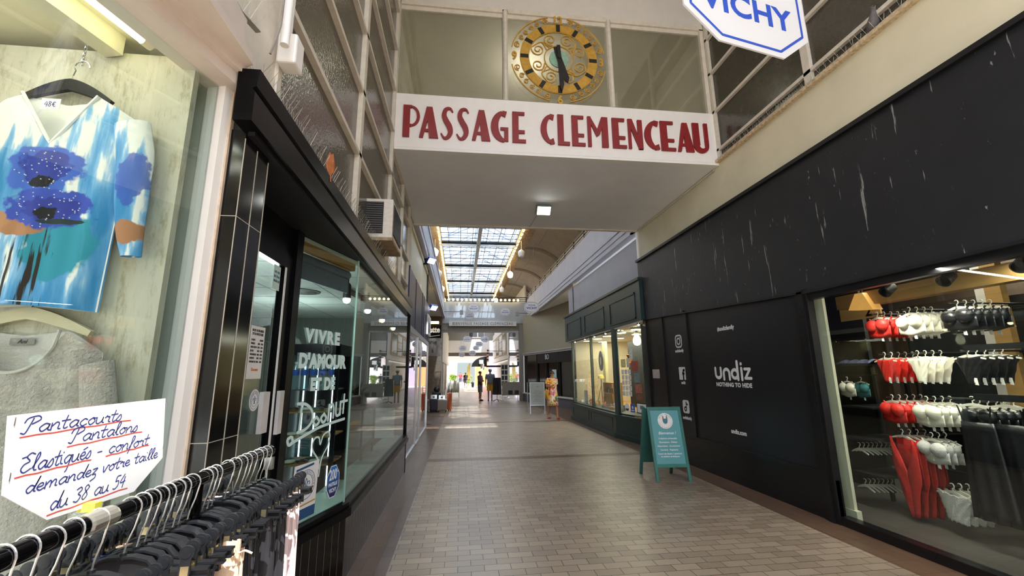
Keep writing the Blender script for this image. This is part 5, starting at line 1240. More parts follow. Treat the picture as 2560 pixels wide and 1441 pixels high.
text('NOTHING TO HIDE', .083, M_whiteink, UP(6.475, 1.378), pan, ext=.0008, off=.0035, spacing=1.1, sx=1.06)
text('#undizfamily', .088, M_whiteink, UP(6.30, 2.235), pan, ext=.0008, off=.003, sx=.94)
text('undiz.com', .088, M_whiteink, UP(6.22, .70), pan, ext=.0008, off=.003, sx=.98)
ic = MB().box(4.0585, 4.0598, 7.28, 8.09, .5, 2.68).build('social_panel', MATS['satin_black_film']); tag(ic, 'narrow black panel with three white social media icons beside the logo panel', 'panel')
I_ = UP(7.60, 2.165)
def rrect(cx, cy, w, h, r, n=6):
    P = []
    for (x, y, a) in ((cx + w / 2 - r, cy - h / 2 + r, -90), (cx + w / 2 - r, cy + h / 2 - r, 0), (cx - w / 2 + r, cy + h / 2 - r, 90), (cx - w / 2 + r, cy - h / 2 + r, 180)): P += arc(x, y, r, a, a + 90, n)
    return P
m = MB(); q = rrect(.05, 0, .215, .215, .06); m.strip(q + [q[0], q[1]], .028, I_, 0, .0012); m.strip(arc(.05, 0, .055, 0, 360, 28), .026, I_, 0, .0012); m.prism(arc(.115, .062, .013, 0, 360, 12)[:-1], I_, 0, .0012); m.build('camera_icon', M_whiteink, ic)
text('undizfamily', .075, M_whiteink, UP(7.55, 1.965), ic, ext=.0008, off=.003, align='CENTER', sx=.92)
I_ = UP(7.56, 1.575)
MB().prism(rrect(.05, 0, .23, .23, .015), I_, 0, .001).build('white_square_icon', M_whiteink, ic)
text('f', .27, M_black, I_ @ Matrix.Translation((.09, -.115, .0012)), ic, ext=.0005, off=.010, align='CENTER')
text('undiz', .075, M_whiteink, UP(7.50, 1.385), ic, ext=.0008, off=.003, align='CENTER', sx=.92)
I_ = UP(7.53, .985)
MB().prism(rrect(.05, 0, .22, .23, .045), I_, 0, .001).build('music_note_square', M_whiteink, ic)
nt_ = MB(); I2 = I_ @ Matrix.Translation((0, 0, .0012)); nt_.strip(arc(.03, -.04, .032, 0, 360, 20), .026, I2, 0, .0006); nt_.strip([(.0625, -.04), (.0625, .085)], .026, I2, 0, .0006); nt_.strip(arc(.115, .09, .052, 180, 275, 10), .024, I2, 0, .0006); nt_.build('note_mark', M_black, ic)
text('undizfamily', .075, M_whiteink, UP(7.47, .765), ic, ext=.0008, off=.003, align='CENTER', sx=.92)
o = MB().prism([(-.16, -.09), (.16, -.09), (.16, .09), (-.16, .09)], UP(8.578, 1.565, 4.058), 0, .002).build('paper_notice', mat('faded_paper', 'b9a8a4', .7, var=.3, scale=60)); tag(o, 'small faded paper notice on the black wall next to the green shop', 'notice')

hl = MB().box(4.125, 4.155, 1.6, 4.40, 2.475, 2.50).build('window_head_lamp', mat('lamp_strip', 'fff2d8', .4, emit='ffedc8', estr=2)); tag(hl, 'slim lit lamp strip along the head of the lingerie window', 'lamp')  # glowing strip added behind the header, body of the window fill
# ------------------------------------------------------------------ lingerie shop interior
dk = mat('shop_black', '131212', .6, var=.2); M_tan = mat('tan_wood', 'b08a52', .45, var=.15, scale=3, stretch=(6, .6, 6))
struct('floor_lingerie', MB().box(4.1, 7.5, -3, 9, 0, .03), mat('shop_floor_dark', '4a4744', .45, var=.15, scale=2))
struct('wall_lingerie', MB().box(7.2, 7.3, -3, 9, 0, 4.1).box(4.3, 7.2, 8.9, 9.0, 0, 4.1).box(4.3, 7.2, -3.1, -3, 0, 4.1), mat('shop_wall_brown', '4a3a2c', .7, var=.2))
struct('ceiling_lingerie', MB().box(4.3, 7.3, -3, 9, 3.3, 3.4), mat('shop_ceiling', '5d5348', .7))
struct('wall_lingerie_display', MB().box(5.62, 5.68, 1.5, 4.75, .03, 2.35).box(5.62, 5.68, 5.3, 6.0, .03, 2.9), dk)
struct('trim_16', MB().box(4.165, 4.20, 4.385, 4.525, .03, 2.9).box(4.15, 4.21, 4.35, 4.54, .03, .15), mat('cream_post', 'd9d5bd', .5, var=.03))
struct('trim_17', MB().box(4.95, 5.1, -1, 5.0, 2.39, 2.56), M_tan)
struct('trim_18', MB().box(5.55, 5.62, 3.80, 3.89, .03, 3.2), M_white); struct('trim_19', MB().box(5.54, 5.62, 3.66, 3.80, .03, 3.2), M_tan)
o = MB().box(5.28, 5.30, 4.72, 5.30, 2.27, 2.62).build('number_board', M_tan); tag(o, 'tan board with black figure two inside the lingerie shop', 'board')
text('2', .2, M_black, face_left(5.279, 4.93, 2.30), o, ext=.0008, off=.003)
for i, (y, lab) in enumerate(((4.07, 'black track spot above the white bras'), (3.49, 'black track spot above the black bras'), (2.92, 'big black track spot nearest the window edge'))):
    s = thing('track_spot', lab, 'spot lamp', (4.62, y, 2.6), group='lingerie shop track spots')
    MB().box(4.56, 4.70, y - .09, y + .09, 2.55, 2.61).build('driver_box', M_blackmatt, s)
    MB().lathe([(.03, -.08), (.055, -.05), (.06, .07), (.05, .07), (.045, .02)], (0, 0, 0), 18).xf(Matrix.Translation((4.68, y - .02, 2.48)) @ Matrix.Rotation(R(-125), 4, 'Y')).build('housing', M_blackmatt, s, smooth=True)
    MB().tube([(4.64, y, 2.55), (4.67, y - .01, 2.49)], .01, 6).build('bracket', M_darksteel, s)
    l = bpy.data.lights.new('spot_beam', 'SPOT'); l.energy = 34; l.spot_size = R(95); l.spot_blend = .8; l.color = (1, .9, .74); l.shadow_soft_size = .05
    lo = bpy.data.objects.new('spot_beam', l); COL.objects.link(lo); lo.location = (4.42, y, 2.45); lo.rotation_euler = (Vector((4.95, y + .15, .9)) - lo.location).to_track_quat('-Z', 'Y').to_euler()
o = thing('wedge_lampshade', 'tan wedge-shaped lampshade above the red bras', 'lampshade', (4.9, 4.6, 2.4))
MB().prism([(-.16, -.07), (.16, -.10), (.06, .12), (-.04, .12)], face_left(4.9, 4.61, 2.42), -.12, .02).build('shade', mat('lit_shade', 'c99a55', .5, emit='c98f48', estr=.5), o)
MB().box(4.93, 4.95, 4.60, 4.62, 2.5, 3.3).build('stem', M_darksteel, o)
M_hw = mat('white_plastic', 'e3e0d2', .35, var=.04)
def hanger_mb(hw=.17, drop=.035):
    m = MB(); Mx_ = Matrix.Identity(4)
    P = [(-hw + 2 * hw * i / 16, -drop * abs(-1 + 2 * i / 16) ** 1.2) for i in range(17)]
    m.strip(P, [.012 + .012 * math.sin(PI * i / 16) for i in range(17)], Mx_, -.004, .004)
    m.tube([(0, .005, 0), (0, .03, 0)] + [(.0 + .02 * math.cos(R(a)), .05 + .02 * math.sin(R(a)), 0) for a in range(-90, 160, 25)], .0045, 6); return m
def cup_bra(mat_, hw=.18, band=.09, cup=.078, lace=False):
    parts = []
    c = MB()
    for s in (-1, 1):
        for j in (0,):
            rows = []
            for i in range(11):
                ph = PI / 2 * i / 10; rows.append([(s * .082 + cup * math.cos(ph) * math.cos(a) * 1.05, -.085 + cup * math.cos(ph) * math.sin(a) * (1.0 if math.sin(a) < 0 else .85), .012 + .062 * math.sin(ph)) for a in [2 * PI * k / 20 for k in range(21)]])
            c.grid(rows)
    b = MB(); rows = []
    for v in (0, .33, .66, 1):
        rows.append([(-hw + 2 * hw * i / 20, -.115 - (band + .02) * v + .02 * (1 - abs(-1 + 2 * i / 20)) * (1 - v) * 0 - .012 * math.cos((-1 + 2 * i / 20) * PI), .012 * math.cos((-1 + 2 * i / 20) * PI / 2) + .006) for i in range(21)])
    b.grid(rows)
    rows = [[(-hw * .95 + 2 * hw * .95 * i / 20, -.03 - (.08) * v - .03 * (1 - abs(-1 + 2 * i / 20)), .008) for i in range(21)] for v in (0, .5, 1)]
    b.grid(rows)
    st = MB()
    for s in (-1, 1): st.strip([(s * .10, -.03), (s * .125, .0)], .010, Matrix.Identity(4), .0, .014)
    return c, b, st
def panties_mb(hw=.15, h=.24, rag=0.0, wide=.05):
    rows = []
    for j in range(15):
        v = j / 14; w = hw if v < .22 else hw + (wide - hw) * ((v - .22) / .78) ** .62
        rows.append([(w * u_ + rag * .006 * math.sin(j * 3.1 + u_ * 20), -.02 - h * v + .02 * (u_ * u_) * (v < .5) + rag * .006 * math.sin(u_ * 14), .014 * (1 - u_ * u_) + .003 * math.sin(u_ * 11 + j)) for u_ in [-1 + 2 * i / 18 for i in range(19)]])
    return MB().grid(rows)
M_redlace = mat('red_lace', 'c4241f', .7, var=.28, scale=90, bump=.5, bscale=150); M_redsat = mat('red_fabric', 'd22a22', .6, var=.12, scale=30, bump=.25, bscale=60)
M_whsat = mat('white_satin', 'e9e4d4', .4, var=.04, scale=12); M_whlace = mat('white_lace', 'cfcbc8', .8, var=.2, scale=110, bump=.5, bscale=160)
M_bks = mat('black_satin', '17161a', .35, var=.3, scale=20, bump=.3, bscale=25); M_tealf = mat('teal_fabric', '1d6a70', .7)
def garment(kind, nm, cat, y, z, x, m, lab, grp, tagm=True, scale=1.0):
    t = thing(nm, lab, cat, (x, y, z), group=grp)
    F = face_left(x, y, z) @ Matrix.Rotation(R(-14), 4, 'Y') @ Matrix.Scale(scale, 4)
    hanger_mb().xf(F).build('hanger', M_hw, t, smooth=True)
    if kind == 'bra':
        c, b, st = cup_bra(m); c.xf(F).build('cups', m, t, smooth=True); b.xf(F).build('band', m, t, smooth=True, solid=.002); st.xf(F).build('straps', m, t)
    elif kind == 'brief': panties_mb().xf(F).build('brief', m, t, smooth=True, solid=.002)
    elif kind == 'lacebrief': panties_mb(.165, .22, 1.0, .10).xf(F).build('brief', m, t, smooth=True, solid=.002)
    if tagm: MB().prism([(.02, -.205), (.055, -.21), (.06, -.275), (.025, -.27)], F, .01, .012).build('price_label', M_sign, t)
    return t
rows_ = [('bra', 'padded_bra', 'bra', 2.20, 'top row'), ('brief', 'brief', 'briefs', 1.735, 'second row'), ('bra', 'padded_bra', 'bra', 1.265, 'third row')]
cols_ = [(4.34, M_redsat, 'red', 5), (3.98, M_whsat, 'white', 4), (3.53, M_bks, 'black', 5)]
for kind, nm, cat, z, rw in rows_:
    for y, m_, cn, n_ in cols_:
        g = garment(kind, nm, cat, y, z, 4.80, m_, '%s %s at the front of its rod in the %s' % (cn, 'padded bra' if kind == 'bra' else 'pair of briefs', rw), '%s %s of the lingerie display' % (cn, rw))
        for i in range(1, n_):
            dup(g, (4.80 + .075 * i, y - .014 * i, z), label='%s %s, %s behind the front one, %s' % (cn, 'padded bra' if kind == 'bra' else 'pair of briefs', ('first', 'second', 'third', 'fourth')[i - 1], rw))
        o = MB().tube([(4.72, y, z + .044), (5.64, y, z + .044)], .009, 8).build('display_rod', M_darksteel); tag(o, 'black rod carrying the %s garments of the %s' % (cn, rw), 'rod', 'display rods')
o = thing('lingerie_rack', 'black steel display frame carrying the lingerie rods', 'display rack', (5.4, 4.0, .03))
MB().bar((5.6, 4.62, .03), (5.6, 4.62, 2.3), .04, .04, up=(1, 0, 0)).build('upright', M_darksteel, o); MB().bar((5.6, 3.25, .03), (5.6, 3.25, 2.3), .04, .04, up=(1, 0, 0)).build('upright', M_darksteel, o)
for z in (2.24, 1.78, 1.31, .9, .46): MB().bar((5.6, 3.2, z), (5.6, 4.65, z), .03, .03).build('crossbar', M_darksteel, o)
for z in (1.80, 1.365): MB().bar((4.62, 2.2, z), (4.62, 3.42, z), .02, .05).build('front_rail', M_darksteel, o)
# red lace body, lace bra, lace shorts, black slips
g = thing('lace_bodysuit', 'long red lace body with deep V neck on a white hanger', 'bodysuit', (4.8, 4.30, .06), group=None)
F = face_left(4.8, 4.30, .90) @ Matrix.Rotation(R(-14), 4, 'Y')
hanger_mb(.17).xf(F).build('hanger', M_hw, g, smooth=True)
for s in (-1, 1):
    rows = []
    for j in range(17):
        v = j / 16; xi = s * (.15 - .155 * min(1, v / .45)); xo = s * (.155 + .03 * math.sin(PI * min(1, v * 1.6)) - .10 * max(0, v - .55) / .45)
        if v > .45: xi = 0
        rows.append([(xi + (xo - xi) * u_, -.02 - .80 * v, .012 + .02 * math.sin(PI * u_) * (1 - v * .5) + .004 * math.sin(j + u_ * 9)) for u_ in [i / 8 for i in range(9)]])
    MB().grid(rows).xf(F).build('front_panel', M_redlace, g, smooth=True, solid=.002)
MB().grid([[(-.16 + .32 * i / 10, -.03 - .5 * v, -.03 + .004 * math.sin(i * 2)) for i in range(11)] for v in (0, .5, 1)]).xf(F).build('back_panel', M_redlace, g, smooth=True, solid=.002)
for i in range(1, 4): dup(g, (4.8 + .07 * i, 4.30 - .02 * i, .06), label='red lace body hanging %s behind the front one' % ('first', 'second', 'third')[i - 1], group='red lace bodies')
g['group'] = 'red lace bodies'
g = garment('bra', 'lace_bra', 'bra', 4.0, .905, 4.80, M_whlace, 'white lace bra without padding beside the red lace body', 'white lace bras')
for i in (1, 2): dup(g, (4.8 + .06 * i, 4.0 - .015 * i, .905), label='white lace bra hanging %s behind the front one' % ('first', 'second')[i - 1])
g = garment('lacebrief', 'lace_shorts', 'briefs', 3.90, .43, 4.80, M_whlace, 'white lace shorts lowest on the lingerie display', 'white lace shorts', tagm=False, scale=1.15)
for i in range(1, 4): dup(g, (4.8 + .06 * i, 3.90 - .02 * i, .43), label='white lace shorts hanging %s behind the lowest front pair' % ('first', 'second', 'third')[i - 1])
for y, z, gl_ in ((4.30, .944, 'red lace bodysuits'), (4.0, .95, 'white lace bras'), (3.90, .485, 'white lace shorts')):
    o = MB().tube([(4.74, y, z), (5.6, y, z)], .009, 8).build('display_rod', M_darksteel); tag(o, 'black rod carrying the %s' % gl_, 'rod', 'display rods')
sl0 = None
for i in range(6):
    lab = 'long black slip hanging on the rail at the window end, %s from the red bodies' % ('first', 'second', 'third', 'fourth', 'fifth', 'sixth')[i]
    if sl0 is None:
        sl0 = thing('black_slip', lab, 'slip', (4.7, 3.50, .2), group='black slips')
        F = face_left(4.7, 3.50, 1.29); hanger_mb(.17).xf(F).build('hanger', M_hw, sl0, smooth=True)
        rows = []
        for j in range(13):
            v = j / 12; w = .13 + .05 * v; rows.append([(w * u_, -.16 - .85 * v, .02 * (1 - u_ * u_) + .014 * math.sin(u_ * 10) * v) for u_ in [-1 + 2 * k / 18 for k in range(19)]])
        MB().grid(rows).xf(F).build('cloth', M_bks, sl0, smooth=True, solid=.002)
        st = MB()
        for s in (-1, 1): st.strip([(s * .10, -.16), (s * .13, -.015)], .008, Matrix.Identity(4), 0, .01)
        st.xf(F).build('straps', M_bks, sl0)
    else: dup(sl0, (4.7 + .06 * (i % 3), 3.50 - .19 * i, .2), label=lab)
o = MB().tube([(4.72, 2.2, 1.335), (4.72, 3.72, 1.335)], .009, 8).build('slip_rail', M_darksteel); tag(o, 'black rail carrying the long slips', 'rail')
# low side rack behind the cream post
o = thing('side_rack', 'dark shelf rack with hangers behind the cream post', 'rack', (4.9, 4.75, .03))
for z in (.40, .80, 1.16, 1.66): MB().box(4.75, 5.3, 4.55, 4.98, z, z + .02).build('shelf', dk, o)
for yy in (4.55, 4.97): MB().box(5.26, 5.3, yy, yy + .03, .03, 1.7).build('upright', dk, o)
for z in (.745, .335, 1.545): MB().tube([(4.77, 4.9, z), (5.28, 4.9, z)], .008, 8).build('rod', M_darksteel, o)
pk = MB().grid([[(4.78 + .2 * i / 6, 4.52 + .46 * j / 14, 1.685 + .05 * math.sin(PI * i / 6) * (.8 + .2 * math.sin(j * 1.7)) ) for j in range(15)] for i in range(7)]).build('plastic_package', mat('grey_blue_plastic', '4a5066', .2, var=.3, scale=20, bump=.4, bscale=30), smooth=True, solid=.01); tag(pk, 'grey-blue plastic wrapped package on the side rack top', 'package')
garment('bra', 'padded_bra', 'bra', 4.86, 1.47, 4.79, M_whsat, 'white padded bra on the side rack behind the cream post', 'side rack bras', scale=.8)
garment('bra', 'padded_bra', 'bra', 4.78, 1.465, 4.90, M_tealf, 'teal bra behind the white one on the side rack', 'side rack bras', scale=.8)
e0 = None
for z, n_, rw in ((.68, 8, 'upper'), (.27, 7, 'lower')):
    for i in range(n_):
        lab = 'empty white hanger, %s from the front of the %s cluster' % (ORD[i], rw)
        if e0 is None:
            e0 = thing('white_hanger', lab, 'hanger', (4.79, 4.84, z), -.15, group='empty hangers on the side rack')
            hanger_mb(.13, .05).xf(frame((0, 0, 0), (0, -1, 0))).build('arms', M_hw, e0, world=False, smooth=True)
        else: dup(e0, (4.79 + .05 * i, 4.84 - .008 * i, z), -.15 + .05 * (i % 3), lab)

# ------------------------------------------------------------------ teal sandwich board
sb = thing('sandwich_board', 'teal wooden sandwich board with rabbit badge on the pavers', 'sandwich board', (3.15, 6.6, 0))
FL, FR, TLp, TRp = Vector((2.935, 6.40, 0)), Vector((3.42, 6.36, 0)), Vector((2.845, 6.62, 1.06)), Vector((3.335, 6.58, 1.06))
vx = (FR - FL).normalized(); vu = ((TLp + TRp) / 2 - (FL + FR) / 2); Ls = vu.length; vu.normalize()
SB = frame((FL + FR) / 2, vx, vu); Wb, Wt = .245, .245
fm = MB()
for s in (-1, 1): fm.prism([(s * Wb - .022, 0), (s * Wb + .022, 0), (s * Wt + .022, Ls), (s * Wt - .022, Ls)], SB, -.03, .0)
fm.prism([(-Wb, Ls - .05), (Wb, Ls - .05), (Wb, Ls), (-Wb, Ls)], SB, -.03, 0).prism([(-Wb, .20), (Wb, .20), (Wb, .25), (-Wb, .25)], SB, -.03, 0)
fm.build('front_frame', M_teal, sb, bevel=.004)
MB().prism([(-Wb + .02, .25), (Wb - .02, .25), (Wb - .02, Ls - .05), (-Wb + .02, Ls - .05)], SB, -.02, -.012).build('poster_panel', mat('poster_teal', '5fa3a8', .4, var=.04, scale=3), sb)
bl2, br2 = Vector((2.915, 6.97, 0)), Vector((3.40, 6.93, 0)); vub = ((TLp + TRp) / 2 + Vector((0, .02, 0))) - (bl2 + br2) / 2; Lb_ = vub.length; vub.normalize()
SBb = frame((bl2 + br2) / 2, vx, vub); fb = MB()
for s in (-1, 1): fb.prism([(s * Wb - .022, 0), (s * Wb + .022, 0), (s * Wb + .022, Lb_), (s * Wb - .022, Lb_)], SBb, -.015, .015)
fb.prism([(-Wb, .2), (Wb, .2), (Wb, Lb_ - .02), (-Wb, Lb_ - .02)], SBb, -.008, .008); fb.build('back_frame', mat('teal_paint_dark', '2c5f57', .5, var=.1), sb)
T_ = lambda x, y, z=-.0115: SB @ Matrix.Translation((x, y, z))
MB().prism(arc(0, 0, .118, 0, 360, 40)[:-1], T_(0, .875), 0, .0008).build('badge', M_sign, sb)
rb = MB(); rb.prism([(-.040, .0), (-.034, -.035), (-.015, -.055), (.015, -.055), (.034, -.035), (.040, 0), (.040, .055), (.034, .078), (.022, .055), (.016, .022), (-.016, .022), (-.022, .055), (-.034, .072), (-.040, .05)], T_(0, .885, -.0105), 0, .0006); rb.build('rabbit_mark', mat('rabbit_blue', '3f7f8c', .5), sb)
M_coral = mat('coral_print', 'd9663f', .5)
MB().prism([(-.040, .04), (-.022, .05), (-.016, .022), (-.040, .015)], T_(0, .885, -.0095), 0, .0005).build('ear_tip', M_coral, sb)
def ring(s, r, a0, a1, m_, size, cy):
    for i, ch in enumerate(s):
        if ch == ' ': continue
        a = R(a0 + (a1 - a0) * i / (len(s) - 1)); rot = a - PI / 2 if a1 < a0 else a + PI / 2
        text(ch, size, m_, T_(r * math.cos(a), cy + r * math.sin(a), -.0105) @ Matrix.Rotation(rot, 4, 'Z'), sb, ext=.0002, align='CENTER')
ring('Atelier . Boutique', .092, 155, 25, M_dk, .022, .875); ring('Jeux de coquette & Cie', .106, 200, 340, M_coral, .02, .875)
text('Bienvenue !', .058, M_whiteink, T_(0, .675), sb, ext=.0004, off=.0008, align='CENTER', shear=.3)
for i_, ln_ in enumerate(('Créations artisanales', 'Illustrations . Édition', 'Décoration . Accessoires', 'Carterie . Papeterie', 'Cours de dessin / peinture', 'et ateliers artistiques')):
    text(ln_, .034, M_whiteink, T_(0, .605 - .055 * i_ + (.016 if i_ == 5 else 0)), sb, ext=.0004, off=.0006, align='CENTER')
# ------------------------------------------------------------------ green craft shop (right)
gs = MB().box(3.95, 4.12, 8.87, 15.78, 2.735, 3.655).box(3.915, 4.12, 8.85, 15.82, 3.64, 3.70)
gf = struct('trim_20', gs, M_green)
for a, b in ((9.15, 10.85), (11.3, 13.2), (13.62, 15.45)):
    m = MB()
    m.box(3.935, 3.951, a, b, 3.37, 3.41).box(3.935, 3.951, a, b, 2.80, 2.84).box(3.935, 3.951, a, a + .05, 2.8, 3.41).box(3.935, 3.951, b - .05, b, 2.8, 3.41); m.build('panel_moulding', M_green, gf)
struct('ceiling_craft_soffit', MB().box(3.97, 4.6, 8.98, 15.7, 2.70, 2.735), M_white)
A_, B_ = Vector((4.0, 10.72, 0)), Vector((4.22, 9.42, 0)); sd_ = (B_ - A_).normalized(); SL = (B_ - A_).length
FS = frame(A_, sd_)
def poly_band(mb, off, z0, z1, far=15.0):
    n2 = Vector((-sd_.y, sd_.x, 0)); n2 = Vector((-.986, -.167, 0))
    P = [(4.0 - off, far), (4.0 - off, 10.72), ((B_ + n2 * off).x, (B_ + n2 * off).y), (4.5, 9.3), (4.5, far)]
    k = len(P); vs = [(x, y, z0) for x, y in P] + [(x, y, z1) for x, y in P]
    mb.add(vs, [tuple(range(k)), tuple(reversed(range(k, 2 * k)))] + [(i, k + i, k + (i + 1) % k, (i + 1) % k) for i in range(k)]); return mb
bs = poly_band(MB(), .14, 0, .12); poly_band(bs, .09, .12, .50); poly_band(bs, .13, .50, .56); poly_band(bs, .03, .56, .60)
b_ = struct('trim_21', bs, M_green)
m = MB()
for a, c in ((10.95, 12.8), (13.0, 14.8)): m.box(3.90, 3.911, a, c, .19, .22).box(3.90, 3.911, a, c, .42, .45).box(3.90, 3.911, a, a + .03, .19, .45).box(3.90, 3.911, c - .03, c, .19, .45)
m.build('panel_moulding', M_green, b_)
wf = MB().box(3.97, 4.04, 14.92, 15.02, .56, 2.72).box(3.97, 4.04, 12.75, 12.82, .56, 2.72).box(3.96, 4.05, 10.62, 10.86, .56, 2.72).prism([(SL - .03, .56), (SL + .07, .56), (SL + .07, 2.72), (SL - .03, 2.72)], FS, -.05, .03)
wf.box(4.16, 4.28, 9.0, 9.42, 0, 2.75).box(3.99, 4.03, 10.8, 14.95, 2.66, 2.72)
w_ = struct('window_13', wf, M_green)
M_lemon = mat('pale_green_edge', 'c9d6b4', .4)
MB().box(3.985, 3.99, 14.895, 14.92, .6, 2.66).box(3.985, 3.99, 12.73, 12.75, .6, 2.66).prism([(.14, .6), (.16, .6), (.16, 2.66), (.14, 2.66)], FS, .0, .01).build('glass_edge', M_lemon, w_)
MB().box(3.998, 4.004, 10.8, 14.95, .58, 2.68).build('front_pane', M_glass, w_)
MB().prism([(.1, .58), (SL - .02, .58), (SL - .02, 2.68), (.1, 2.68)], FS, -.004, .002).build('splayed_pane', M_glass, w_)
struct('wall_craft_shop', MB().box(6.6, 6.7, 9.0, 16, 0, 2.75).box(4.12, 6.7, 15.02, 15.12, 0, 4.9).box(4.3, 6.7, 9.0, 9.06, 0, 2.75), mat('craft_wall', 'd8ccae', .7, var=.04))
struct('ceiling_craft', MB().box(4.05, 6.7, 9.05, 15.02, 2.69, 2.72), M_white)
struct('floor_craft', MB().box(4.1, 6.7, 9.3, 15.02, .55, .585), M_lwood)
o = MB().box(5.1, 5.15, 10.6, 12.6, .6, 2.5).build('partition_panel', mat('charcoal_panel', '3b3c3c', .6)); tag(o, 'charcoal partition panel inside the green shop', 'partition')
o = MB().box(4.95, 5.05, 14.3, 14.55, .58, 2.69).build('shop_post', mat('yellow_cream', 'e6dfa8', .6)); tag(o, 'pale yellow post inside the green shop window', 'post')
M_disc = mat('lit_disc', 'fff6dc', .3, emit='fff0c8', estr=7)
l0 = None
for i, (x, y) in enumerate(((4.4, 10.2), (4.35, 11.2), (4.35, 12.2), (4.35, 13.2), (4.35, 14.2), (5.0, 14.6), (5.0, 13.0), (5.0, 11.6))):
    lab = 'round lit ceiling disc in the green shop, %s' % ('above the poster corner', 'second from the corner along the window', 'third from the corner along the window', 'fourth from the corner along the window', 'at the far end of the window', 'far inner one', 'middle inner one', 'inner one above the charcoal partition')[i]
    if l0 is None:
        l0 = thing('ceiling_disc_lamp', lab, 'ceiling lamp', (x, y, 2.69), group='green shop ceiling discs')
        MB().lathe([(.16, 0), (.16, -.03), (.15, -.035)], (0, 0, 0), 24).build('rim', M_sign, l0, world=False); MB().lathe([(.145, -.034), (.145, -.038)], (0, 0, 0), 24).build('diffuser', M_disc, l0, world=False)
    else: dup(l0, (x, y, 2.69), label=lab)
l0 = None
for i, y in enumerate((9.15, 10.4, 11.4, 12.4, 13.4, 14.6)):
    lab = 'small lit downlight under the green fascia, %s from the black wall' % ORD[i]
    if l0 is None:
        l0 = thing('downlight', lab, 'downlight', (4.0, y, 2.70), group='fascia downlights')
        MB().lathe([(.035, 0), (.035, -.035), (.03, -.04)], (0, 0, 0), 14).build('housing', M_steel, l0, world=False); MB().ball((0, 0, -.04), .024, n=10, m=6).build('bulb', M_disc, l0, world=False)
    else: dup(l0, (4.0, y, 2.70), label=lab)
bb = thing('bulb_lamp', 'big bulb-shaped glowing lamp hanging in the green shop corner window', 'lamp', (4.70, 10.93, 2.45))
MB().lathe([(.01, 2.30), (.07, 2.32), (.10, 2.38), (.105, 2.44), (.08, 2.52), (.05, 2.58), (.05, 2.62)], (4.7, 10.93, 0), 18).build('glass_bulb', M_disc, bb, smooth=True); MB().lathe([(.05, 2.61), (.05, 2.66), (.012, 2.69)], (4.7, 10.93, 0), 14).build('cap', M_steel, bb)
def board(name, F, w, h, m_, lab, cat, group=None, t=.01):
    o = MB().prism([(-w / 2, -h / 2), (w / 2, -h / 2), (w / 2, h / 2), (-w / 2, h / 2)], F, 0, t).build(name, m_); return tag(o, lab, cat, group)
ov = MB().prism(arc(0, 0, .22, 0, 360, 36, .33)[:-1], face_left(4.7, 13.96, 1.98), 0, .02).build('oval_sign', mat('oval_navy', '2b3550', .5)); tag(ov, 'dark oval sign with pale rabbit head inside the green shop window', 'sign')
MB().prism([(-.05, -.05), (-.03, -.13), (.03, -.13), (.05, -.05), (.045, .10), (.02, .12), (.012, -.0), (-.012, -.0), (-.02, .12), (-.045, .10)], face_left(4.679, 13.96, 1.98), 0, .004).build('rabbit_mark', M_whiteink, ov)
cp = thing('cap_stand', 'yellow cap on a wooden stand in the green shop window', 'cap', (4.7, 14.0, .59))
MB().tube([(4.7, 14.0, .59), (4.66, 13.95, 1.38)], .02, 8).tube([(4.55, 14.1, .59), (4.66, 13.95, 1.2)], .015, 6).build('stand', M_lwood, cp)
MB().lathe([(.10, 1.40), (.105, 1.44), (.085, 1.50), (.03, 1.53)], (4.66, 13.95, 0), 16).build('crown', mat('yellow_cloth', 'e8d36a', .8), cp, smooth=True); MB().prism(arc(0, 0, .10, 180, 360, 10), Matrix.Translation((4.66, 13.87, 1.405)), 0, .008).build('peak', MATS['yellow_cloth'], cp)
bg = MB().grid([[(4.62 + .05 * math.sin(PI * v), 11.43 + .13 * u_ * (.75 + .35 * v), 2.08 - .26 * v) for u_ in [-1 + .2 * k for k in range(11)]] for v in [i / 8 for i in range(9)]]).build('orange_bag', mat('orange_cloth', 'd98a3a', .8, var=.15), smooth=True, solid=.02); tag(bg, 'orange cloth bag hanging in the green shop corner window', 'bag')
cr = thing('crate_shelf', 'pale wooden crate shelf with small crafts in the green shop window', 'shelf', (4.8, 13.3, .585))
c = MB()
for y in (12.85, 13.75): c.box(4.65, 4.95, y - .015, y + .015, .585, 1.28)
for z in (.62, .95, 1.27): c.box(4.65, 4.95, 12.85, 13.75, z - .012, z + .012)
c.build('crate', M_lwood, cr)
random.seed(9); cols = ['c94f4a', 'e8e2d4', '7fb0b5', 'd9a24b', '8a6a4a', 'f0ece2', '6a7f5a']
for i in range(14):
    y = 12.95 + (i % 7) * .115; z = .632 if i < 7 else .962; h_ = random.uniform(.08, .2); x = 4.74
    m_ = mat('craft_%d' % (i % 7), cols[i % 7], .6, var=.3, scale=40)
    o = MB().box(x, x + random.uniform(.04, .1), y - .035, y + .035, z, z + h_).build('craft_box', m_, bevel=.006); tag(o, 'small craft box, %s from the corner on the %s level of the crate shelf' % (ORD[i % 7], 'lower' if i < 7 else 'middle'), 'box', 'crafts on the crate shelf')
for i in range(16):
    y = 10.9 + i * .24; x = 4.15 + .12 * (i % 3); r = .03 + .012 * (i % 4)
    m_ = MATS['craft_%d' % (i % 7)]
    o = MB().lathe([(r * .8, .585), (r, .60), (r * (.6 + .1 * (i % 4)), .66 + .02 * (i % 3)), (r * .5, .69 + .02 * (i % 3))], (x, y, 0), 12).build('small_pot', m_, smooth=True); tag(o, 'small coloured craft pot on the green shop window floor, %s from the corner' % ORD[i], 'pot', 'craft pots in the window')
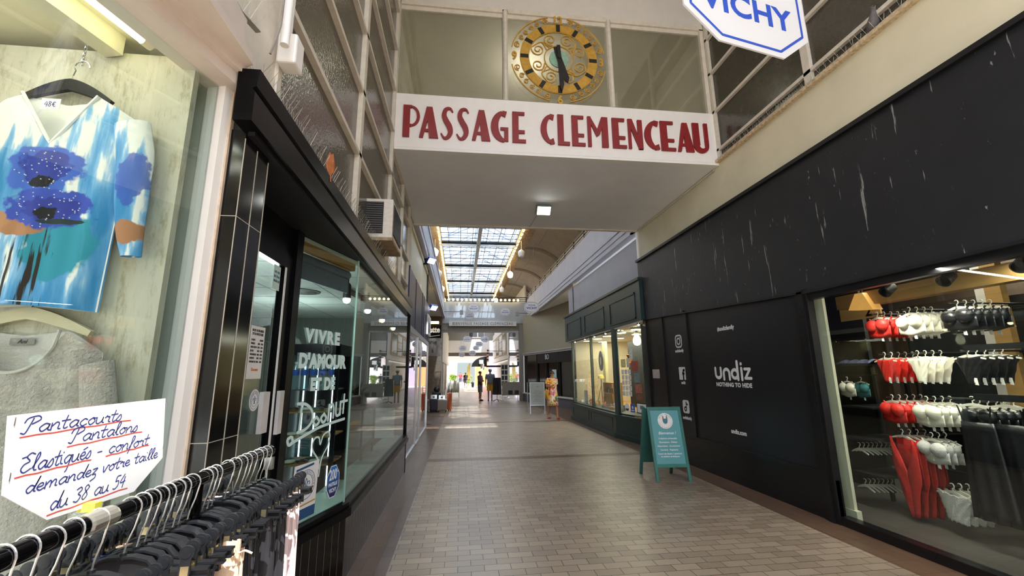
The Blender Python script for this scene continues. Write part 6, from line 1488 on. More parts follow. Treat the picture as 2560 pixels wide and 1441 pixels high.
for i, y in enumerate((11.5, 12.3, 14.5)):
    board('craft_picture', frame((4.3, y, .82), (.25, -1, 0)), .24, .36, MATS['craft_%d' % ((i * 2 + 1) % 7)], 'small leaning picture in the green shop window, %s from the corner' % ORD[i], 'picture', 'leaning pictures in the window', .015)
# papers stuck on the splayed pane
FSs = FS @ Matrix.Translation((0, 0, .004))
k = 0
for i in range(3):
    for j in range(5):
        u, z = .25 + i * .15 + .01 * (j % 2), 1.03 + j * .13
        o = MB().prism([(u, z), (u + .125, z), (u + .125, z + .115), (u, z + .115)], FSs, 0, .0015).build('window_card', mat('card_white', 'e8e6dd', .6, var=.05)); tag(o, 'white handbill on the green shop corner pane, column %s, row %s from the bottom' % (ORD[i], ORD[j]), 'card', 'handbills on the corner pane')
        q = MB(); random.seed(i * 7 + j)
        for r in range(3): q.strip([(u + .02, z + .03 + r * .025), (u + .05 + .05 * random.random(), z + .03 + r * .025)], .006, FSs, .0018, .0022)
        q.build('printing', [M_dk, M_ochre if False else mat('print_yellow', 'c9b35a', .6), M_gi][(i + j) % 3], o)
for i, (u, z, w, h, c_, lab) in enumerate(((.25, 1.72, .22, .2, 'd9c98a', 'yellowish print above the white handbills'), (.52, 1.72, .12, .22, 'e8dfc8', 'cream print above the white handbills'), (.72, 1.62, .30, .24, 'a8574a', 'reddish landscape print on the corner pane'), (.82, 1.36, .24, .22, '7d8d8f', 'grey print of a building on the corner pane'), (.84, 1.12, .27, .2, 'b06a58', 'dark red print on the corner pane'), (.86, .95, .27, .14, '8a5a4a', 'brown print above the framed notice'), (.66, 1.9, .14, .28, 'e9e2cf', 'white poster with green leaf on the corner pane'))):
    o = MB().prism([(u, z), (u + w, z), (u + w, z + h), (u, z + h)], FSs, 0, .002).build('art_print', mat('print_%d' % i, c_, .5, var=.5, scale=30)); tag(o, lab, 'print', 'prints on the corner pane')
o = MB().prism([(.86, .66), (1.28, .66), (1.28, .90), (.86, .90)], FSs, 0, .012).build('framed_notice', M_black); tag(o, 'black framed notice low on the green shop corner pane', 'notice')
MB().prism([(.88, .68), (1.26, .68), (1.26, .88), (.88, .88)], FSs, .0125, .013).build('paper', M_sign, o); MB().prism([(1.0, .76), (1.14, .76), (1.14, .84), (1.0, .84)], FSs, .0132, .0136).build('printed_picture', M_gi, o)
o = MB().prism([(.57, .66), (.76, .66), (.76, .85), (.57, .85)], FSs, 0, .002).build('blue_sticker', mat('sticker_blue', '2f66b8', .4)); tag(o, 'square blue sticker low on the green shop corner pane', 'sticker')
MB().prism(arc(.665, .77, .035, 0, 360, 16)[:-1], FSs, .0022, .0026).build('white_dot', M_whiteink, o); MB().prism([(.61, .69), (.72, .69), (.72, .715), (.61, .715)], FSs, .0022, .0026).build('caption_bar', M_whiteink, o)
o = MB().prism(arc(.42, .76, .1, 0, 360, 28)[:-1], FSs, 0, .002).build('round_sticker', M_sign); tag(o, 'round white sticker low on the green shop corner pane', 'sticker')
MB().prism(arc(.42, .76, .085, 200, 340, 14), FSs, .0022, .0026).build('dark_segment', MATS['charcoal_panel'], o)

# ------------------------------------------------------------------ recessed corner past the green shop
def vwall(mb, pts, z0, z1, t):
    for (a, b) in zip(pts, pts[1:]):
        d = Vector((b[0] - a[0], b[1] - a[1])).normalized(); n = Vector((d.y, -d.x)) * t
        mb.add([(a[0], a[1], z0), (b[0], b[1], z0), (b[0] + n.x, b[1] + n.y, z0), (a[0] + n.x, a[1] + n.y, z0), (a[0], a[1], z1), (b[0], b[1], z1), (b[0] + n.x, b[1] + n.y, z1), (a[0] + n.x, a[1] + n.y, z1)], [(0, 3, 2, 1), (4, 5, 6, 7), (0, 1, 5, 4), (1, 2, 6, 5), (2, 3, 7, 6), (3, 0, 4, 7)])
    return mb
RC = [(3.72, 25.2), (4.19, 23.3), (5.35, 17.4), (5.9, 15.1)]
struct('wall_corner_beige', vwall(MB(), RC, 2.72, 4.92, -.25), mat('beige_olive', 'a39b83', .65, var=.04))
RCo = [(3.66, 25.2), (4.12, 23.25), (5.28, 17.35), (5.84, 15.1)]
struct('trim_22', vwall(vwall(MB(), RCo, 2.6, 2.72, -.35), [(3.63, 25.2), (4.09, 23.22), (5.25, 17.3), (5.8, 15.1)], 2.68, 2.74, -.3), M_grey)
struct('baseboard_corner', vwall(MB(), RCo, 0, .42, -.3), mat('plinth_grey', '6b6a70', .6)); struct('trim_23', vwall(MB(), [(3.63, 25.2), (4.09, 23.22), (5.25, 17.3), (5.8, 15.1)], .42, .48, -.3), M_white)
dw = struct('window_14', vwall(MB(), [(3.76, 25.2), (4.23, 23.3), (5.39, 17.4), (5.94, 15.1)], .45, 2.62, -.05), mat('dark_reflecting_shop', '14151a', .1, var=.3))
mu = MB()
for (x, y) in ((4.19, 23.3), (4.45, 22.0), (4.75, 20.45), (5.05, 18.95), (5.35, 17.4)): mu.bar((x - .02, y, .45), (x - .02, y, 2.62), .06, .06, up=(1, 0, 0))
mu.build('mullions', M_darksteel, dw)
vwall(MB(), [(4.17, 23.15), (5.3, 17.5)], 2.1, 2.6, -.02).build('dark_sign_band', M_blackmatt, dw)
dvv = (Vector((5.3, 17.5, 0)) - Vector((4.17, 23.15, 0))).normalized()
text('BO', .36, M_whiteink, frame((4.36, 21.9, 2.28), dvv), dw, ext=.004); text('x x x x\nx x x', .12, M_whiteink, frame((4.44, 21.7, 2.2), dvv), dw, ext=.004) if False else None
o = board('pale_poster', frame((4.62, 20.9, 1.35), dvv), .5, .8, M_mint, 'pale poster inside the dark corner shop window', 'poster')
# ceiling light of the gallery
o = MB().box(4.75, 5.35, 15.6, 17.6, 4.86, 4.90).build('ceiling_panel_light', mat('lit_panel', 'fffbe8', .4, emit='fff6da', estr=3)); tag(o, 'lit rectangular ceiling panel behind the grey wall top', 'ceiling light')

# ------------------------------------------------------------------ left: navy shop front with aluminium frames
fr = MB()
for y, w in ((8.06, .14), (10.15, .06), (11.05, .06), (13.33, .07)): fr.box(-1.045, -.985, y, y + w, 0, 2.56)
fr.box(-1.045, -.985, 8.1, 13.4, 2.46, 2.56).box(-1.045, -.985, 8.1, 10.2, 0, .07).box(-1.045, -.985, 11.1, 13.4, 0, .07).box(-1.04, -.99, 10.2, 11.1, .0, .05).box(-1.04, -.99, 10.2, 11.1, 2.08, 2.14)
w_ = struct('window_15', fr, M_alu)
MB().box(-1.018, -1.012, 8.2, 13.33, .05, 2.46).build('pane', glass_mat('mirror_shop_glass', 'b8c0c4', .22), w_)
MB().box(-1.008, -1.0, 8.22, 8.27, .1, 2.46).build('black_gasket', M_black, w_)
struct('wall_navy_shop', MB().box(-4.2, -4.1, 7.86, 13.5, 0, 2.7).box(-4.2, -1.05, 13.42, 13.5, 0, 4.9).box(-4.2, -1.05, 7.86, 8.06, 0, 2.7).box(-4.2, -1.05, 8, 13.5, 2.58, 2.66), mat('dim_shop_grey', '4b4d52', .7, var=.2))
o = thing('projecting_sign', 'white letter panel on the far end of the navy fascia', 'sign', (-.96, 12.6, 2.7))
MB().box(-.975, -.93, 12.2, 13.3, 2.72, 3.3).build('board', M_sign, o); text('la', .6, M_navy2, face_right(-.929, 12.4, 2.8), o, ext=.004, off=.01)
def flood(name, lab, loc, aim, m_, power, col):
    t = thing(name, lab, 'floodlight', loc)
    d = Vector(aim).normalized(); F = d.to_track_quat('-Z', 'Y').to_matrix().to_4x4(); F.translation = Vector(loc)
    MB().box(-.15, .15, -.10, .10, -.03, .07).xf(F).build('housing', m_, t, bevel=.02); MB().box(-.125, .125, -.08, .08, -.036, -.03).xf(F).build('lamp_face', mat('flood_glass_' + name, 'ffffff', .2, emit=col, estr=6), t)
    return t
f = flood('floodlight', 'white and blue floodlight on the cream wall above the navy fascia', (-.88, 12.0, 4.82), (.55, -.5, -.6), mat('flood_blue', '2a3d86', .4), 0, 'e8f0ff'); MB().box(-1.12, -.95, 11.95, 12.05, 4.7, 5.0).build('wall_bracket', M_blackmatt, f)
f = flood('floodlight_far', 'small floodlight lower on the left wall beside the navy fascia end', (-.92, 14.2, 3.78), (.55, -.5, -.6), MATS['flood_blue'], 0, 'e8f0ff'); MB().bar((-1.1, 14.25, 3.78), (-.92, 14.2, 3.78), .03, .03).build('wall_bracket', M_blackmatt, f)
f['label'] = 'small floodlight lower on the left wall past the navy fascia'; f.name = 'floodlight.001'
f = flood('soffit_floodlight', 'green-grey floodlight under the footbridge soffit', (1.56, 7.6, 4.70), (.0, -.62, -.6), mat('flood_grey', '7d8c88', .4), 0, 'fdfff8'); MB().box(1.50, 1.62, 7.7, 7.8, 4.68, 4.83).build('mount', M_sign, f)
ca = MB().tube([(1.56, 7.75, 4.825), (1.50, 8.95, 4.825)], .008, 6); ca.build('cable', M_grey, f)
struct('wall_left_recess', MB().box(-2.6, -2.5, 13.5, 27, 0, 4.9).box(-2.6, -1.1, 24.9, 25.2, 0, 4.9), mat('recess_brown', '7a6b58', .7, var=.2))
# conduits along the right ledge and left cornice
o = MB().tube([(4.03, 5.9, 4.80), (4.03, 8.93, 4.80)], .012, 8).build('cable_conduit', M_cream2); tag(o, 'thin cream conduit running under the right ledge below the footbridge', 'conduit')

# ------------------------------------------------------------------ luggage shop sign and suitcases
ls = thing('luggage_sign', 'black and grey hanging shop sign block beyond the navy fascia', 'sign', (-1.5, 16.5, 2.3))
MB().box(-2.3, -.755, 16.5, 16.7, 2.95, 3.46).build('upper_board', M_black, ls); MB().box(-2.3, -.775, 16.5, 16.7, 2.28, 2.95).build('lower_board', mat('sign_grey', '8b8480', .5), ls)
text('ette', .30, M_whiteink, face_cam(-.80, 16.495, 3.17), ls, ext=.003, off=.012, align='RIGHT', sx=.85); text('erie', .24, M_blackmatt, face_cam(-.90, 16.495, 2.72), ls, ext=.003, align='RIGHT'); text('s', .24, M_blackmatt, face_cam(-1.02, 16.495, 2.40), ls, ext=.003, align='RIGHT')
MB().strip([tuple(q) for q in spline([(-.95, 3.02), (-.5, 2.99), (0, 3.0), (.5, 3.06)], 5)], .02, Matrix.Translation((-1.3, 16.494, 0)) @ Mxz(0), 0, .003).build('underline_swoosh', M_whiteink, ls)
o = MB().box(-1.35, -.85, 16.35, 16.5, 3.5, 3.58).build('sign_lamp', mat('warm_lit', 'fff0c0', .4, emit='ffe6a8', estr=4)); tag(o, 'warm light strip above the luggage sign', 'lamp')
sh = thing('shelf_display', 'dim brown shelf display inside the luggage shop window', 'shelf', (-2.2, 19.5, 0))
MB().box(-2.45, -2.3, 17, 22, 0, 2.7).build('back', mat('luggage_back', '3b2f28', .7, var=.4, scale=6), sh)
for z in (.6, 1.0, 1.4, 1.8, 2.2): MB().box(-2.32, -2.0, 17.2, 21.8, z, z + .03).build('shelf', M_lwood, sh)
def suitcase(x, y, w, d, h, m_, lab, tagc=True):
    t = thing('suitcase', lab, 'suitcase', (x, y, 0), group='suitcases outside the luggage shop')
    b = MB().box(x - w / 2, x + w / 2, y - d / 2, y + d / 2, .05, h); b.build('shell', m_, t, bevel=.045, segs=3)
    g = MB()
    for k in range(6): g.box(x - w / 2 + w * (k + .7) / 6.4 - .006, x - w / 2 + w * (k + .7) / 6.4 + .006, y - d / 2 - .006, y - d / 2 + .004, .12, h - .08)
    g.build('shell_ribs', m_, t)
    for sx in (-1, 1):
        for sy in (-1, 1): MB().lathe([(.028, -.012), (.028, .012)], (x + sx * (w / 2 - .05), y + sy * (d / 2 - .05), .028), 12, axis='X').build('wheel', M_blackmatt, t)
    MB().tube([(x - .08, y + d * .25, h), (x - .08, y + d * .25, h + .30), (x + .08, y + d * .25, h + .30), (x + .08, y + d * .25, h)], .010, 8).build('pull_handle', M_darksteel, t)
    MB().tube([(x - .07, y - d * .1, h), (x - .06, y - d * .1, h + .03), (x + .06, y - d * .1, h + .03), (x + .07, y - d * .1, h)], .011, 8).build('carry_handle', M_blackmatt, t)
    return t
suitcase(-1.12, 19.15, .32, .45, .55, mat('suitcase_navy', '2a2d3f', .35, var=.1), 'dark navy suitcase outside the luggage shop')
suitcase(-.755, 19.15, .42, .46, .53, mat('suitcase_taupe', '8d857c', .35, var=.06), 'taupe grey suitcase in the middle of the luggage row')
suitcase(-.45, 19.55, .20, .42, .77, mat('suitcase_orange', 'b4532c', .35, var=.1), 'tall orange suitcase at the passage end of the luggage row')
suitcase(-1.50, 19.15, .32, .45, .52, mat('suitcase_grey', '77747a', .35, var=.1), 'grey suitcase at the wall end of the luggage row')
suitcase(-1.05, 20.0, .36, .3, .78, mat('suitcase_black', '1d1d22', .4, var=.1), 'tall black suitcase behind the navy one')
for x, z, lab in ((-1.12, .545, 'white price card leaning on the navy suitcase'), (-.78, .525, 'white price card leaning on the taupe suitcase')):
    o = MB().prism([(-.13, 0), (.13, 0), (.13, .17), (-.13, .17)], frame((x, 19.05, z + .005), (1, 0, 0), (0, .3, 1)), 0, .004).build('price_card', M_sign); tag(o, lab, 'price card'); MB().prism([(-.04, .04), (.04, .04), (.04, .11), (-.04, .11)], frame((x, 19.05, z + .005), (1, 0, 0), (0, .3, 1)), .0045, .005).build('printing', M_dk, o)
bgp = MB().ball((-1.05, 19.95, .905), .14, .1, .12).build('black_handbag', M_blackmatt, smooth=True); tag(bgp, 'black rounded handbag on the tall black suitcase', 'bag')
# white clothes on a rail farther down, left
cl = thing('garment_rail', 'wheeled rail of off-white garments on the left farther down the passage', 'clothes rail', (-.48, 30, 0))
MB().tube([(-.9, 30, 1.12), (-.05, 30, 1.12)], .015, 8).tube([(-.88, 30, .0), (-.88, 30, 1.12)], .015, 8).tube([(-.07, 30, .0), (-.07, 30, 1.12)], .015, 8).tube([(-.88, 29.7, .08), (-.88, 30.3, .08)], .015, 8).tube([(-.07, 29.7, .08), (-.07, 30.3, .08)], .015, 8).build('frame', M_darksteel, cl)
m = MB().grid([[(-.88 + .8 * i / 40, 30 + .03 * math.sin(i * 1.9) - .03, 1.13 - .8 * v - .02 * math.sin(i * .9) * v) for i in range(41)] for v in (0, .3, .6, 1)])
o = m.build('white_garments', mat('offwhite_cloth', 'd8d3c4', .9, var=.12, scale=20), smooth=True, solid=.02); tag(o, 'row of off-white garments on the far left rail', 'garments', kind='stuff')

# ------------------------------------------------------------------ welcome board, header spots, octagons
wb = thing('welcome_board', 'white banner board with dark deco welcome lettering across the second bridge', 'sign', (1.3, 25.1, 4.37))
MB().box(-.70, 3.30, 25.06, 25.199, 4.36, 4.62).build('board', M_sign, wb)
text('BIENVENUE PASSAGE CLÉMENCEAU', .20, M_dk, face_cam(1.3, 25.055, 4.415), wb, ext=.003, off=.0, align='CENTER', sx=.88, sy=1.15, spacing=1.32)
for sx, x0, x1, z, lab in ((1, -.97, .0, 5.12, 'grey spotlight on a thin arm at the left end of the second bridge'), (-1, 4.0, 3.25, 5.05, 'grey spotlight on a thin arm beside the large far octagon')):
    t = thing('arm_spotlight', lab, 'spotlight', (x1, 24.5, z)); MB().tube([(x0, 24.7, z + .03), (x1, 24.5, z)], .012, 6).build('arm', M_darksteel, t); MB().box(x1 - .08, x1 + .12, 24.4, 24.6, z - .16, z + .08).build('housing', mat('spot_grey', '9aa0a2', .4, .3), t, bevel=.01)
for i, (x, y, z, W, lab) in enumerate(((.722, 24.6, 5.37, .66, 'white octagon sign, upper of the two overlapping ones before the second bridge'), (.50, 24.9, 4.93, .52, 'white octagon sign, lower of the two overlapping ones before the second bridge'), (2.58, 24.6, 5.15, .58, 'white octagon sign right of the overlapping pair before the second bridge'), (3.05, 18.0, 4.42, .64, 'white octagon sign in front of the right gallery corner'))):
    oct_sign('octagonal_sign', lab, (x, y, z), (1, .02, 0), W, W * .74, 'octagonal hanging signs', [(-W * .2, 7.62), (W * .2, 7.62)])
for i, (x, z, W) in enumerate(((.49, 4.21, .62), (1.85, 4.20, .62), (1.45, 3.87, .55), (.16, 3.54, .55), (1.25, 3.60, .5), (.95, 3.2, .55), (.1, 3.11, .5))):
    oct_sign('octagonal_sign', 'white octagon sign beyond the second bridge, ' + ('upper left one', 'upper right one', 'just under the upper right one', 'left of the middle, third row', 'middle one, third row', 'middle one, lowest row', 'lowest left one')[i], (x, 33 + .8 * (i // 2), z), (1, .02, 0), W, W * .74, 'octagonal hanging signs', [(-W * .2, 5.62), (W * .2, 5.62)])
for y, zz_ in ((33.0, 5.64), (33.8, 5.64), (34.6, 5.64), (35.4, 5.64)):
    o = MB().tube([(-1.5, y, zz_), (3.9, y, zz_)], .012, 6).build('span_wire', M_steel); tag(o, 'thin steel wire spanning the passage beyond the second bridge', 'wire', 'span wires')
# pendants and festoons
M_pl = mat('pendant_lit', 'fff3cf', .3, emit='ffe7ae', estr=2.2); M_pu = mat('pendant_opal', 'e8e8e2', .25, var=.03)
p0 = {}
for i, (x, y, lit) in enumerate(((-1.12, 14.3, 1), (-1.2, 18.4, 1), (-1.22, 22.5, 0), (-1.23, 26.8, 1), (-1.28, 31.1, 1), (2.78, 14.4, 1), (2.68, 18.3, 0), (2.65, 22.5, 1), (2.6, 26.8, 0), (2.57, 31.0, 1))):
    side = 'left' if x < 0 else 'right'; lab = '%s opal pendant lamp under the %s vault, %s from the footbridge' % ('glowing' if lit else 'unlit white', side, ORD[i % 5])
    if lit not in p0:
        t = thing('pendant_lamp', lab, 'pendant lamp', (x, y, 6.9), group='opal pendant lamps'); p0[lit] = t
        MB().lathe([(.05, -.17), (.12, -.14), (.16, .0), (.155, .1), (.10, .16), (.04, .17)], (0, 0, 0), 18).build('opal_globe', M_pl if lit else M_pu, t, world=False, smooth=True)
        MB().lathe([(.05, .16), (.04, .22)], (0, 0, 0), 12).build('cap', M_sign, t, world=False); MB().tube([(0, 0, .2), (0, 0, .62)], .014, 6).build('stem', M_sign, t, world=False)
    else: dup(p0[lit], (x, y, 6.9), label=lab)
M_fest = mat('festoon_bulb', 'ffe9b0', .3, emit='ffd98a', estr=14)
M_foil = mat('gilded_mosaic', '8a6c3c', .4, .2, var=.75, scale=9, bump=1.0, bscale=16)  # garland foil, with the bulbs' warm light put into its gold colour
for nm, x0, x1, lab in (('right', 2.50, 3.03, 'string of warm bulbs along the right skylight edge'), ('left', -.93, -1.46, 'string of warm bulbs along the left skylight edge')):
    t = thing('festoon_lights', lab, 'festoon lights', (x0, 9.0, 7.5), group=None)
    cable = MB().tube([(x0 + (.06 if x0 > 0 else -.06), y, 7.52) for y in (9, 20, 34)], .012, 6).build('cable', M_darksteel, t)
    b0 = None
    for i in range(96):
        y = 9.2 + i * .255; x = x0 + (.06 if x0 > 0 else -.06)
        if b0 is None:
            b0 = MB().ball((0, 0, 0), .034, n=8, m=6).build('bulb', M_fest, t, world=False); b0.location = (x - t.location.x, y - 9.0, -.03)
        else:
            c = b0.copy(); COL.objects.link(c); c.location = (x - t.location.x, y - 9.0, -.03 - .03 * (i % 2))
    rows = [[(x0 + (x1 - x0) * v, 9 + 25 * i / 60, 7.57 - .10 * v + .02 * math.sin(i * 2.3 + v * 3)) for v in (0, .5, 1)] for i in range(61)]
    o = MB().grid([[(x0 + (x1 - x0) * v, y, 7.555 - .045 * v) for v in (0, .5, 1)] for y in (9, 34)]).build('trim_gilded_' + nm, M_foil, solid=.02); o['kind'] = 'structure'
t = thing('festoon_lights', 'row of warm bulbs along the top of the second bridge', 'festoon lights', (1.0, 25.1, 5.9))
MB().tube([(-1.2, 25.15, 5.88), (3.9, 25.15, 5.88)], .01, 6).build('cable', M_darksteel, t); b0 = None
for i in range(18):
    if b0 is None: b0 = MB().ball((0, 0, 0), .07, n=8, m=6).build('bulb', mat('festoon_soft', 'ffe9b0', .3, emit='ffdf9a', estr=5), t, world=False); b0.location = (-2.0, 0, .03)
    else: c = b0.copy(); COL.objects.link(c); c.location = (-2.0 + .26 * i, 0, .03)
# railings
def railing(nm, pts, zb, lab, step=1.25):
    t = thing('railing', lab, 'railing', (pts[0][0], pts[0][1], zb)); r = MB()
    for z in (.34, .22, .11): r.tube([(x, y, zb + z) for x, y in pts], .016, 6)
    r.build('rails', M_sign if nm != 'dark' else M_darksteel, t); top = MB().tube([(x, y, zb + .35) for x, y in pts], .022, 6).build('handrail', M_darksteel, t)
    a, b = Vector(pts[0]), Vector(pts[1]); n_ = max(1, int((b - a).length / step))
    for i in range(n_ + 1):
        p = a + (b - a) * i / n_; MB().box(p.x - .02, p.x + .02, p.y - .02, p.y + .02, zb, zb + .35).build('baluster', M_darksteel, t)
railing('white', [(4.05, 9.1), (4.05, 25.2)], 5.95, 'gallery railing of pale rails and black posts on the right parapet')
railing('dark', [(-1.2, 25.5), (4.0, 25.5)], 5.82, 'dark railing on top of the second bridge')
# A-frame poster stand by the woman
af = thing('poster_stand', 'aluminium A-frame poster stand with pale grey sheet beside the walking woman', 'poster stand', (3.05, 17.4, 0))
a0, a1, t0, t1 = Vector((2.80, 17.30, 0)), Vector((3.38, 17.22, 0)), Vector((2.68, 17.62, 1.21)), Vector((3.26, 17.54, 1.21))
vx_ = (a1 - a0).normalized(); vu_ = (t0 + t1 - a0 - a1) / 2; L_ = vu_.length; AF = frame((a0 + a1) / 2, vx_, vu_)
m = MB()
for s in (-1, 1): m.prism([(s * .29 - .015, 0), (s * .29 + .015, 0), (s * .29 + .015, L_), (s * .29 - .015, L_)], AF, -.02, 0)
m.prism([(-.29, L_ - .03), (.29, L_ - .03), (.29, L_), (-.29, L_)], AF, -.02, 0).prism([(-.29, .32), (.29, .32), (.29, .35), (-.29, .35)], AF, -.02, 0); m.build('front_frame', M_alu, af)
MB().prism([(-.275, .35), (.275, .35), (.275, L_ - .03), (-.275, L_ - .03)], AF, -.012, -.006).build('sheet', mat('sheet_grey', 'a3a79e', .3, var=.05), af)
tx = MB(); random.seed(2)
for i in range(9): tx.strip([(-.10 - .05 * (i % 3), .93 - i * .055), (.10 + .05 * (i % 3), .93 - i * .055)], .014, AF, -.0055, -.005)
tx.build('printed_lines', M_gi, af); MB().strip([tuple(q) for q in spline([(-.07, 1.1), (-.02, 1.05), (0, 1.12), (.03, 1.05), (.07, 1.1)], 5)], .012, AF, -.0055, -.005).build('crest', M_gi, af)
ab = frame(((a0 + a1) / 2) + Vector((-.02, .62, 0)), vx_, Vector((-.09, -.30, 1.21))); m = MB()
for s in (-1, 1): m.prism([(s * .29 - .015, 0), (s * .29 + .015, 0), (s * .29 + .015, L_), (s * .29 - .015, L_)], ab, -.01, .01)
m.build('back_frame', M_alu, af)
# trolley table and rail by the second bridge pillar
tb = thing('display_trolley', 'grey board display trolley on castors by the right pillar', 'trolley', (2.9, 24.9, 0))
MB().box(2.40, 3.44, 24.85, 24.92, .36, 1.09).build('board', mat('trolley_grey', '8d877c', .6), tb); MB().box(2.75, 3.0, 24.84, 24.85, .40, .62).build('dark_print', M_blackmatt, tb); MB().box(3.12, 3.36, 24.84, 24.85, .40, .62).build('dark_print', M_blackmatt, tb)
MB().box(2.4, 3.44, 24.92, 25.4, .34, .38).build('shelf', M_grey, tb)
for x in (2.48, 3.36):
    for y in (24.95, 25.35): MB().tube([(x, y, .36), (x, y, .08)], .014, 6).lathe([(.04, -.015), (.04, .015)], (x, y, .04), 12, axis='X').build('leg', M_steel, tb)
cr_ = thing('rotating_rail', 'black garments on a round wheeled rail beside the man in yellow shorts', 'clothes rail', (2.12, 25.0, 0))
MB().tube([(2.12, 25, .08), (2.12, 25, 1.32)], .016, 8).build('post', M_steel, cr_)
for a in range(0, 360, 72): MB().tube([(2.12, 25, .12), (2.12 + .24 * math.cos(R(a)), 25 + .24 * math.sin(R(a)), .05)], .012, 6).lathe([(.03, -.012), (.03, .012)], (2.12 + .24 * math.cos(R(a)), 25 + .24 * math.sin(R(a)), .03), 10, axis='X').build('foot', M_darksteel, cr_)
rows = [[(2.12 + (.20 + .03 * math.sin(7 * a) + .04 * v) * math.cos(a), 25 + (.20 + .03 * math.sin(7 * a)) * math.sin(a), 1.34 - .95 * v) for a in [2 * PI * k / 42 for k in range(43)]] for v in (0, .05, .5, 1)]
MB().grid(rows).build('garments', M_blk, cr_, smooth=True)
pc = thing('postcard_rack', 'white postcard rack with dark cards near the right far shops', 'rack', (3.05, 29.0, 0))
MB().tube([(3.05, 29, 0), (3.05, 29, .7)], .02, 8).lathe([(.25, 0), (.25, .03)], (3.05, 29, 0), 16).build('stand', M_steel, pc)
MB().box(2.72, 3.2, 28.97, 29.03, .7, 2.2).build('panel', M_sign, pc)
for i in range(2):
    for j in range(4): MB().box(2.76 + i * .22, 2.94 + i * .22, 28.955, 28.97, .78 + j * .36, 1.06 + j * .36).build('card_pocket', M_dk, pc)

# ------------------------------------------------------------------ far part of the passage
M_bright = mat('sunlit_white', 'f4efe8', .8, var=.02)  # one even near-white for far shops, panes and street trim
rf = MB().box(3.9, 4.2, 26.8, 52, 2.75, 6.0).box(3.9, 4.2, 26.8, 28.0, 0, 2.75).box(3.9, 4.2, 34.2, 35.5, 0, 2.75).box(3.82, 3.95, 26.8, 52, 5.3, 5.5).box(3.82, 3.95, 34, 52, 2.75, 3.0)
struct('wall_right_far', rf, M_white)
wm = struct('window_16', MB().box(3.85, 3.9, 28.0, 28.15, .5, 4.75).box(3.85, 3.9, 34.1, 34.25, .5, 4.75).box(3.85, 3.9, 28, 34.2, 4.6, 4.75).box(3.85, 3.9, 28, 34.2, .4, .55), M_darksteel)
MB().box(3.87, 3.885, 28.1, 34.1, .5, 4.65).build('pane', mat('mirror_glass', 'aab4c4', .03, .85, var=.02), wm)
M_tanp = mat('tan_panel', 'b9a37c', .6, var=.08)
for i, y in enumerate((36.2, 39.6, 43.0, 46.4)):
    w_ = struct('window_%d' % (17 + i), MB().box(3.84, 3.9, y, y + 3.0, 3.2, 5.2), M_tanp)
    g = MB()
    if i % 2 == 0:
        for k in range(4): g.box(3.82, 3.845, y + .3 + k * .68, y + .8 + k * .68, 3.4, 5.0)
    else:
        for k in range(3):
            for j in range(3): g.box(3.82, 3.845, y + .25 + k * .9, y + 1.0 + k * .9, 3.3 + j * .62, 3.85 + j * .62)
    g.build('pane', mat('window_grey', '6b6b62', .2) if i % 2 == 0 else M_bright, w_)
struct('wall_left_far', MB().box(-1.75, -1.45, 26.8, 52, 2.6, 6.0).box(-1.75, -1.45, 27, 29, 0, 2.6).box(-1.75, -1.45, 38, 40, 0, 2.6).box(-1.75, -1.45, 46, 47, 0, 2.6).box(-1.5, -1.38, 26.8, 52, 2.5, 2.75), M_cream)
struct('wall_left_far_shops', MB().box(-1.95, -1.9, 26.8, 52, 0, 2.6), mat('left_shops_brown', '8a6f5c', .6, var=.4, scale=2))
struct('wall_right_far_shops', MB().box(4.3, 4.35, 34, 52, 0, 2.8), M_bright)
struct('ceiling_far', MB().box(-1.8, 1.6, 34.3, 52.4, 7.2, 7.4).box(3.0, 4.3, 34.3, 52.4, 7.2, 7.4), M_white)  # unseen slotted roof added to cut daylight in the far hall
struct('wall_far_sides', MB().box(-1.8, -1.7, 26.8, 52.4, 6.0, 7.3).box(4.1, 4.2, 26.8, 52.4, 6.0, 7.3), M_white)
struct('wall_exit_upper', MB().box(-2.2, 4.2, 52.0, 52.4, 5.5, 9.0), MATS['end_wall_grey'])
struct('trim_24', MB().box(-2.0, 3.5, 51.8, 52.0, 4.05, 5.5), M_sign)
struct('ceiling_exit', MB().box(-2.2, 4.2, 52.0, 54.5, 3.65, 4.06), mat('exit_soffit', '6f6a62', .7))
acf = MB().box(.9, 2.9, 51.9, 52.0, 5.85, 6.8).build('wall_ventilator', M_grey); tag(acf, 'pale framed dark window with ventilator high on the far end wall', 'ventilator'); MB().box(1.0, 2.0, 51.88, 51.9, 5.95, 6.7).build('dark_pane', M_dk, acf); MB().box(2.1, 2.8, 51.88, 51.9, 5.95, 6.7).build('dark_pane', M_dk, acf)
# dark awning, signs, barber pole
aw = thing('shop_awning', 'dark rounded awning projecting into the far passage', 'awning', (2.3, 40, 2.1))
rows = [[(2.45 - 1.38 * math.sin(PI / 2 * v), 40 + 1.6 * u_, 2.2 + .92 * math.cos(PI / 2 * v)) for v in [i / 8 for i in range(9)]] for u_ in (0, 1)]
MB().grid(rows).build('canopy', M_blackmatt, aw, smooth=True, solid=.03); MB().prism([(2.45, 2.2)] + [(2.45 - 1.38 * math.sin(PI / 2 * v), 2.2 + .92 * math.cos(PI / 2 * v)) for v in [i / 8 for i in range(9)]], Mxz(40), -.02, .0).build('end_panel', M_blackmatt, aw)
MB().box(2.4, 3.95, 40.0, 41.6, 2.15, 2.3).build('mounting_frame', M_darksteel, aw)
o = MB().box(1.72, 2.1, 39.7, 39.99, 2.45, 2.8).build('box_sign', M_sign); tag(o, 'small white box sign hung on the dark awning', 'sign')
o = MB().box(1.85, 2.2, 39.92, 39.97, 1.9, 2.45).build('white_notice', M_sign); tag(o, 'white notice under the dark awning', 'notice')
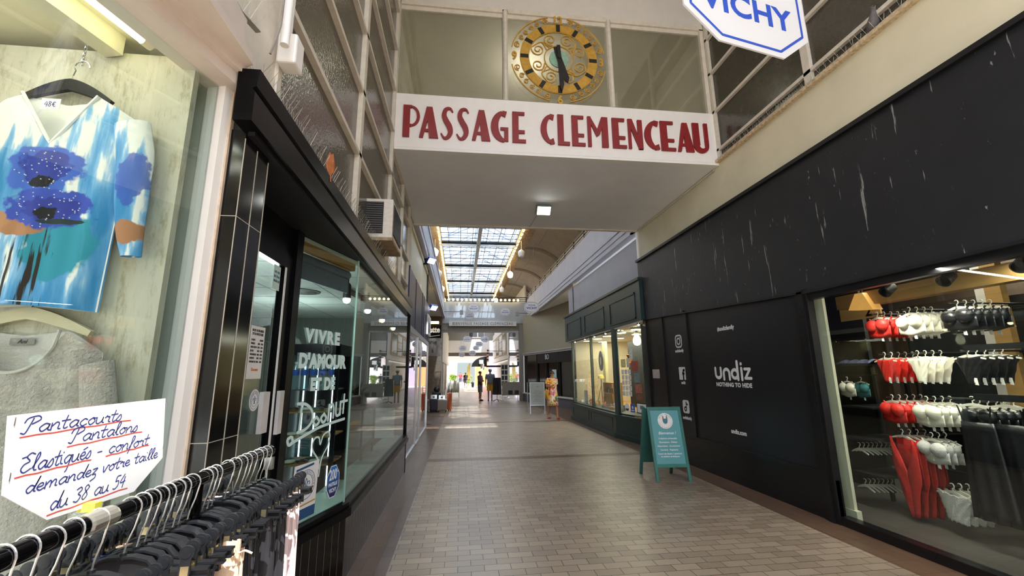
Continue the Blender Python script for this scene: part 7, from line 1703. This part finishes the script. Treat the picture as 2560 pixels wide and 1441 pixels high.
bp = thing('barber_pole', 'striped red and white pole on the right far facade', 'pole', (2.48, 39.2, 2.6))
for k in range(8): MB().lathe([(.09, 2.6 + k * .14), (.09, 2.74 + k * .14)], (2.48, 39.2, 0), 12).build('stripe', M_red if k % 2 else M_sign, bp)
MB().bar((2.48, 39.25, 3.6), (3.82, 39.4, 3.6), .05, .05).build('bracket', M_darksteel, bp)
# street beyond
struct('wall_street_shop', MB().box(2.0, 3.6, 57, 60, 0, 3.2), mat('orange_front', 'e2905a', .7, var=.05)); struct('wall_street_violet', MB().box(3.6, 8, 58, 62, 0, 5), mat('violet_front', '9a93b5', .7))
struct('wall_street_house', MB().box(-14, 20, 76, 77, 0, 9), mat('pale_house', 'e6d8cf', .8, var=.05)); struct('trim_25', MB().box(-3, 4.5, 75.4, 76, 0, 4.6), mat('shaded_front', '8b857c', .7)); struct('window_21', MB().box(-.5, 2.6, 75.3, 75.4, .3, 3.4), mat('street_window', '57605f', .2)); struct('trim_26', MB().box(-4, 5, 75.0, 76, 4.4, 5.6), M_bright)  # lower street front is one even grey-brown
fl = thing('feather_flag', 'tall yellow feather flag standing in the street beyond the exit', 'flag', (1.2, 54, 0))
MB().tube([(1.25, 54, 0), (1.25, 54, 2.9)], .02, 6).lathe([(.25, 0), (.25, .05)], (1.25, 54, 0), 12).build('pole', M_steel, fl); MB().grid([[(1.25 - w * k, 54 + .03 * math.sin(z * 3), z) for k in (0, .5, 1)] for z, w in ((.9, .38), (1.6, .45), (2.3, .42), (2.7, .25), (2.9, .03))]).build('banner', mat('flag_yellow', 'ead27a', .7, var=.1), fl, solid=.01)
for i, (x, y) in enumerate(((-.9, 54.5), (1.0, 55.5))):
    s = thing('street_shrub', 'green yellow shrub in the street, %s of the exit opening' % ('left side' if i == 0 else 'beside the flag'), 'shrub', (x, y, 0)); m = MB(); random.seed(i)
    for k in range(60):
        a, b, r = random.uniform(0, 6.3), random.uniform(0, 1), random.uniform(.1, .5); m.ball((x + r * math.cos(a), y + r * math.sin(a), .4 + b * 1.0), .13, n=6, m=4)
    m.build('foliage', mat('lime_foliage', '9db84a', .7, var=.3), s); MB().tube([(x, y, 0), (x, y, .6)], .05, 6).build('stem', M_lwood, s)
bo = MB().lathe([(.12, 0), (.16, .3), (.18, .5), (.1, .62), (.03, .65)], (1.45, 50.5, 0), 14).build('street_bollard', M_blackmatt, smooth=True); tag(bo, 'dark rounded bollard at the far passage exit', 'bollard')
# ------------------------------------------------------------------ people
def skin_body(verts, edges, radii, sub=2):
    """verts {name:(x,y,z)}, edges by name, radii {name:r or (rx,ry)} -> evaluated body mesh."""
    names = list(verts); ix = {n: i for i, n in enumerate(names)}
    me = bpy.data.meshes.new('body'); me.from_pydata([verts[n] for n in names], [(ix[a], ix[b]) for a, b in edges], []); me.update()
    o = bpy.data.objects.new('body_tmp', me); COL.objects.link(o)
    o.modifiers.new('skin', 'SKIN'); s = o.modifiers.new('sub', 'SUBSURF'); s.levels = sub; s.render_levels = sub
    if not me.skin_vertices: bpy.context.view_layer.update()
    sv = me.skin_vertices[0].data
    for n in names:
        r = radii[n]; sv[ix[n]].radius = r if isinstance(r, tuple) else (r, r); sv[ix[n]].use_root = (n == 'pelvis')
    bpy.context.view_layer.update(); dg = bpy.context.evaluated_depsgraph_get()
    out = bpy.data.meshes.new_from_object(o.evaluated_get(dg)); bpy.data.objects.remove(o); return out
def ring_loft(rings, n=28):
    """rings: (cx, cy, z, rx, ry[, wob])"""
    rows = []
    for j, r in enumerate(rings):
        cx, cy, z, rx, ry = r[:5]; wb = r[5] if len(r) > 5 else 0
        rows.append([(cx + (rx + wb * math.sin(5 * a + j)) * math.cos(a), cy + (ry + wb * math.sin(5 * a + j)) * math.sin(a), z + wb * .3 * math.cos(3 * a)) for a in [2 * PI * k / n for k in range(n + 1)]])
    return MB().grid(rows)
def person(lab, loc, rz, H_=1.7, skin='c08a6c', hair='3a2a20', top=None, bottom=None, dress=None, stride=.0, arms='down', hat=None, shoes='3a3030', shorts_len=.50, female=False, fingers=True, sunglasses=False):
    k = H_ / 1.7; t = thing('person', lab, 'person', loc, rz); sw_ = .155 if female else .18; hp_ = .085 if female else .08
    st = stride
    V = {'pelvis': (0, 0, .93), 'waist': (0, .0, 1.06), 'chest': (0, .01, 1.25), 'upper': (0, .015, 1.36), 'neck': (0, .012, 1.44), 'jaw': (0, -.012, 1.515), 'skull': (0, .0, 1.60), 'crown': (0, .005, 1.655)}
    Rr = {'pelvis': (.145 if female else .135, .105), 'waist': (.115 if female else .13, .09), 'chest': (.135 if female else .155, .105), 'upper': (.12, .085), 'neck': .052, 'jaw': (.056, .064), 'skull': (.073, .088), 'crown': (.05, .06)}
    E = [('pelvis', 'waist'), ('waist', 'chest'), ('chest', 'upper'), ('upper', 'neck'), ('neck', 'jaw'), ('jaw', 'skull'), ('skull', 'crown')]
    A = {}
    for s, S in ((-1, 'r'), (1, 'l')):
        f = st * s
        V['hip' + S] = (s * hp_, 0, .87); V['knee' + S] = (s * .09, -f * .5 - .01, .49); V['ankle' + S] = (s * .09, -f * .75 + (.05 if f < 0 else 0), .085 + (.04 if f < -.01 else 0)); V['ball' + S] = (s * .095, -f * .75 - .10, .03); V['toe' + S] = (s * .098, -f * .75 - .15, .026)
        Rr['hip' + S] = .088; Rr['knee' + S] = .055; Rr['ankle' + S] = .036; Rr['ball' + S] = (.042, .028); Rr['toe' + S] = (.03, .018)
        E += [('pelvis', 'hip' + S), ('hip' + S, 'knee' + S), ('knee' + S, 'ankle' + S), ('ankle' + S, 'ball' + S), ('ball' + S, 'toe' + S)]
        V['sh' + S] = (s * sw_, .015, 1.375); Rr['sh' + S] = .055
        if arms == 'down' or (arms == 'bag' and S == 'l'): el, wr, pa = (s * (sw_ + .055), .03 + f * .25, 1.12), (s * (sw_ + .06), -.02 + f * .5, .89), (s * (sw_ + .058), -.04 + f * .6, .81)
        elif arms == 'bag': el, wr, pa = (s * (sw_ + .075), .0, 1.13), (s * (sw_ + .01), -.17, 1.15), (s * (sw_ - .05), -.215, 1.17)
        else: el, wr, pa = (s * (sw_ + .06), -.03, 1.13), (s * .06, -.20, 1.13 + .03 * s), (-s * .02, -.215, 1.14 + .03 * s)
        V['el' + S] = el; V['wr' + S] = wr; V['pa' + S] = pa; Rr['el' + S] = .037; Rr['wr' + S] = .025; Rr['pa' + S] = (.034, .02)
        E += [('upper', 'sh' + S), ('sh' + S, 'el' + S), ('el' + S, 'wr' + S), ('wr' + S, 'pa' + S)]; A[S] = (Vector(wr), Vector(pa))
    me = skin_body({n: tuple(c * k for c in p) for n, p in V.items()}, E, {n: (tuple(q * k for q in r) if isinstance(r, tuple) else r * k) for n, r in Rr.items()})
    ms = mat('skin_' + skin, skin, .55, var=.06, scale=6)
    me.materials.clear(); me.materials.append(ms)
    for p in me.polygons: p.use_smooth = True
    b = bpy.data.objects.new('body', me); COL.objects.link(b); b.parent = t
    def part(mb, name, m_, **kw): return mb.xf(Matrix.Scale(k, 4)).build(name, m_, t, world=False, **kw)
    if fingers:
        fm = MB()
        for S, (w, p) in A.items():
            d = (p - w).normalized(); side = d.cross(Vector((1, 0, 0)) if abs(d.x) < .8 else Vector((0, 0, 1))).normalized(); nrm = d.cross(side)
            for i, (L_, o_) in enumerate(((.070, -.024), (.080, -.008), (.075, .008), (.058, .023))):
                r0 = p + side * o_ - d * .01; curl = nrm * (.012 + .004 * i)
                fm.tube([r0, r0 + d * L_ * .45, r0 + d * L_ * .8 + curl * .6, r0 + d * L_ + curl * 1.6], [.0095, .009, .008, .006], 7)
            th = w + d * .03 + side * -.022; fm.tube([th, th + d * .03 - side * .022, th + d * .055 - side * .028 + nrm * .01], [.011, .0095, .007], 7)
        part(fm, 'fingers', ms, smooth=True)
    fc = MB().tube([(0, -.088, 1.585), (0, -.106, 1.56), (0, -.098, 1.548)], [.008, .014, .010], 8)
    for s in (-1, 1): fc.ball((s * .078, .008, 1.575), .010, .018, .028, n=8, m=6)
    part(fc, 'nose_and_ears', ms, smooth=True)
    part(MB().ball((0, -.082, 1.522), .024, .010, .008, n=10, m=6), 'mouth', mat('lips', '8f4a42', .5), smooth=True)
    ey = MB()
    for s in (-1, 1): ey.ball((s * .030, -.080, 1.592), .012, .008, .007, n=8, m=6)
    part(ey, 'eyes', mat('eye_dark', '1a1512', .3))
    rows = []
    for j in range(9):
        th = PI / 2 * (1 - j / 8 * 1.25)
        rows.append([(.088 * math.cos(th) * math.cos(a), .012 + .102 * math.cos(th) * math.sin(a), (1.598 + .088 * math.sin(th)) if math.sin(a) > -.55 or j < 5 else max(1.598 + .088 * math.sin(th), 1.635)) for a in [2 * PI * q / 22 for q in range(23)]])
    part(MB().grid(rows), 'hair', mat('hair_' + hair, hair, .7, var=.25, scale=60), smooth=True, solid=.008)
    if sunglasses:
        sg = MB()
        for s in (-1, 1): sg.ball((s * .034, -.090, 1.592), .028, .010, .019, n=12, m=7).tube([(s * .06, -.085, 1.597), (s * .082, .0, 1.595)], .004, 6)
        part(sg.tube([(-.012, -.096, 1.596), (.012, -.096, 1.596)], .004, 6), 'sunglasses', mat('dark_lens', '0c0b0d', .1), smooth=True)
    if hat:
        part(MB().lathe([(.128, 1.628), (.13, 1.634), (.097, 1.64), (.094, 1.68), (.07, 1.705), (.02, 1.71)], (0, .01, 0), 20), 'hat', mat('hat_' + hat, hat, .8), smooth=True)
    if top:
        m_ = top; T = ring_loft([(0, .012, 1.445, .075, .065), (0, .012, 1.425, .11, .075), (0, .012, 1.40, sw_ + .01, .095), (0, .01, 1.30, sw_ + .025, .125), (0, .005, 1.15, .165, .125, .003), (0, 0, 1.0, .165, .13, .005), (0, 0, .90, .175, .14, .006)])
        part(T, 'shirt', m_, smooth=True, solid=.008)
        for S, s in (('r', -1), ('l', 1)):
            a, e = Vector(V['sh' + S]), Vector(V['el' + S]); part(MB().tube([a + Vector((-s * .03, 0, .01)), a, a.lerp(e, .4), a.lerp(e, .8)], [.07, .075, .068, .066], 14, caps=False), 'sleeve', m_, smooth=True)
    if bottom:
        sh = MB()
        part(ring_loft([(0, 0, .99, .150, .118), (0, 0, .92, .172, .13), (0, 0, .84, .178, .135)]), 'waistband', bottom, smooth=True, solid=.006)
        for S, s in (('r', -1), ('l', 1)):
            h, kn = Vector(V['hip' + S]), Vector(V['knee' + S]); L_ = (.90 - shorts_len) / .41; sh = MB().tube([h + Vector((0, 0, .05)), h, h.lerp(kn, min(1, L_) * .5), h.lerp(kn, min(1.0, L_))], [.105, .105, .098, .094], 16, caps=False)
            part(sh, 'trouser_leg', bottom, smooth=True)
    if dress:
        part(ring_loft([(0, .012, 1.42, .10, .075), (0, .012, 1.395, sw_ + .005, .09), (0, .008, 1.30, .165, .12), (0, -.005, 1.22, .163, .13), (0, 0, 1.06, .158, .12, .002), (0, 0, .92, .185, .145, .004), (0, -.02, .75, .195, .16, .007), (0, -.03, .6, .20, .17, .010), (0, -.04, .47, .205, .18, .013)]), 'dress', dress, smooth=True, solid=.006)
        for S, s in (('r', -1), ('l', 1)):
            a, e = Vector(V['sh' + S]), Vector(V['el' + S]); part(MB().tube([a + Vector((-s * .03, 0, .01)), a, a.lerp(e, .35), a.lerp(e, .62)], [.068, .074, .076, .08], 14, caps=False), 'sleeve', dress, smooth=True)
    so = MB()
    for S, s in (('r', -1), ('l', 1)):
        b0, t0, an = Vector(V['ball' + S]), Vector(V['toe' + S]), Vector(V['ankle' + S]); c = (an + t0) / 2
        so.ball((c.x, (an.y + .04 + t0.y) / 2 - .01, max(.018, b0.z - .012)), .048, .135, .018, n=14, m=6)
        so.ball((c.x, t0.y + .045, b0.z + .022), .046, .055, .024, n=12, m=6)
    part(so, 'shoes', mat('shoe_' + shoes, shoes, .6), smooth=True)
    return t, part
def print_cloth(name, cols, sc):
    m = bpy.data.materials.new(name); m.use_nodes = True; nt = m.node_tree; b = nt.nodes['Principled BSDF']; b.inputs['Roughness'].default_value = .85; N = nt.nodes.new; L = nt.links.new
    tc = N('ShaderNodeTexCoord'); nz = N('ShaderNodeTexNoise'); nz.inputs['Scale'].default_value = sc * .7; ad = N('ShaderNodeMix'); ad.data_type = 'VECTOR'; ad.inputs['Factor'].default_value = .25
    L(tc.outputs['Object'], nz.inputs['Vector']); L(tc.outputs['Object'], ad.inputs[4]); L(nz.outputs['Color'], ad.inputs[5])
    vo = N('ShaderNodeTexVoronoi'); vo.inputs['Scale'].default_value = sc; L(ad.outputs[1], vo.inputs['Vector']); sp = N('ShaderNodeSeparateColor'); L(vo.outputs['Color'], sp.inputs[0])
    rp = N('ShaderNodeValToRGB'); rp.color_ramp.interpolation = 'CONSTANT'; L(sp.outputs[0], rp.inputs[0]); e = rp.color_ramp.elements
    for i, c in enumerate(cols):
        q = e[i] if i < 2 else e.new(i / len(cols)); q.position = i / len(cols); q.color = srgb(c) + (1,)
    L(rp.outputs[0], b.inputs['Base Color']); return m
dressm = print_cloth('floral_dress', ['efe3d0', 'e8d9c8', 'd9602f', 'f0b732', 'e98aa0', 'ede4da', '3c7a5c', 'c94a5a', 'e9c7b4', 'f2c84a'], 13)
w, part = person('person in a colourful floral dress and sunglasses walking with a yellow shoulder bag', (3.27, 15.25, 0), R(16), 1.68, 'b98467', '2e221b', dress=dressm, stride=.22, arms='bag', shoes='a8443a', female=True, sunglasses=True)
part(MB().grid([[(-.20 - .05 * math.sin(PI * v), -.10 + .20 * u_ - .02, 1.02 - .34 * v - .02 * math.cos(3 * u_)) for u_ in [i / 8 for i in range(9)]] for v in [i / 8 for i in range(9)]]), 'shoulder_bag', mat('bag_yellow', 'd6a63a', .7, var=.12), smooth=True, solid=.05)
part(MB().tube([(-.21, -.08, 1.02), (-.17, -.06, 1.25), (-.13, .0, 1.42), (-.15, .09, 1.25), (-.21, .06, 1.02)], .009, 6), 'bag_strap', MATS['bag_yellow'], smooth=True)
part(MB().tube([(-.05, -.07, 1.42), (.03, -.135, 1.26), (.05, -.15, 1.12), (.05, -.15, 1.05)], .008, 6), 'lanyard', M_sign)
person('person in dark shirt and dark shorts standing with folded arms in the far passage', (1.18, 25.85, 0), R(62), 1.74, '8c5c46', '1e1814', top=mat('shirt_maroon', '4a2f2c', .8), bottom=mat('shorts_slate', '4c5158', .8), arms='fold', shoes='24201f', shorts_len=.46)
person('person in grey shirt, yellow shorts and hat seen from behind in the far passage', (1.76, 25.6, 0), R(176), 1.84, 'a9775c', '3a332d', top=mat('shirt_grey', '6f747c', .8), bottom=mat('shorts_yellow', 'cf9a22', .8), arms='down', hat='b5aea4', shoes='4a3a30', shorts_len=.55)
person('dark-clothed person walking near the exit of the passage', (.62, 50.5, 0), R(8), 1.68, '9a6c54', '1e1814', top=mat('shirt_black', '23232a', .8), bottom=mat('trousers_grey', '5a5a60', .8), stride=.18, shorts_len=.46, fingers=False)
person('person in dark red shirt, left one of the pair in the street', (.02, 59, 0), R(-10), 1.72, 'b98467', '3a2a20', top=mat('shirt_red', '8a3038', .8), bottom=mat('trousers_navy', '343a55', .8), stride=.15, shorts_len=.49, fingers=False)
person('person in pink shirt, right one of the pair in the street', (.55, 59.6, 0), R(12), 1.66, 'b98467', '6a4a30', top=mat('shirt_pink', 'b8747c', .8), bottom=mat('trousers_navy', '343a55', .8), stride=.12, shorts_len=.49, fingers=False)
bpy.context.view_layer.update()
